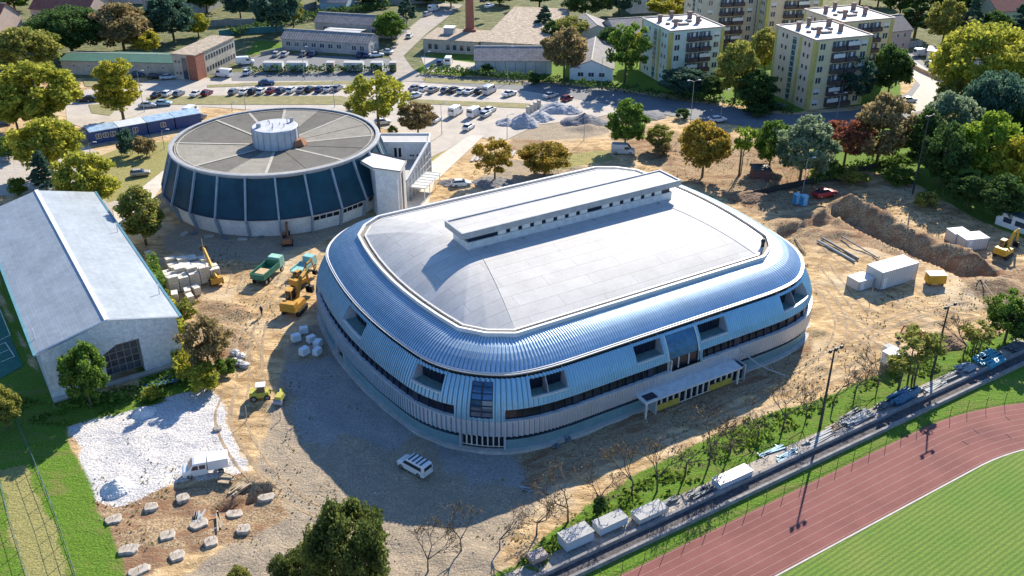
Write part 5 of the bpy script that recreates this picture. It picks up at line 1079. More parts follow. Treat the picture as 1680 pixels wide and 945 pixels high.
TREES = [
 (48, 128, 42, 100, 'round', 'olive', 'olive brown tree at the left edge below the red roofs'), (8, 100, 60, 60, 'round', 'orange', 'orange tinged tree at the very left edge above the yellow green trees'),
 (72, 212, 104, 118, 'round', 'yellowgreen', 'large yellow green tree at the left, uppermost of the yellow green clump'), (30, 215, 130, 70, 'round', 'yellowgreen', 'yellow green tree touching the left edge of the clump'),
 (203, 196, 92, 66, 'poplar', 'yellow', 'tall yellow green poplar standing alone in front of the green roofed building'), (88, 290, 190, 100, 'round', 'yellowgreen', 'yellow green tree in the middle of the left clump'),
 (78, 318, 244, 46, 'cone', 'bluedark', 'blue green conifer in front of the left yellow green clump'), (150, 352, 252, 92, 'round', 'yellowgreen', 'yellow green tree nearest the warehouse roof'),
 (15, 262, 225, 44, 'round', 'green', 'small bright green tree by the left edge beside the paved yard'), (240, 402, 302, 62, 'poplar', 'olive', 'dense dark olive tree beside the warehouse eaves and the round hall'),
 (622, 217, 124, 100, 'loose', 'yellowgreen', 'spreading yellow green tree directly behind the round hall'), (686, 219, 168, 58, 'round', 'brown', 'compact dark brownish tree right of the spreading yellow green one'),
 (120, 92, 16, 118, 'big', 'dark', 'broad dark green tree with a yellow top behind the green roof'), (95, 70, 18, 60, 'round', 'yellowgreen', 'yellow topped tree behind the broad dark green tree'), (205, 88, 8, 90, 'round', 'brown', 'russet brown tree behind the green roofed building'),
 (286, 68, -8, 76, 'round', 'bluedark', 'dark green tree behind the two storey office'), (326, 60, 22, 40, 'round', 'yellowgreen', 'small yellow green tree beside the dark tree and the turquoise fence'), (242, 90, 50, 46, 'round', 'yellow', 'small bright yellow green tree just behind the green roof'),
 (455, 58, -30, 74, 'round', 'bluedark', 'tall dark tree left of the workshops'), (482, 45, -20, 34, 'poplar', 'olive', 'slender olive tree beside the tall dark tree by the workshops'), (667, 44, -14, 34, 'cone', 'bluedark', 'dark conifer at the right end of the rear workshop'), (643, 68, 20, 50, 'round', 'green', 'dark green tree filling the corner between the two workshops'),
 (935, 70, 28, 56, 'round', 'olive', 'olive tree behind the factory hall, right of its roof'), (925, 128, 46, 66, 'round', 'brown', 'tall brown green tree in front of the factory hall and beside the cottage'), (893, 58, 8, 36, 'cone', 'bluedark', 'dark conifer at the far corner of the factory hall'), (905, 75, 35, 30, 'round', 'dark', 'dark shrubby tree behind the olive tree'),
 (960, 32, -20, 70, 'big', 'dark', 'dark wooded mass above the olive tree'), (1015, 25, -30, 60, 'round', 'bluedark', 'dark tree at the top edge left of the white house'), (885, 12, -40, 60, 'round', 'dark', 'dark tree at the top edge above the factory hall'), (1098, 32, -8, 66, 'round', 'yellow', 'yellow tree above the pale green block'),
 (1025, 135, 40, 70, 'loose', 'green', 'green tree with drooping branches left of the pale green block'), (1045, 110, 55, 40, 'round', 'yellow', 'golden yellow patch of a tree beside the pale green block'), (1120, 158, 112, 70, 'round', 'bluedark', 'dark tree at the foot of the pale green block'),
 (1205, 168, 70, 62, 'round', 'olive', 'olive tree with pale top between the green and yellow blocks'), (1253, 128, 48, 60, 'round', 'olive', 'tall grey green tree right of the pale topped olive tree'), (1240, 178, 116, 60, 'round', 'dark', 'dark tree by the street just left of the yellow block'), (1165, 162, 125, 40, 'round', 'dark', 'small dark tree near the street lamp below the green block'),
 (1392, 170, 92, 66, 'round', 'bluedark', 'drooping dark blue green tree covering the front of the yellow block'), (1455, 164, 74, 62, 'round', 'dark', 'dark green tree between the yellow block and the bright lane'),
 (1437, 272, 158, 92, 'round', 'brown', 'purple brown leaved tree with green edge in the park row'), (1384, 272, 196, 80, 'loose', 'red', 'dark red leaved tree in the park row'), (1312, 296, 193, 92, 'round', 'silver', 'large silvery green tree in the middle of the park row'),
 (1262, 275, 200, 58, 'round', 'green', 'green tree just left of the silvery tree'), (1214, 288, 203, 36, 'thin', 'bright', 'group of slim trunks with thin green crown in the sand'), (1152, 290, 198, 80, 'round', 'orange', 'golden orange tree on the sand above the sports hall'),
 (1080, 246, 206, 42, 'round', 'olive', 'small olive tree left of the golden orange tree'), (1025, 243, 164, 62, 'round', 'green', 'dense round green tree above the sports hall roof'), (812, 298, 227, 64, 'loose', 'orange', 'orange leaved tree with visible trunk behind the sports hall'),
 (893, 287, 236, 78, 'round', 'orange', 'rounded orange green tree at the far edge of the sports hall roof'),
 (1605, 190, 48, 165, 'big', 'yellowgreen', 'huge yellow olive tree at the upper right'), (1625, 245, 128, 110, 'big', 'bluedark', 'broad blue green tree under the huge yellow olive tree'), (1550, 262, 150, 84, 'round', 'silver', 'grey green tree left of the bright lime tree'),
 (1608, 304, 188, 98, 'round', 'bright', 'bright lime green tree at the right'), (1658, 330, 228, 82, 'round', 'yellow', 'yellow tree cut by the right edge'), (1540, 310, 205, 70, 'round', 'dark', 'dark tree beneath the lime green tree'), (1505, 285, 175, 50, 'poplar', 'dark', 'narrow dark tree right of the purple brown tree'),
 (1670, 160, 60, 80, 'round', 'olive', 'olive tree behind the huge yellow one, at the right edge'), (1560, 205, 130, 60, 'round', 'olive', 'olive tree between the bright lane and the huge tree'), (1675, 260, 160, 60, 'round', 'dark', 'dark tree at the right edge above the yellow tree'), (1640, 365, 290, 70, 'round', 'dark', 'dark shaded tree beside the white cabin at the right edge'), (1585, 345, 285, 60, 'round', 'dark', 'low dark tree in the shade right of the narrow mast'),
 (1500, 60, -15, 60, 'cone', 'dark', 'dark conifer in the top right woods beside the pink house'), (1545, 75, 0, 60, 'round', 'olive', 'pale olive tree in the top right woods'), (1585, 82, -8, 44, 'cone', 'bluedark', 'blue conifer at the centre of the top right woods'), (1565, 30, -30, 70, 'round', 'dark', 'dark tree at the top edge of the right woods'),
 (1625, 75, 20, 50, 'round', 'dark', 'dark tree below the green walled house'), (1665, 70, 5, 44, 'cone', 'bluedark', 'dark conifer beside the green walled house'), (1475, 30, -30, 60, 'round', 'dark', 'dark tree behind the rear yellow block'), (1525, 20, -40, 60, 'round', 'olive', 'olive tree at the very top of the right woods'), (1655, 100, 50, 60, 'round', 'olive', 'olive tree over the dark roofed house'),
 (1440, 10, -40, 60, 'round', 'olive', 'olive green tree above the rear yellow block'), (1620, 20, -30, 50, 'round', 'green', 'green tree left of the green walled house'), (1410, 8, -50, 60, 'round', 'dark', 'dark tree at the top edge between the blocks and the woods'),
 (25, 18, -30, 70, 'round', 'green', 'green tree at the top left corner'), (160, 15, -30, 60, 'round', 'dark', 'dark tree between the two far red roofs'), (340, 20, -30, 60, 'round', 'dark', 'dark tree at the top edge right of the grey house'), (395, 30, -20, 50, 'round', 'bluedark', 'dark tree by the top garden wall'), (545, 10, -30, 60, 'round', 'olive', 'olive tree at the top edge above the rear workshop'), (700, 8, -25, 44, 'round', 'dark', 'dark tree at the top edge beside the side road'),
 (740, 12, -25, 50, 'round', 'green', 'green tree at the top edge by the chimney'), (820, 8, -20, 50, 'round', 'green', 'green tree at the top edge over the factory hall'), (610, 8, -25, 60, 'round', 'dark', 'dark tree at the top edge above the white lean-to'), (1000, 90, 45, 40, 'round', 'dark', 'dark tree behind the cottage ridge'),
 (150, 668, 566, 68, 'round', 'green', 'leafy green tree in front of the white gable'), (345, 612, 526, 80, 'loose', 'brown', 'brown leaved tree between the warehouse and the sand road'), (14, 705, 634, 56, 'round', 'olive', 'small tree on the grass at the left edge'),
 (580, 1000, 848, 132, 'near', 'nearleaf', 'big dark green tree at the bottom edge left of the bare trees'), (482, 985, 915, 66, 'near', 'nearleaf', 'lower bushy tree at the bottom edge beside the big green one'), (396, 962, 932, 34, 'round', 'olive', 'tip of a small tree at the bottom edge'),
 (1648, 560, 482, 84, 'loose', 'green', 'green tree at the right edge beside the tarpaulins'), (1500, 622, 536, 66, 'thin', 'olive', 'small olive green tree left of the tall floodlight mast'), (1470, 642, 575, 50, 'thin', 'olive', 'thin green sapling below the white pump box'), (1596, 582, 528, 52, 'thin', 'olive', 'thin olive tree left of the right edge tree'), (1665, 560, 500, 60, 'round', 'dark', 'dark bush behind the right edge tree'),
 (1435, 415, 365, 30, 'thin', 'dark', 'small dark sapling in the sand by the trench'), (1440, 440, 402, 1, 'thin', 'dark', 'x')]
TREES = TREES[:-2]
for q in TREES: tree(*q)
for q in [(213, 254, 210, 34, 'bluedark', 'blue green round shrub behind the blue cabins'), (241, 256, 222, 36, 'brown', 'brown round shrub right of the blue green one'), (330, 640, 598, 60, 'yellowgreen', 'yellow green shrub below the brown leaved tree'), (295, 560, 530, 40, 'yellowgreen', 'pale shrub against the warehouse corner'),
          (310, 520, 490, 40, 'olive', 'olive bush below the block stacks'), (372, 612, 588, 36, 'green', 'green bush left of the rubble bags'), (250, 655, 636, 30, 'yellowgreen', 'small yellow bush in front of the white gable'), (1240, 190, 170, 40, 'dark', 'dark shrub by the street under the grey green tree'), (645, 222, 205, 16, 'olive', 'little round shrub under the spreading yellow green tree'),
          (578, 182, 164, 24, 'olive', 'dark olive shrub at the edge of the round hall roof'), (1120, 195, 178, 24, 'dark', 'dark shrub on the far kerb of the street'), (1355, 290, 262, 50, 'green', 'green bush under the red leaved tree'), (1470, 300, 270, 50, 'green', 'green bush under the purple brown tree'), (1400, 300, 275, 46, 'olive', 'olive bush between the park trees'),
          (1520, 340, 315, 40, 'olive', 'pale weed bush beside the narrow mast'), (1590, 322, 290, 70, 'dark', 'dark shrub mass below the lime green tree'), (875, 138, 118, 20, 'dark', 'dark bush at the corner of the panel shed'), (798, 122, 102, 20, 'dark', 'round dark bush by the panel shed'), (985, 845, 815, 26, 'dark', 'dark shrub at the foot of a bare tree'),
          (1250, 180, 160, 50, 'dark', 'dark shrub beside the yellow block corner'), (30, 320, 290, 30, 'green', 'green shrub by the paved yard at the left'), (1085, 255, 230, 30, 'brown', 'brownish shrub near the golden orange tree'), (740, 930, 905, 0, '', '')][:-1]:
    tree(q[0], q[1], q[2], q[3], 'shrub', q[4], q[5])
# bare saplings beside the terrace
def bare_mesh(rnd, H=6.2):
    rs = random.Random(rnd); mb = MB(); tips = []
    def br(p, d, L_, r, lv):
        q = p + d * L_; mb.tube(p, q, r, max(.018, r * .62), 6 if lv < 2 else 3)
        if lv >= 5: tips.append(q); return
        for k in range(3 if lv < 4 else 2):
            a = Vector((rs.gauss(0, 1), rs.gauss(0, 1), rs.gauss(.25, .5))).normalized(); nd = (d * (1.0 if lv else .7) + a * .75).normalized(); br(q, nd, L_ * (.62 + .2 * rs.random()), max(.022, r * .62), lv + 1)
        if lv > 1: tips.append(q)
    br(Vector((0, 0, -.3)), Vector((.03, .02, 1)).normalized(), H * .36, .13, 0)
    return mb, tips
BT = []
for i in range(4):
    mb, tips = bare_mesh(90 + i); me = bpy.data.meshes.new('branches'); me.from_pydata(mb.v, [], mb.f); me.materials.append(M_bark2)
    rs = np.random.RandomState(i); P = np.array([tuple(t_) for t_ in tips]); P = P[rs.rand(len(P)) < .8] + 0; P = P + rs.normal(size=P.shape) * .15; lm = leafmesh('dry_leaves', P, .15, i); lm.materials.append(leaf('dry', (0.26, 0.19, 0.09), (0.13, 0.10, 0.05))); BT.append((me, lm, max(p[2] for p in P)))
BARE = [(702, 938, 873, 'bare sapling at the bottom right of the big green tree'), (757, 905, 838, 'bare sapling over a round dark shadow near the bottom'), (820, 902, 845, 'bare sapling on the gravel edge above the green strip'), (880, 880, 808, 'bare tree above the rubble box at the lower end of the row')]
BX = [(932, 855, 780), (982, 836, 760), (1036, 812, 738), (1078, 806, 728), (1124, 780, 706), (1163, 762, 676), (1198, 742, 668), (1243, 720, 660), (1284, 704, 636), (1322, 690, 632), (1366, 668, 604), (1402, 650, 590), (1440, 634, 575), (1475, 622, 572), (1580, 585, 520)]
for i, (a, b_, c_) in enumerate(BX): BARE.append((a, b_, c_, 'bare tree in the row along the green strip, %s counting up from the rubble box' % ORD[i + 1]))
for i, (px, pb, pt, lb) in enumerate(BARE):
    x, y = at(px, pb); br_, lv, h0 = BT[i % 4]; H = (pb - pt) * mpp(pb)[1] * .95; t = thing('bare_tree', lb, 'tree', (x, y, float(height(x, y))), i * 2.1, 'bare trees along the terrace'); k = H / h0; t.scale = (k, k, k)
    for nm, m_ in (('branches', br_), ('crown', lv)): o = bpy.data.objects.new(nm, m_); COL.objects.link(o); o.parent = t

# ================================================================== vehicles
M_tyre = mat('tyre_rubber', (0.02, 0.02, 0.02), .8); M_rim = mat('wheel_rim', (0.45, 0.45, 0.46), .35, .7); M_cglass = mat('car_glass', (0.02, 0.03, 0.045), .08, var=.1, spec=.8)
M_lamp = mat('headlamp', (0.75, 0.76, 0.78), .15); M_tail = mat('tail_lamp', (0.35, 0.02, 0.02), .3)
CARC = {}
def cpaint(n, c): CARC[n] = mat('car_paint_' + n, c, .28, .15, var=.03, spec=.6); return CARC[n]
for n_, c_ in (('white', (0.78, 0.78, 0.77)), ('silver', (0.50, 0.52, 0.54)), ('dark blue', (0.03, 0.06, 0.14)), ('black', (0.025, 0.025, 0.03)), ('grey', (0.20, 0.21, 0.23)), ('red', (0.36, 0.03, 0.04)), ('dark red', (0.16, 0.02, 0.035)), ('pale blue', (0.35, 0.48, 0.55)), ('green', (0.05, 0.22, 0.16)), ('beige', (0.45, 0.40, 0.32))): cpaint(n_, c_)
def loft(secs):
    """secs: list of (x, halfwidth_bottom, halfwidth_top, z0, zmid, z1)"""
    vs = []; fs = []
    for x, wb, wt, z0, zm, z1 in secs: vs += [(x, -wb, z0), (x, -wb * 1.02, zm), (x, -wt, z1), (x, wt, z1), (x, wb * 1.02, zm), (x, wb, z0)]
    for i in range(len(secs) - 1):
        for k in range(6): fs.append((i * 6 + k, i * 6 + (k + 1) % 6, (i + 1) * 6 + (k + 1) % 6, (i + 1) * 6 + k))
    fs.append(tuple(range(6))[::-1]); fs.append(tuple((len(secs) - 1) * 6 + k for k in range(6))); return vs, fs
def wheels(t, L_, w, r, xs_):
    for x in xs_:
        for s in (-1, 1):
            mb = MB(); mb.tube((x, s * (w - .2), r), (x, s * (w + .02), r), r, n=14); wl_ = mb.build('wheel', M_tyre, t); mb = MB(); mb.tube((x, s * (w + .02), r), (x, s * (w + .035), r), r * .6, n=10); mb.build('rim', M_rim, wl_)
def lamps(t, xf, xr, w, z):
    for s in (-1, 1):
        mb = MB(); mb.box(xf - .05, xf + .03, s * w * .78 - .16, s * w * .78 + .16, z, z + .16); mb.build('headlight', M_lamp, t); mb = MB(); mb.box(xr - .03, xr + .05, s * w * .8 - .12, s * w * .8 + .12, z + .08, z + .3); mb.build('tail_light', M_tail, t)
def bevel(t):
    for c in t.children:
        if c.name.startswith(('body', 'cab', 'cargo_box', 'superstructure', 'casing')):
            b = c.modifiers.new('bevel', 'BEVEL'); b.width = .07; b.segments = 2; b.angle_limit = R(25); b.harden_normals = False
def make_car(kind):
    t = thing('parked_car', 'x', 'car')
    if kind == 'hatch':
        L_, w, H = 4.15, .87, 1.48; vs, fs = loft([(2.05, .70, .62, .35, .5, .62), (1.9, .80, .74, .25, .55, .78), (1.0, .87, .80, .22, .6, .98), (.75, .87, .80, .22, .6, 1.0), (-1.2, .87, .80, .22, .6, 1.02), (-1.95, .84, .78, .25, .6, 1.0), (-2.08, .76, .7, .35, .6, .9)])
        cab = [(.85, .78, 0.98), (.15, .62, H - .06), (-1.35, .60, H - .06), (-1.95, .74, 1.0)]
    elif kind == 'sedan':
        L_, w, H = 4.6, .88, 1.45; vs, fs = loft([(2.28, .70, .62, .35, .5, .6), (2.1, .82, .74, .25, .55, .76), (1.1, .88, .80, .22, .6, .94), (-1.4, .88, .80, .22, .6, .99), (-2.2, .84, .76, .25, .6, .97), (-2.32, .74, .68, .35, .6, .85)])
        cab = [(.95, .78, .94), (.2, .62, H - .06), (-.95, .60, H - .06), (-1.7, .72, .99)]
    else:
        L_, w, H = 5.3, .98, 2.35; vs, fs = loft([(2.65, .80, .74, .35, .6, .85), (2.45, .94, .86, .25, .6, 1.15), (1.75, .98, .92, .25, .7, 1.3), (.95, .98, .86, .25, 1.2, 2.28), (.6, .98, .88, .25, 1.3, H), (-2.5, .98, .88, .25, 1.3, H), (-2.65, .96, .84, .3, 1.3, 2.25)])
        cab = None
    mb = MB(); mb.add(vs, fs); mb.build('body', CARC['white'], t, smooth=False)
    if cab:
        vs = []; 
        for x, hw, z in cab: vs += [(x, -hw, z), (x, hw, z)]
        mb = MB(); mb.add(vs + [(cab[0][0], -cab[0][1], .9), (cab[0][0], cab[0][1], .9), (cab[3][0], -cab[3][1], .9), (cab[3][0], cab[3][1], .9)], [(0, 1, 3, 2), (2, 3, 5, 4), (4, 5, 7, 6), (0, 2, 4, 6), (1, 7, 5, 3)]); mb.build('windows', M_cglass, t)
        mb = MB(); x1, x2 = cab[1][0], cab[2][0]; mb.box(x2 - .08, x1 + .04, -.63, .63, H - .065, H, .05, .05); mb.build('roof_panel', CARC['white'], t)
    else:
        mb = MB(); mb.add([(1.78, -.80, 1.32), (1.78, .80, 1.32), (1.02, .74, 2.15), (1.02, -.74, 2.15)], [(0, 1, 2, 3)]); mb.add([(1.6, -.985, 1.25), (.3, -1.0, 1.25), (.3, -.94, 1.85), (1.2, -.94, 1.85)], [(0, 3, 2, 1)]); mb.add([(1.6, .985, 1.25), (.3, 1.0, 1.25), (.3, .94, 1.85), (1.2, .94, 1.85)], [(0, 1, 2, 3)])
        mb.v = [(x + (.03 if abs(y) < .9 else 0), y * 1.015, z + .02) for x, y, z in mb.v]; mb.build('windows', M_cglass, t); mb = MB(); mb.box(-2.68, -2.655, -.7, .7, 1.35, 1.95); mb.build('rear_window', M_cglass, t)
    wheels(t, L_, w, .32 if cab else .36, (L_ * .31, -L_ * .30)); lamps(t, L_ / 2 - .08, -L_ / 2 + .05, w, .55)
    bevel(t); return t
CARS = {}
def recolor(t, m):
    for c in t.children:
        if c.name.startswith(('body', 'roof_panel')): c.material_slots[0].link = 'OBJECT'; c.material_slots[0].material = m
def car(kind, px, py, col, rz, label, group='cars parked around the site', name=None, cat='car', z=None, sc=1.0):
    if kind not in CARS: CARS[kind] = make_car(kind); used = False
    else: used = True
    x, y = at(px, py); o = place(CARS[kind], used, (x, y, .1 if z is None else z), R(rz), label, sc); o['group'] = group; o['category'] = cat if kind != 'van' else 'van'
    recolor(o, CARC[col]); 
    return o
crng = random.Random(21)
rowA = [(259, 159, 'black'), (276, 157, 'white'), (294, 157, 'grey'), (323, 157, 'white'), (340, 156, 'dark red'), (384, 154, 'grey'), (402, 154, 'white'), (416, 153, 'black'), (430, 153, 'white'), (446, 152, 'dark red'), (462, 152, 'dark blue'), (479, 151, 'white'), (495, 151, 'grey'), (509, 150, 'black'), (525, 150, 'dark blue'), (540, 149, 'silver'), (554, 148, 'grey')]
for i, (px, py, c_) in enumerate(rowA): car('hatch' if i % 3 else 'sedan', px, py, c_, 76 + crng.uniform(-3, 3), '%s car, %s from the left in the long row behind the round hall' % (c_, ORD[i]), 'long row of parked cars behind the round hall')
rowB = [(681, 148, 'grey'), (696, 149, 'white'), (711, 151, 'grey'), (732, 151, 'grey'), (745, 151, 'black'), (759, 153, 'white'), (772, 153, 'white'), (787, 153, 'black')]
for i, (px, py, c_) in enumerate(rowB): car('hatch' if i % 2 else 'sedan', px, py, c_, 62 + crng.uniform(-3, 3), '%s car, %s from the left in the row right of the yellow green tree' % (c_, ORD[i]), 'row of parked cars right of the spreading tree')
car('van', 803, 153, 'silver', 62, 'silver van closing the right end of the middle car row'); car('sedan', 681, 160, 'white', 50, 'white car in front of the left end of the middle car row')
car('sedan', 836, 157, 'white', 48, 'single white car parked right of the middle row'); car('sedan', 903, 160, 'silver', 45, 'silver car by the heaped gravel'); car('hatch', 930, 165, 'dark red', 50, 'dark red car parked near the street')
car('van', 748, 188, 'white', 65, 'large white van on the near parking lane, leftmost', name='van'); car('van', 779, 190, 'white', 62, 'white van between the large van and the silver car'); car('hatch', 797, 191, 'silver', 62, 'silver car beside the two white vans'); car('hatch', 804, 184, 'white', 58, 'white car half hidden behind the silver car'); car('hatch', 769, 212, 'white', 66, 'white car alone below the two vans')
car('hatch', 757, 305, 'white', 12, 'small white van like car parked behind the sports hall', z=.05); car('hatch', 231, 288, 'beige', 20, 'open beige car on the slabs left of the round hall', z=.05)
car('sedan', 438, 139, 'dark blue', 10, 'dark blue car driving on the street above the long row')
for i, (px, py, c_) in enumerate([(454, 92, 'silver'), (468, 92, 'silver'), (499, 91, 'grey'), (514, 91, 'dark blue'), (591, 93, 'dark blue'), (603, 93, 'dark blue')]): car('hatch', px, py, c_, 82, '%s car, %s from the left in the shade of the workshop' % (c_, ORD[i]), 'cars in the shade of the workshop')
car('sedan', 618, 93, 'white', 20, 'white car at the right corner of the workshop'); car('sedan', 634, 88, 'silver', 150, 'silver car beside the workshop gable'); car('van', 403, 106, 'white', 15, 'white van beside the two storey office'); car('van', 366, 126, 'white', 165, 'white van in front of the two storey office'); car('hatch', 407, 122, 'white', 80, 'white car by the end of the dark hedge')
car('sedan', 276, 130, 'silver', 20, 'silver car in the shade of the green roofed building'); car('hatch', 255, 129, 'black', 15, 'dark car beside the silver one at the green roofed building'); car('sedan', 225, 126, 'dark blue', 20, 'dark blue car right of the yellow poplar')
car('van', 736, 105, 'white', 85, 'white van in the factory yard'); car('hatch', 722, 106, 'dark blue', 85, 'dark blue car left of the yard van'); car('hatch', 701, 26, 'silver', 60, 'silver car on the side road at the top'); car('van', 712, 18, 'white', 60, 'white van at the top of the side road'); car('hatch', 672, 62, 'white', 80, 'white car beside the side road')
car('sedan', 803, 33, 'silver', 60, 'silver car in the courtyard beside the chimney', z=4.45); car('hatch', 795, 24, 'black', 60, 'black car in the courtyard behind the chimney', z=4.45)
car('sedan', 1490, 168, 'silver', 20, 'silver car driving on the bright lane'); car('van', 1512, 92, 'white', 15, 'white van parked by the long garage'); car('hatch', 1276, 179, 'black', 170, 'black car on the shaded street below the yellow block'); car('hatch', 1530, 108, 'grey', 30, 'grey car behind the tan road wall')
car('van', 314, 188, 'white', 80, 'white van behind the blue cabins'); car('hatch', 327, 196, 'grey', 60, 'grey car at the right end of the blue cabins'); car('sedan', 268, 173, 'pale blue', 8, 'pale blue car parked lengthwise below the long row'); car('sedan', 243, 176, 'silver', 8, 'silver car left of the pale blue one'); car('sedan', 6, 178, 'white', 20, 'white car at the left edge'); car('hatch', 6, 205, 'dark blue', 20, 'dark blue car at the left edge under the trees')
car('hatch', 139, 167, 'black', 5, 'black car at the left end of the parking lot'); car('hatch', 152, 166, 'black', 5, 'second black car at the left end, right of its neighbour')
car('sedan', 1352, 285, 'white', 10, 'white car in the shade of the park trees', z=.05); car('hatch', 1340, 268, 'silver', 15, 'silver car under the silvery tree', z=.05); car('sedan', 1433, 246, 'silver', 10, 'silver car under the purple brown tree', z=.05); car('hatch', 628, 204, 'white', 20, 'white car under the spreading yellow green tree'); car('hatch', 715, 200, 'white', 70, 'white car right of the brownish tree')
car('van', 1022, 252, 'silver', -8, 'silver pickup van in the shade of the dense round tree', z=.05); car('hatch', 1178, 200, 'white', 20, 'white car by the street below the apartment blocks'); car('sedan', 1352, 322, 'red', 25, 'bright red car on the sand beside the blue toilets', z=.1, sc=1.15)
# the white van with roof strips in the sports hall's shadow
def near_van():
    x, y, z = G(681, 771); t = thing('white_van', 'white van with dark roof bars parked in the shadow of the sports hall', 'van', (x, y, z + .05), R(142))
    vs, fs = loft([(2.3, .74, .66, .35, .5, .72), (2.1, .86, .78, .25, .55, .9), (1.35, .9, .84, .22, .6, 1.08), (.75, .9, .76, .22, .95, 1.72), (.4, .9, .76, .22, 1.0, 1.8), (-2.0, .9, .76, .22, 1.0, 1.8), (-2.2, .88, .74, .25, 1.0, 1.7)])
    mb = MB(); mb.add(vs, fs); mb.build('body', CARC['white'], t)
    mb = MB(); mb.add([(1.36, -.72, 1.12), (1.36, .72, 1.12), (.80, .66, 1.64), (.80, -.66, 1.64)], [(0, 1, 2, 3)]); mb.v = [(a + .03, b, c + .02) for a, b, c in mb.v]; mb.build('windscreen', M_cglass, t)
    for s in (-1, 1):
        mb = MB(); mb.add([(1.15, s * .925, 1.1), (-1.9, s * .93, 1.1), (-1.8, s * .83, 1.55), (.8, s * .83, 1.55)], [(0, 1, 2, 3) if s > 0 else (3, 2, 1, 0)]); mb.build('side_window', M_cglass, t)
    mb = MB(); mb.box(-2.215, -2.19, -.66, .66, 1.08, 1.6); mb.build('rear_window', M_cglass, t)
    for k in range(4): mb = MB(); mb.box(.2 - k * .62, .42 - k * .62, -.72, .72, 1.81, 1.84); mb.build('roof_bar', M_dk, t)
    wheels(t, 4.4, .9, .33, (1.45, -1.35)); lamps(t, 2.2, -2.17, .88, .6)
near_van(); bevel(bpy.data.objects['white_van'])
def pickup():
    x, y, z = G(339, 776); t = thing('box_truck', 'white double cab truck with a white box body on the white gravel', 'truck', (x, y, z + .03), R(197))
    vs, fs = loft([(2.9, .8, .74, .4, .6, .95), (2.7, .96, .88, .3, .7, 1.12), (2.1, .98, .92, .3, .8, 1.25), (1.5, .98, .84, .3, 1.2, 2.05), (1.2, .98, .84, .3, 1.25, 2.15), (-.15, .98, .84, .3, 1.25, 2.15), (-.25, .98, .84, .3, 1.25, 2.1)])
    mb = MB(); mb.add(vs, fs); mb.build('cab', CARC['white'], t)
    mb = MB(); mb.add([(2.1, -.8, 1.3), (2.1, .8, 1.3), (1.56, .76, 1.98), (1.56, -.76, 1.98)], [(0, 1, 2, 3)]); mb.v = [(a + .04, b, c) for a, b, c in mb.v]; mb.build('windscreen', M_cglass, t)
    for s in (-1, 1):
        for x0, x1 in ((1.75, .85), (.7, -.05)): mb = MB(); mb.add([(x0, s * 1.0, 1.27), (x1, s * 1.0, 1.27), (x1, s * .92, 1.85), (min(x0, 1.45), s * .92, 1.85)], [(0, 1, 2, 3) if s > 0 else (3, 2, 1, 0)]); mb.build('side_window', M_cglass, t)
    mb = MB(); mb.box(-2.95, -.35, -1.05, 1.05, .85, 2.3); mb.build('cargo_box', mat('box_body_white', (0.70, 0.70, 0.69), .5, var=.04), t)
    mb = MB(); mb.box(-2.9, 2.5, -.5, .5, .5, .84); mb.build('chassis', M_dk, t); wheels(t, 5.8, .97, .36, (2.0, -1.9)); lamps(t, 2.85, -2.93, .95, .65)
pickup(); bevel(bpy.data.objects['box_truck']); bpy.data.objects['box_truck'].scale = (.93, .93, .9)
# ------------------------------------------------------------------ site machines
M_jy = mat('machine_yellow', (0.62, 0.34, 0.02), .55, var=.15, scale=2); M_or = mat('machine_orange', (0.55, 0.28, 0.03), .6, var=.2, scale=2)
def undercarriage(t, L_=3.0, w=1.1, h=.8):
    for s in (-1, 1):
        mb = MB(); mb.prism([(-L_ / 2, s * w - .25), (L_ / 2, s * w - .25), (L_ / 2, s * w + .25), (-L_ / 2, s * w + .25)], .05, h); mb.v = [(x * (1 if .3 < z < .6 else .9), y, z) for x, y, z in mb.v]; tr = mb.build('crawler_track', M_tyre, t)
        mb = MB()
        for k in range(5): mb.tube((-L_ * .36 + k * L_ * .18, s * w - .27, .4), (-L_ * .36 + k * L_ * .18, s * w + .27, .4), .22, n=10)
        mb.build('road_wheel', M_dk, tr)
def beam(t, name, m, pts, w0, w1):
    mb = MB()
    for i, (a, b) in enumerate(zip(pts, pts[1:])): mb.tube((a[0], 0, a[1]), (b[0], 0, b[1]), w0 + (w1 - w0) * i / len(pts), w0 + (w1 - w0) * (i + 1) / len(pts), 4)
    return mb.build(name, m, t)
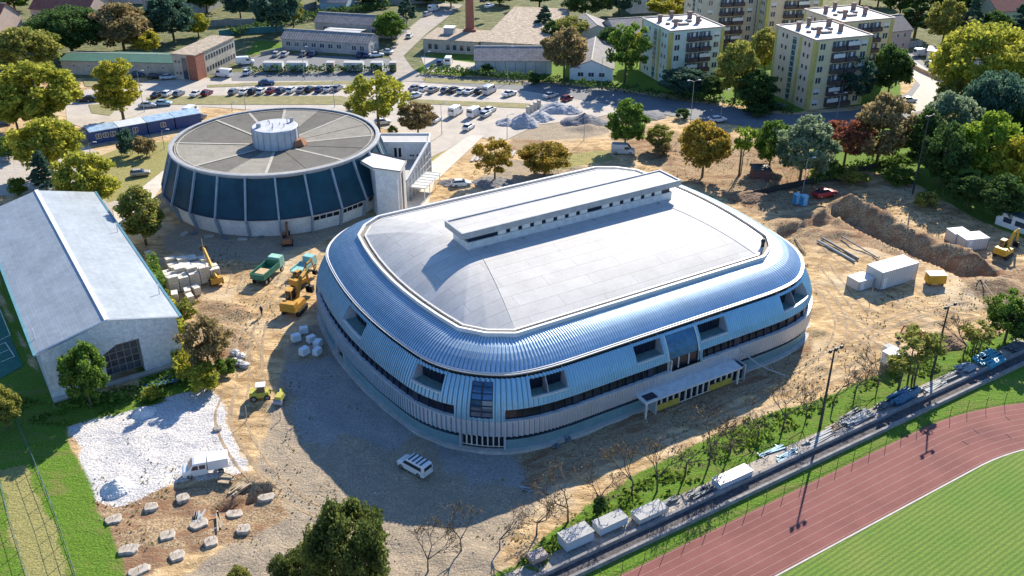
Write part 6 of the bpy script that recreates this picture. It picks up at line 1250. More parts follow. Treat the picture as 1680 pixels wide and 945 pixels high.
def excavator(label, px, py, rz, m, sc=1.0):
    x, y, z = G(px, py); t = thing('excavator', label, 'excavator', (x, y, z), R(rz), 'excavators and loaders on the site'); t.scale = (sc,) * 3
    undercarriage(t); mb = MB(); mb.box(-2.0, 1.2, -1.2, 1.2, .95, 1.7, .08, .08); mb.box(-2.1, -.9, -1.15, 1.15, 1.7, 2.2, .1, .1); mb.build('superstructure', m, t)
    mb = MB(); mb.box(-.1, 1.3, .25, 1.15, 1.7, 3.0, .12, .06); cb = mb.build('cab', M_cglass, t); mb = MB(); mb.box(-.05, 1.2, .25, 1.15, 3.0, 3.08)
    for q in ((-.1, .25), (1.22, .25), (-.1, 1.07), (1.22, 1.07)): mb.box(q[0], q[0] + .09, q[1], q[1] + .09, 1.7, 3.0)
    mb.build('cab_frame', m, cb); beam(t, 'boom', m, [(1.0, 1.6), (2.6, 4.0), (4.2, 4.3)], .34, .24); beam(t, 'arm', m, [(4.1, 4.5), (4.9, 1.6)], .22, .16)
    mb = MB(); mb.add([(4.5, -.5, 1.6), (5.2, -.5, 1.5), (5.3, -.5, .7), (4.6, -.5, .5), (4.5, .5, 1.6), (5.2, .5, 1.5), (5.3, .5, .7), (4.6, .5, .5)], [(0, 1, 2, 3), (7, 6, 5, 4), (0, 4, 5, 1), (1, 5, 6, 2), (2, 6, 7, 3)]); mb.build('bucket', M_dk, t)
excavator('large yellow orange excavator beside the left end of the sports hall', 484, 510, 75, M_or, 1.15)
excavator('second orange excavator just above the large one at the sports hall corner', 492, 470, 60, M_or, .8)
excavator('small rusty brown excavator at the foot of the round hall wall', 472, 400, 100, mat('rusty_machine', (0.30, 0.13, 0.07), .8), .72)
excavator('yellow backhoe with raised arm at the right edge near the white containers', 1645, 420, 40, M_jy, .95)
excavator('red mini excavator partly hidden behind the small trees right of the pump box', 1500, 552, 200, mat('machine_red', (0.42, 0.07, 0.04), .6), .6)
def telehandler():
    x, y, z = G(352, 462); t = thing('telehandler', 'yellow telescopic handler with raised boom beside the block stacks', 'loader', (x, y, z), R(120), 'excavators and loaders on the site')
    mb = MB(); mb.box(-2.4, 1.8, -1.0, 1.0, .6, 1.5, .15, .1); mb.build('body', M_or, t); mb = MB(); mb.box(-.6, .9, .2, 1.0, 1.5, 2.6, .12, .05); mb.build('cab', M_cglass, t); wheels(t, 4, 1.1, .6, (1.4, -1.5))
    beam(t, 'boom', M_jy, [(-2.0, 1.6), (1.8, 3.0), (5.0, 4.2)], .3, .2); mb = MB(); mb.box(5.0, 5.2, -.6, .6, 3.6, 4.5); mb.box(5.2, 6.2, -.5, -.35, 3.6, 3.7); mb.box(5.2, 6.2, .35, .5, 3.6, 3.7); mb.build('forks', M_dk, t)
telehandler()
def dumper():
    x, y, z = G(441, 455); t = thing('dump_truck', 'green dump truck with sand in its tipper on the sand road', 'truck', (x, y, z), R(72))
    mb = MB(); mb.box(-3.2, 3.2, -.5, .5, .7, 1.0); mb.build('chassis', M_dk, t); mb = MB(); mb.box(2.0, 3.6, -1.2, 1.2, .9, 2.7, .12, .1); mb.build('cab', mat('truck_pale_green', (0.35, 0.62, 0.50), .4), t); mb = MB(); mb.box(3.5, 3.63, -.95, .95, 1.8, 2.5); mb.build('windscreen', M_cglass, t)
    g = mat('tipper_green', (0.03, 0.20, 0.13), .5, var=.2); mb = MB(); mb.box(-3.4, 1.8, -1.25, 1.25, 1.1, 1.25); mb.box(-3.4, 1.8, -1.3, -1.18, 1.1, 2.2); mb.box(-3.4, 1.8, 1.18, 1.3, 1.1, 2.2); mb.box(1.7, 1.85, -1.2, 1.2, 1.1, 2.5); mb.box(-3.45, -3.3, -1.2, 1.2, 1.1, 2.1); tb = mb.build('tipper', g, t)
    mb = MB(); mb.box(-3.2, -.2, -1.15, 1.15, 1.25, 1.95, .5, .3); mb.build('sand_load', mat('loose_sand', (0.55, 0.40, 0.22), .95, fine=.1, bscale=6), tb); wheels(t, 6, 1.2, .5, (2.5, -1.4, -2.6))
dumper()
def teal_truck():
    x, y, z = G(500, 447); t = thing('flatbed_truck', 'pale turquoise truck half hidden by the sports hall eaves', 'truck', (x, y, z), R(70)); m = mat('truck_turquoise', (0.30, 0.58, 0.56), .4)
    mb = MB(); mb.box(-2.6, 1.0, -1.1, 1.1, .9, 1.2); mb.box(-2.6, 1.0, -1.1, -1.0, 1.2, 1.6); mb.box(-2.6, 1.0, 1.0, 1.1, 1.2, 1.6); mb.build('flatbed', m, t); mb = MB(); mb.box(1.1, 2.6, -1.05, 1.05, .7, 2.3, .15, .1); mb.build('cab', m, t); mb = MB(); mb.box(2.5, 2.64, -.85, .85, 1.5, 2.15); mb.build('windscreen', M_cglass, t); wheels(t, 5, 1.05, .42, (1.8, -1.6))
teal_truck()
def skid():
    x, y, z = G(430, 655); t = thing('compact_loader', 'small yellow wheel loader with white cab roof on the sand bend', 'loader', (x, y, z), R(10), 'excavators and loaders on the site')
    m = mat('loader_olive_yellow', (0.45, 0.42, 0.06), .6, var=.15); mb = MB(); mb.box(-1.6, 1.1, -.75, .75, .5, 1.3, .12, .08); mb.build('body', m, t); mb = MB(); mb.box(-.5, .6, -.55, .55, 1.3, 2.15, .08, .05); mb.build('cab', M_cglass, t); mb = MB(); mb.box(-.6, .7, -.62, .62, 2.15, 2.25); mb.build('cab_roof', M_whitep, t)
    wheels(t, 3, .85, .45, (.8, -1.0)); beam(t, 'loader_arm', m, [(.2, 1.2), (1.8, 1.0), (2.5, .4)], .12, .1); mb = MB(); mb.box(2.3, 3.0, -.9, .9, .12, .7, .1, 0); mb.build('bucket', m, t)
skid()
def roller():
    x, y, z = G(460, 662); t = thing('trench_roller', 'olive roller parked beside the small yellow loader at the shadow edge', 'roller', (x, y, z), R(80)); m = MATS['loader_olive_yellow']
    mb = MB(); mb.box(-.7, .7, -.5, .5, .6, 1.2, .1, .05); mb.build('body', m, t)
    for s in (-.65, .65): mb = MB(); mb.tube((s, -.55, .4), (s, .55, .4), .4, n=16); mb.build('drum', M_frame, t)
    mb = MB(); mb.tube((-.7, 0, 1.1), (-1.5, 0, 1.5), .04); mb.build('handle', M_dk, t)
roller()
# containers
M_cont = stripes(mat('white_container_steel', (0.62, 0.63, 0.62), .6, var=.06, scale=.5), 'X', .45, .25)
def container(label, px, py, rz, L_, w, h, m, name='container', roofm=None, z=0):
    x, y, _z = G(px, py); t = thing(name, label, 'container', (x, y, _z + z), R(rz)); mb = MB(); mb.box(0, L_, 0, w, .12, h); mb.build('wall', m, t); mb = MB(); mb.box(-.05, L_ + .05, -.05, w + .05, h, h + .07); mb.build('roof', roofm or M_whitep, t)
    mb = MB()
    for a in (0, L_ - .12):
        for b in (-.03, w - .09): mb.box(a - .02, a + .12, b, b + .12, 0, h)
    mb.box(-.02, L_ + .02, -.04, .04, .05, .2); mb.build('corner_frame', M_frame, t); mb = MB(); mb.box(.5, 1.3, -.06, 0, .2, min(2.1, h - .15)); dr_ = mb.build('door', M_whitep if m is not M_whitep else M_frame, t); mb = MB(); mb.box(1.12, 1.18, -.12, -.06, 1.0, 1.12); mb.build('handle', M_dk, dr_); return t
container('large white site container with arched roof panels beside the small one', 1443, 476, 27, 8.2, 3.4, 3.3, M_cont); container('small white container left of the large white one', 1407, 478, 27, 3.4, 2.6, 1.8, M_cont)
container('white container by the backhoe, the one further left and behind', 1566, 402, 12, 3.2, 3.0, 2.2, M_cont); container('white container by the backhoe, the nearer one', 1582, 412, 12, 4.6, 3.0, 2.2, M_cont)
def skip(label, px, py, rz, L_, w, h, m, roofm):
    x, y, z = G(px, py); t = thing('generator', label, 'generator', (x, y, z + .35), R(rz)); mb = MB(); mb.box(0, L_, 0, w, 0, h, .1, .05); mb.build('casing', m, t); mb = MB(); mb.box(-.05, L_ + .05, -.05, w + .05, h, h + .1); mb.build('lid', roofm, t); mb = MB()
    for q in (.3, L_ - .5): mb.box(q, q + .2, .1, w - .1, -.4, 0)
    mb.build('leg', M_dk, t)
skip('yellow generator box with pale lid on the sand', 1522, 470, 2, 3.0, 1.8, 1.5, M_jy, mat('cream_lid', (0.66, 0.55, 0.35), .6))
def toilet(label, px, py):
    x, y, z = G(px, py); t = thing('portable_toilet', label, 'portable toilet', (x, y, z), R(15), 'blue portable toilets'); m = mat('toilet_blue', (0.04, 0.25, 0.48), .5); mb = MB(); mb.box(0, 1.15, 0, 1.15, .1, 2.1); mb.build('wall', m, t); mb = MB(); mb.box(-.04, 1.19, -.04, 1.19, 2.1, 2.3, .2, .2); mb.build('roof', mat('toilet_roof', (0.25, 0.50, 0.66), .5), t); mb = MB(); mb.box(.15, 1.0, -.04, 0, .15, 2.0); d_ = mb.build('door', MATS['toilet_roof'], t); mb = MB(); mb.box(.8, .88, -.09, -.04, 1.0, 1.15); mb.build('handle', M_dk, d_)
toilet('blue portable toilet beside the red car, the left one', 1304, 338); toilet('blue portable toilet beside the red car, the right one', 1316, 341)
# boxes and stacks beside the terrace
def place_box(label, px, py, L_, w, h, m, roofm, nm='site_box', cat='box', lift=.35):
    x, y = at(px, py); t = thing(nm, label, cat, (x, y, .15), math.atan2(.525, .851)); mb = MB(); mb.box(-L_ / 2, L_ / 2, -w / 2, w / 2, lift, h, .03, .03); mb.build('body', m, t); mb = MB(); mb.box(-L_ / 2 - .04, L_ / 2 + .04, -w / 2 - .04, w / 2 + .04, h, h + .06); mb.build('lid', roofm, t)
    mb = MB()
    for a in (-L_ / 2 + .15, L_ / 2 - .35):
        for b in (-w / 2 + .08, w / 2 - .2): mb.box(a, a + .2, b, b + .12, 0, lift)
    mb.build('support', M_frame, t); return t
M_pale = mat('weathered_white_lid', (0.42, 0.43, 0.43), .8, col2=(0.36, 0.35, 0.33), scale=1.6, fine=.12, bscale=5)
place_box('white trailer like box beside the terrace, lowest of three', 944, 893, 3.6, 1.9, 1.6, mat('pale_blue_grey', (0.42, 0.46, 0.50), .7, var=.08), M_pale); place_box('white box beside the terrace, second of three', 1000, 868, 3.8, 1.6, 1.3, MATS['pale_blue_grey'], M_pale)
place_box('grey crate with slats on its lid, third box up the terrace', 1064, 850, 4.0, 1.7, 1.1, MATS['terrace_concrete'], M_pale); place_box('small crate of broken bricks at the lower end of the terrace', 881, 922, 1.9, 1.2, 1.0, mat('brick_rubble', (0.42, 0.33, 0.28), .95, col2=(0.2, .15, .13), scale=4), mat('pinkish_rubble', (0.55, 0.45, 0.40), .95, col2=(0.3, .24, .2), scale=4)); place_box('long silver covered box at the middle of the terrace path', 1200, 793, 5.2, 1.5, 1.2, MATS['pale_blue_grey'], mat('silver_tarp', (0.38, 0.40, 0.42), .5, .2, col2=(.35, .36, .38), scale=2))
def stack(label, px, py, n, L_, w, h, m, jit=.1, rnd=1, cat='stack', nm='board_stack', rz=None):
    """boards or bars lying loosely on each other; the boards of one bundle stay one mesh"""
    x, y = at(px, py); r_ = random.Random(rnd); t = thing(nm, label, cat, (x, y, float(height(x, y)) + .14), math.atan2(.525, .851) if rz is None else R(rz))
    mb = MB()
    for k in range(n): mb.obox(r_.uniform(-.4, .4), (k % 5 - 2) * w * 1.05 + r_.uniform(-.1, .1), R(r_.uniform(-4, 4) * (1 + jit * 10)), L_ * r_.uniform(.7, 1), w, (k // 5) * h + .08, (k // 5 + 1) * h + .06)
    mb.build('boards', m, t); mb = MB()
    for q in (-L_ * .3, L_ * .3): mb.box(q - .06, q + .06, -w * 2.6, w * 2.6, 0, .08)
    mb.build('bearer', M_frame, t); return t
M_bs = mat('steel_blue_sheet', (0.10, 0.24, 0.38), .6, .2, var=.3, scale=2); M_ws = mat('white_boards', (0.36, 0.38, 0.39), .75, var=.1, scale=2); M_wd = mat('raw_timber', (0.46, 0.36, 0.24), .9, var=.2, scale=2); M_gs = mat('galvanised_scaffold', (0.20, 0.22, 0.24), .7, .2, var=.3, scale=3)
for i, q in enumerate([('grey scaffold parts heaped behind the long silver box', 1150, 812, 15, 3.4, .18, .12, M_gs), ('loose rubble and pipes between two white boxes', 1098, 826, 12, 2.6, .14, .12, M_gs), ('thin blue sheet lying against the green strip', 1262, 742, 3, 5.2, .22, .10, M_bs), ('pale blue beam at a slant on the terrace path', 1292, 748, 4, 4.4, .25, .12, M_bs),
    ('white boards laid lengthwise on the terrace path below the floodlight mast', 1345, 722, 10, 5.4, .24, .12, M_ws), ('bright white plank bundle right of the floodlight mast', 1410, 690, 12, 5.4, .22, .16, M_ws), ('grey steel bundle behind the white plank bundle', 1398, 684, 10, 5.0, .18, .12, M_gs), ('blue covered pipe bundle on the terrace path', 1480, 656, 18, 5.4, .3, .3, M_bs),
    ('scaffold frames heaped left of the blue pipes', 1450, 668, 14, 2.6, .2, .16, M_gs), ('white planks under the tall mast near the blue pipes', 1530, 638, 12, 4.6, .26, .16, M_ws), ('silver bars stacked right of the tall mast', 1556, 622, 14, 4.6, .2, .14, M_gs), ('turquoise tarpaulin stack at the right end of the terrace', 1622, 594, 15, 5.0, .55, .22, mat('turquoise_tarp', (0.08, 0.40, 0.52), .5, var=.25, scale=2)),
    ('white crumpled sheets beside the turquoise tarpaulins', 1585, 606, 12, 2.4, .4, .14, M_ws), ('silver sheets at the right edge of the terrace', 1668, 572, 14, 4.0, .4, .16, M_gs), ('long pale timber bundle by the two orange saplings', 1375, 700, 5, 5.2, .2, .1, M_wd),
    ('pale sheets dumped near the main entrance', 1132, 640, 5, 1.6, .3, .1, M_gs), ('small white pallet on the shaded soil by the wall', 913, 732, 4, 1.0, .22, .1, M_gs), ('second pale pallet on the shaded soil below the wall', 930, 722, 4, 1.1, .22, .1, M_gs), ('white scraps on the shaded ground in front of the entrance', 1168, 634, 8, 1.3, .2, .1, M_ws),
    ('grey duct parts on the lit ground near the bottom entrance', 862, 806, 3, 1.4, .2, .1, M_ws), ('striped metal sheets by the warehouse gable', 262, 630, 12, 5.0, .4, .1, M_bs), ('timber and boxes beside the foundation pit', 392, 800, 10, 2.4, .25, .18, M_wd), ('planks leaning over a concrete footing', 325, 852, 5, 1.8, .2, .1, M_ws), ('long pale planks by the foundation pit', 357, 858, 3, 3.8, .2, .08, M_wd), ('crates beside the gravel truck', 372, 790, 8, 1.6, .3, .2, M_wd)]):
    rz = None if i < 16 or i == 20 else (i * 37) % 180
    if i == 23: rz = 112
    stack(*q, rnd=i, rz=rz)
# pump box, bags, pipes
place_box('white pump box with a smaller cube on top beside the green strip', 1462, 600, 2.6, 2.0, 2.2, M_whitep, M_whitep, lift=.5); place_box('small white cube standing left of the pump box', 1456, 585, 1.3, 1.2, 1.6, M_whitep, M_pale, lift=.2)
def pipe(label, p, q, r, m=M_ws, z=.25, cat='pipe', nm='concrete_pipe'):
    a = G(*p); b = G(*q); mb = MB(); L_ = (Vector(b) - Vector(a)).length; d = (Vector(b) - Vector(a)).normalized(); n_ = 14; vs = []; fs = []
    for x, rr in ((0, r), (L_, r), (L_, r * .7), (0, r * .7)):
        for k in range(n_): vs.append((x, rr * math.cos(k * math.tau / n_), rr * math.sin(k * math.tau / n_)))
    for s in range(4):
        for k in range(n_): fs.append((s * n_ + k, s * n_ + (k + 1) % n_, ((s + 1) % 4) * n_ + (k + 1) % n_, ((s + 1) % 4) * n_ + k))
    mb.add(vs, fs); o = mb.build(nm, m); o.location = (a[0], a[1], a[2] + z); o.rotation_euler = d.to_track_quat('X', 'Z').to_euler(); tag(o, label, cat)
pipe('long white pipe on the sand right of the sports hall, the nearer one', (1342, 396), (1402, 430), .22); pipe('long grey pipe lying just behind the nearer white pipe', (1348, 392), (1408, 426), .2, M_gs); pipe('thin pipe leading to the large white container', (1380, 392), (1440, 425), .12, M_gs); pipe('pale board leaning at the sports hall edge', (1304, 392), (1322, 415), .14, M_wd)
pipe('yellow cable duct lying on the soil at the right', (1600, 472), (1660, 452), .1, M_wd); pipe('thin yellow rail on the soil pointing to the mast', (1606, 470), (1632, 500), .1, M_wd)
# chute hose from the upper floor down to the sand
mb = MB(); a = Vector(aworld(ap(idx_at(1213, 4.6), 7.4, 4.6))); c_ = at(1288, 618); b_ = Vector((c_[0], c_[1], .2)); prev = a
for k in range(1, 13): f = k / 12; p = a.lerp(b_, f); p.z -= 1.0 * math.sin(math.pi * f) * (1 - f * .5) if f < 1 else 0; mb.tube(prev, p, .09, n=6); prev = p
o = mb.build('hoist_cable', M_ws); tag(o, 'pale hose slung from the ribbon window down to the sand', 'hose')
# block stacks between the warehouse and the sand road
M_blk = joints(mat('pale_blocks', (0.70, 0.61, 0.47), .9, var=.1, scale=1.2), .5, .25, .25, .03, (R(90), 0, 0)); M_blkt = joints(mat('pale_block_tops', (0.76, 0.71, 0.62), .9, var=.08), 1.2, .6, .3, .04)
pal0 = thing('block_pallet', 'x', 'pallet'); mb = MB(); mb.box(-.8, .8, -.5, .5, .14, 1.3); mb.build('block_cube', M_blk, pal0); mb = MB(); mb.box(-.79, .79, -.49, .49, 1.3, 1.36); mb.build('wrap', M_blkt, pal0); mb = MB(); mb.box(-.8, .8, -.5, .5, .08, .14)
for q in (-.7, 0, .6): mb.box(q, q + .1, -.5, .5, 0, .08)
mb.build('pallet_base', M_wd, pal0)
used = False; u = Vector((0.838, 0.545)); v = Vector((-0.545, 0.838)); o0 = Vector(at(280, 485)); k = 0; names = []
for r_ in range(9):
    for c_ in range(5):
        if (r_ == 2 and c_ == 4) or (r_ == 6 and c_ in (0, 3)) or (r_ == 8 and c_ in (0, 4)) or (r_ == 7 and c_ == 0): continue
        p = o0 + u * (c_ * 1.72 + .9 + (r_ * .04)) + v * (r_ * 1.18 + .6); off = (r_ * 7 + c_ * 5) % 4 * .05
        o = place(pal0, used, (p.x, p.y, float(height(p.x, p.y))), math.atan2(u.y, u.x) + R(((r_ * 3 + c_ * 5) % 5) - 2), 'pallet of pale blocks, %s row from the near end, %s from the warehouse' % (ORD[r_], ORD[c_]), (1, 1, 1.0 + .9 * (r_ < 3) + (.35 if (r_ + c_) % 3 == 0 else 0)))
        o['group'] = 'pallets of blocks beside the warehouse'; used = True
for i, (px, py, lb) in enumerate([(288, 492, 'loose pallet of blocks just in front of the big stack, left'), (309, 486, 'loose pallet of blocks in front of the big stack, middle'), (313, 496, 'loose pallet nearest the brown leaved tree'), (323, 483, 'loose pallet of blocks in front of the big stack, right'), (247, 425, 'pallet of blocks against the warehouse eaves, far left'), (252, 437, 'pallet of blocks beside the tall clipped hedge')]):
    o = place(pal0, True, G(px, py), R(110 + i * 7), lb); o['group'] = 'pallets of blocks beside the warehouse'
# white insulation packs in the shadow at the sports hall's left end
ins0 = thing('insulation_pack', 'x', 'pack'); mb = MB(); mb.box(-.6, .6, -.45, .45, .15, 1.0, .04, .04); mb.build('wrapped_pack', mat('white_wrap', (0.72, 0.78, 0.80), .35, var=.08), ins0); mb = MB(); mb.box(-.62, .62, -.47, .47, 0, .15); mb.build('pallet_base', M_wd, ins0)
for i, (px, py, lb) in enumerate([(499, 547, 'white wrapped pack, uppermost of the group in the shadow'), (486, 558, 'white wrapped pack at the left of the shadowed group'), (511, 561, 'white wrapped pack in the middle of the shadowed group'), (500, 583, 'white wrapped pack at the lower left of the shadowed group'), (521, 582, 'white wrapped pack at the lower right of the shadowed group'), (522, 570, 'white wrapped pack beside the sports hall wall')]):
    o = place(ins0, i > 0, G(px, py), R(20 + i * 11), lb, 1.05 + .1 * (i % 2)); o['group'] = 'white packs in the shadow of the sports hall'
# rubble bags beside the sand road
bag0 = None
for i, (px, py) in enumerate([(386, 583), (396, 588), (392, 598), (402, 602), (384, 596)]):
    x, y, z = G(px, py); bm = bmesh.new(); bmesh.ops.create_icosphere(bm, subdivisions=3, radius=.75)
    rr = np.random.RandomState(i)
    for v_ in bm.verts: k = 1 + .35 * (float(vnoise(v_.co.x * 3 + i * 9, v_.co.y * 3 + v_.co.z * 4, 1.0)) - .5); v_.co = Vector((v_.co.x * k, v_.co.y * k, max(0, v_.co.z * .62 * k + .35)))
    me = bpy.data.meshes.new('rubble_bag'); bm.to_mesh(me); bm.free(); me.materials.append(mat('crumpled_white_plastic', (0.60, 0.60, 0.60), .5, col2=(0.12, 0.12, 0.13), scale=3)); o = bpy.data.objects.new('rubble_bag', me); COL.objects.link(o); o.location = (x, y, z)
    tag(o, ['crumpled white bag, uppermost of the heap by the sand road', 'crumpled white bag at the upper right of the heap', 'crumpled white bag in the middle of the heap by the bush', 'crumpled white bag nearest the sand road', 'crumpled white bag at the left of the heap under the brown tree'][i], 'bag', 'white bags beside the sand road')
# concrete footings
M_rust = mat('rusty_steel', (0.22, 0.10, 0.05), .9)
M_fc = mat('fresh_concrete', (0.54, 0.49, 0.42), .85, col2=(0.30, 0.24, 0.17), scale=1.4, fine=.1, bscale=6)
frg = random.Random(12)
for i, (px, py, lb, s_) in enumerate([(187, 853, 'rough concrete footing at the left, by the grass edge', .85), (248, 833, 'concrete footing second in the upper row', .85), (300, 818, 'concrete footing in the upper row just below the gravel truck', .85), (327, 862, 'concrete footing with planks on it', .95), (275, 881, 'large pale concrete footing in the centre of the soil', 1.05), (211, 903, 'square white concrete footing at the lower left', 1.0), (347, 892, 'flat tan concrete footing by the gravel road', .85), (291, 914, 'rough concrete footing at the lower edge of the soil', .95),
    (228, 937, 'pale concrete footing nearest the bottom edge', 1.0), (384, 843, 'concrete footing beside the foundation pit', 1.0), (438, 820, 'concrete footing at the right of the foundation pit', .85), (400, 872, 'half buried concrete footing at the right', .75), (357, 706, 'small concrete footing on the edge of the white gravel', .6)]):
    x, y, z = G(px, py); t = thing('concrete_footing', lb, 'footing', (x, y, z), R(18 + frg.uniform(-14, 22)), 'concrete footings in the soil'); L_, w_ = .98 * s_ * frg.uniform(.8, 1.2), .82 * s_ * frg.uniform(.8, 1.15)
    P = [(L_ * (1 + .12 * frg.uniform(-1, 1)) * math.cos(q) / max(abs(math.cos(q)), abs(math.sin(q))) ** .75, w_ * (1 + .12 * frg.uniform(-1, 1)) * math.sin(q) / max(abs(math.cos(q)), abs(math.sin(q))) ** .75) for q in [k * math.tau / 14 for k in range(14)]]
    h_ = frg.uniform(.15, .38); mb = MB(); n_ = 14; vs = [(x_, y_, -.35) for x_, y_ in P] + [(x_, y_, h_ - .06) for x_, y_ in P] + [(x_ * .93, y_ * .93, h_ + frg.uniform(-.03, .03)) for x_, y_ in P]
    mb.add(vs, [(k, (k + 1) % n_, n_ + (k + 1) % n_, n_ + k) for k in range(n_)] + [(n_ + k, n_ + (k + 1) % n_, 2 * n_ + (k + 1) % n_, 2 * n_ + k) for k in range(n_)] + [tuple(range(2 * n_, 3 * n_))]); mb.build('slab', M_fc, t)
    mb = MB()
    for k in range(frg.randint(2, 4)): q = frg.uniform(-.5, .5) * L_; q2 = frg.uniform(-.5, .5) * w_; mb.tube((q, q2, h_), (q + .03, q2, h_ + .35), .02, n=4)
    mb.build('starter_bar', M_rust, t)
# gravel piles
def pile(label, px, py, r_, h, m, rnd, el=1.0):
    x, y = at(px, py); n_ = 26; vs = []; fs = []
    for j in range(n_ + 1):
        for i in range(n_ + 1):
            u_, v_ = (i / n_ * 2 - 1) * 1.1, (j / n_ * 2 - 1) * 1.1; d = math.hypot(u_, v_) + (float(vnoise(u_ * 3 + rnd * 7, v_ * 3, 1)) - .5) * .25
            vs.append((u_ * r_ * el, v_ * r_, h * max(0, 1 - d) ** .9 + (float(vnoise(u_ * 12 + rnd, v_ * 12, 1)) - .5) * .16 * (d < 1) - (.25 if d >= 1 else 0)))
    for j in range(n_):
        for i in range(n_): a = j * (n_ + 1) + i; fs.append((a, a + 1, a + n_ + 2, a + n_ + 1))
    me = bpy.data.meshes.new('gravel_pile'); me.from_pydata(vs, [], fs); me.materials.append(m); o = bpy.data.objects.new('gravel_pile', me); COL.objects.link(o); o.location = (x, y, .05); tag(o, label, 'gravel pile', 'gravel piles')
M_gr = mat('blue_grey_gravel', (0.40, 0.41, 0.43), .95, var=.15, scale=2, fine=.12, bscale=5, bump=.5); M_dg = mat('dark_gravel', (0.20, 0.20, 0.21), .95, var=.2, scale=1.5, fine=.2, bscale=4, bump=.6)
pile('pointed grey gravel pile, nearest of the group by the parking lot', 860, 204, 3.8, 3.0, M_gr, 1); pile('low grey gravel pile left of the pointed one', 832, 202, 3.0, 1.2, M_gr, 2); pile('rounded grey gravel pile behind the pointed one', 886, 194, 3.6, 1.9, M_gr, 3); pile('broad grey gravel pile near the dark red car', 914, 180, 4.2, 2.2, M_gr, 4, 1.25); pile('small gravel pile right of the broad one', 936, 183, 3.0, 1.6, M_gr, 5); pile('dark gravel pile beside the sandy trench', 958, 202, 4.6, 2.4, M_dg, 6, 1.3)
pile('dark heap by the street edge', 1050, 190, 4.2, 1.0, M_dg, 7, 1.6); pile('dark gravel heap beside the small white car', 740, 300, 2.2, .5, M_dg, 8, 1.3); pile('dark gravel heap under the orange leaved tree', 808, 300, 3.2, .7, M_dg, 9, 1.4); pile('white gravel heap with blue shade at the left corner of the gravel bed', 192, 800, 1.9, 1.2, mat('white_gravel', (0.66, 0.65, 0.63), .95, fine=.15, bscale=5, bump=.5), 10); pile('white gravel heap at the upper edge of the gravel bed', 237, 678, 1.6, .9, MATS['white_gravel'], 11)
pile('dark soil heap beside the thin trees at the right', 1555, 560, 2.6, 1.1, mat('brown_soil', (0.24, 0.15, 0.09), .95, fine=.2, bscale=3, bump=.6), 12); pile('brown soil heap left of the blue toilets', 1232, 322, 3.2, 1.0, MATS['brown_soil'], 13, 1.4)
# slabs leaning in rows on the grass plot
sl0 = None
for i in range(9):
    x, y = at(776 + i * 8, 262 - i * .9); mb = MB(); mb.add([(-.35, -1.4, 0), (.35, -1.4, 0), (.8, 1.4, .5), (.1, 1.4, .5), (-.35, -1.4, .12), (.35, -1.4, .12), (.8, 1.4, .62), (.1, 1.4, .62)], [(0, 3, 2, 1), (4, 5, 6, 7), (0, 1, 5, 4), (1, 2, 6, 5), (2, 3, 7, 6), (3, 0, 4, 7)])
    if i == 0: sl0 = mb.build('stone_slab', mat('pale_slab_stone', (0.62, 0.56, 0.50), .85, var=.1)); o = sl0
    else: o = sl0.copy(); COL.objects.link(o)
    o.location = (x, y, .15); o.rotation_euler = (0, 0, R(-12)); tag(o, 'pale stone slab, %s from the left in the tilted row behind the sports hall' % ORD[i], 'slab', 'tilted stone slabs')
# railing posts of the gravel store and wall blocks
for i in range(4):
    x, y = at(866 + i * 6, 187 - i * 3.6); mb = MB(); mb.box(-.35, .35, -.5, .5, 0, 1.9); o = mb.build('concrete_divider', M_conc); o.location = (x, y, .05); o.rotation_euler = (0, 0, R(30)); tag(o, 'upright concrete divider, %s from the left between the gravel piles' % ORD[i], 'divider', 'concrete dividers of the gravel store')
# stones and offcuts in the shade of the round hall
srng = random.Random(9)
for i, (px, py, lb) in enumerate([(302, 384, 'left end'), (318, 383, 'second'), (343, 388, 'third'), (370, 392, 'middle'), (398, 394, 'right of the middle'), (428, 389, 'right end')]):
    x, y, z = G(px, py); mb = MB(); mb.prism([(-.9, -.4), (.7, -.5), (1.0, .1), (.3, .5), (-.8, .4)], -.1, .16); o = mb.build('paving_slab', M_gs if i % 2 else M_conc); o.location = (x, y, z); o.rotation_euler = (0, 0, srng.random() * 3); tag(o, 'grey slab dropped in the shade of the round hall, %s of the line' % lb, 'slab', 'loose slabs below the round hall')
# trailers behind the hedge of the workshop yard
for i, (px, w_, m, lb) in enumerate([(448, 5.6, M_whitep, 'long white trailer, first behind the dark hedge'), (487, 5.8, M_whitep, 'long white trailer, second behind the dark hedge'), (580, 5.6, M_whitep, 'white trailer in the middle of the yard row'), (618, 3.4, M_whitep, 'short white trailer at the right end of the yard row'), (542, 2.2, M_pink, 'pink kiosk between the yard trailers'), (645, 2.0, M_beige, 'small beige booth at the yard entrance')]):
    x, y = at(px, 118); t = thing('yard_trailer', lb, 'trailer', (x, y, 0), R(-2), 'trailers behind the hedge'); mb = MB(); mb.box(-w_ / 2, w_ / 2, 0, 2.4, .35, 2.6); mb.build('body', m, t); mb = MB(); mb.box(-w_ / 2 - .05, w_ / 2 + .05, -.05, 2.45, 2.6, 2.68); mb.build('roof', M_pale, t); mb = MB(); mb.box(-.5, .5, -.04, .0, 1.3, 2.0); mb.build('window', GL2, t)
# brick shed among the park trees
flat('brick_hut', 'small dark brick hut under the green park tree', 'hut', at(1236, 298), at(1262, 298), 3.5, 2.4, mat('dark_brick', (0.16, 0.07, 0.06), .9), M_dk)
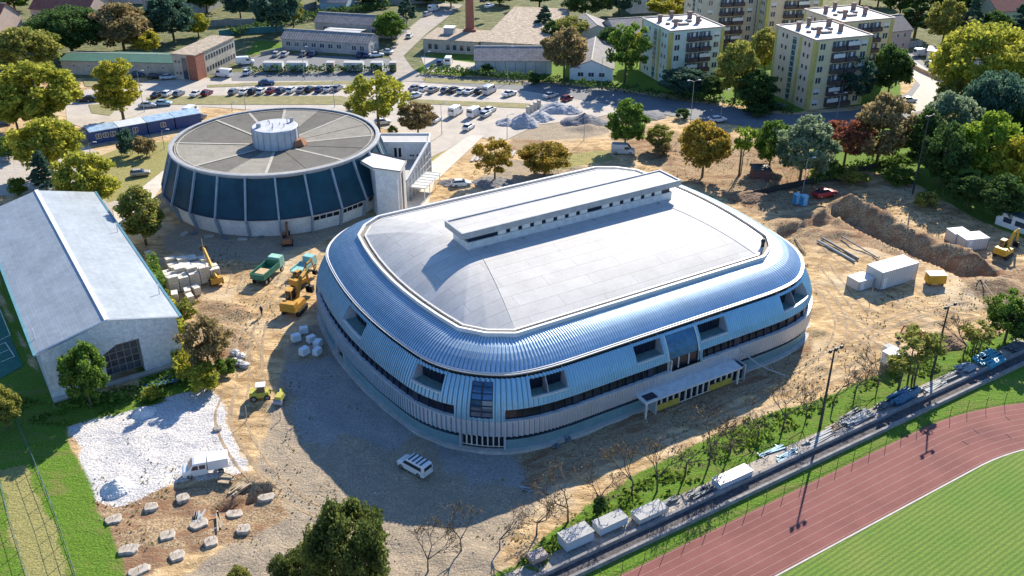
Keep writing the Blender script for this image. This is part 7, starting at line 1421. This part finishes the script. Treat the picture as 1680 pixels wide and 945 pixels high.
# ------------------------------------------------------------------ lamps and masts
def lamp(px, py, pt, label, arms=1, m=None, r=.09):
    x, y = at(px, py); H = (py - pt) * mpp(py)[1]; t = thing('street_lamp', label, 'street lamp', (x, y, float(height(x, y))), R(10), 'street lamps'); m = m or M_frame
    mb = MB(); mb.tube((0, 0, -.2), (0, 0, H), r, r * .55, 8); mb.build('pole', m, t)
    for s in ((1,) if arms == 1 else (-1, 1)):
        mb = MB(); mb.tube((0, 0, H - .05), (s * 1.1, 0, H + .25), .045); mb.build('arm', m, t); mb = MB(); mb.box(s * 1.35 - .38, s * 1.35 + .38, -.14, .14, H + .16, H + .34, .06, .03); mb.build('lamp_head', mat('lamp_head_white', (0.6, 0.62, 0.63), .4), t)
for q in [(237, 184, 120, 'street lamp between the yellow poplar and the long car row', 1), (403, 180, 142, 'street lamp rising behind the left part of the round hall', 1), (549, 176, 135, 'street lamp behind the right part of the round hall', 1), (500, 131, 80, 'street lamp in front of the workshop', 1), (698, 132, 88, 'street lamp at the factory entrance', 1), (833, 136, 80, 'tall street lamp in front of the panel shed', 1), (986, 150, 97, 'street lamp beside the gabled cottage', 1),
          (1132, 208, 136, 'double armed street lamp below the pale green block', 2), (1372, 198, 155, 'double armed street lamp below the yellow block', 2), (725, 221, 172, 'street lamp beside the dry grass plot', 1), (832, 228, 190, 'street lamp in front of the gravel piles', 1), (958, 230, 196, 'street lamp beside the dark gravel pile', 1), (152, 268, 236, 'street lamp left of the blue cabins', 1), (270, 244, 215, 'street lamp in front of the blue cabins', 1), (381, 182, 169, 'short lamp at the far rim of the round hall', 1), (1316, 320, 262, 'thin lamp post above the blue toilets', 1), (1182, 198, 150, 'thin pole beside the street trees', 1)]:
    lamp(*q)
def mast(px, py, pt, label, dark=True, heads=3):
    x, y = at(px, py); H = (py - pt) * mpp(py)[1]; t = thing('floodlight_mast', label, 'floodlight mast', (x, y, float(height(x, y))), math.atan2(.525, .851), 'floodlight masts'); mb = MB(); mb.tube((0, 0, -.2), (0, 0, H), .20, .10, 10); mb.build('pole', M_dk, t)
    mb = MB(); mb.box(-1.2, 1.2, -.06, .06, H - .1, H + .02); mb.build('crossbar', M_dk, t)
    for k in range(heads): mb = MB(); a = -1.0 + 2.0 * k / max(1, heads - 1); mb.box(a - .22, a + .22, -.35, -.06, H - .1, H + .3, .03, .05); mb.build('floodlight', M_dk, t)
mast(1345, 702, 580, 'dark floodlight mast with three lamps by the middle of the terrace'); mast(1528, 618, 507, 'dark floodlight mast with crossbar near the right end of the terrace', heads=2); mast(1497, 318, 196, 'tall dark mast between the trench and the park trees', heads=2)
def stake(px, py, pt, label):
    a = G(px, py); H = (py - pt) * mpp(py)[1]; mb = MB(); mb.tube((0, 0, -.2), (.1, 0, H), .06, .05, 6); o = mb.build('wooden_post', M_wd); o.location = a; tag(o, label, 'post', 'wooden posts')
for q in [(1428, 490, 470, 'short dark post below the large white container'), (343, 470, 396, 'tall thin pole beside the telescopic handler'), (1437, 445, 420, 'thin stake in the red soil'), (405, 690, 668, 'stake left of the small loader shadow'), (460, 690, 676, 'stake at the edge of the sports hall shadow')]: stake(*q)
# ------------------------------------------------------------------ the worker on the sand road
def person(px, py, rz, label, top, legs):
    x, y, z = G(px, py)
    J = {'pel': (0, 0, .95), 'chest': (0, 0, 1.32), 'neck': (0, 0, 1.5), 'head': (.02, 0, 1.66), 'ls': (0, .19, 1.43), 'le': (-.03, .27, 1.15), 'lh': (.08, .27, .92), 'rs': (0, -.19, 1.43), 're': (-.05, -.27, 1.16), 'rh': (.02, -.28, .90),
         'lp': (0, .1, .9), 'lk': (.10, .1, .5), 'lf': (.02, .1, .08), 'lt': (.2, .1, .04), 'rp': (0, -.1, .9), 'rk': (-.02, -.1, .5), 'rf': (-.16, -.1, .08), 'rt': (.02, -.1, .04)}
    Rr = {'pel': .15, 'chest': .17, 'neck': .07, 'head': .115, 'ls': .08, 'le': .055, 'lh': .04, 'rs': .08, 're': .055, 'rh': .04, 'lp': .1, 'lk': .075, 'lf': .05, 'lt': .045, 'rp': .1, 'rk': .075, 'rf': .05, 'rt': .045}
    E = [('pel', 'chest'), ('chest', 'neck'), ('neck', 'head'), ('chest', 'ls'), ('ls', 'le'), ('le', 'lh'), ('chest', 'rs'), ('rs', 're'), ('re', 'rh'), ('pel', 'lp'), ('lp', 'lk'), ('lk', 'lf'), ('lf', 'lt'), ('pel', 'rp'), ('rp', 'rk'), ('rk', 'rf'), ('rf', 'rt')]
    ks = list(J); me = bpy.data.meshes.new('person'); me.from_pydata([J[k] for k in ks], [(ks.index(a), ks.index(b)) for a, b in E], []); o = bpy.data.objects.new('person', me); COL.objects.link(o); o.location = (x, y, z); o.rotation_euler = (0, 0, rz)
    bm = bmesh.new(); bm.from_mesh(me); bm.verts.layers.skin.verify(); bm.to_mesh(me); bm.free()
    sk = o.modifiers.new('skin', 'SKIN'); sv = me.skin_vertices[0].data
    for i, k in enumerate(ks): sv[i].radius = (Rr[k], Rr[k] * (1.25 if k in ('chest', 'pel') else 1))
    sv[0].use_root = True
    o.modifiers.new('sub', 'SUBSURF').levels = 1; o.modifiers[-1].render_levels = 2; me.materials.append(legs); tag(o, label, 'person')
    mb = MB(); mb.lathe([(.19, .98), (.20, 1.12), (.215, 1.3), (.2, 1.42), (.1, 1.5)], 0, 0, 12, False); mb.v = [(a * .78, b * 1.12, c) for a, b, c in mb.v]; mb.build('jacket', top, o)
    mb = MB(); mb.lathe([(.135, 1.68), (.13, 1.75), (.08, 1.81), (.01, 1.82)], .02, 0, 12); mb.build('helmet', mat('helmet', (0.5, 0.5, 0.5), .4), o)
person(430, 519, R(250), 'person in dark work clothes walking on the sand road', mat('dark_jacket', (0.03, 0.035, 0.05), .9), mat('work_trousers', (0.04, 0.04, 0.05), .9))
# small stones and clods scattered over the site: nobody could count them
rs = np.random.RandomState(4); vs = []; fs = []
N_ = 0
while N_ < 2600:
    x, y = rs.uniform(-62, 100), rs.uniform(76, 205)
    if float(inpoly(x, y, CONS)) < 0 or (abs((x - AC[0]) * cA + (y - AC[1]) * sA) < 37 and abs(-(x - AC[0]) * sA + (y - AC[1]) * cA) < 29): 
        continue
    s_ = .05 + .10 * rs.rand() ** 3; z = float(height(x, y)) - .02; a = rs.rand() * 3; c, q = math.cos(a) * s_, math.sin(a) * s_; b0 = len(vs)
    vs += [(x - c, y - q, z), (x + q, y - c, z), (x + c, y + q, z), (x - q, y + c, z), (x - c * .4, y - q * .3, z + s_), (x + c * .5, y + q * .6, z + s_ * .8)]
    fs += [(b0, b0 + 1, b0 + 4), (b0 + 1, b0 + 2, b0 + 5), (b0 + 1, b0 + 5, b0 + 4), (b0 + 2, b0 + 3, b0 + 5), (b0 + 3, b0, b0 + 4), (b0 + 3, b0 + 4, b0 + 5)]; N_ += 1
me = bpy.data.meshes.new('loose_stones'); me.from_pydata(vs, [], fs); me.materials.append(mat('stone_mix', (0.48, 0.42, 0.34), .95, island=.5)); o = bpy.data.objects.new('loose_stones', me); COL.objects.link(o); o['kind'] = 'stuff'


# dry weeds and rubbish scattered on the open ground: nobody could count them
rs = np.random.RandomState(14); X = rs.uniform(-60, 98, 30000); Y = rs.uniform(78, 210, 30000); lx = (X - AC[0]) * cA + (Y - AC[1]) * sA; ly = -(X - AC[0]) * sA + (Y - AC[1]) * cA
k = (inpoly(X, Y, CONS) > 0) & ~((abs(lx) < 38) & (abs(ly) < 30)) & (fbm(X, Y, 7, 3) + .12 * (X > 20) > .55); X, Y = X[k], Y[k]
me = leafmesh('scattered_weeds', np.stack([X, Y, height(X, Y) + rs.rand(len(X)) * .18], 1), .26, 15); me.materials.append(leaf('drab', (0.24, 0.22, 0.08), (0.12, 0.11, 0.05))); o = bpy.data.objects.new('scattered_weeds', me); COL.objects.link(o); o['kind'] = 'stuff'
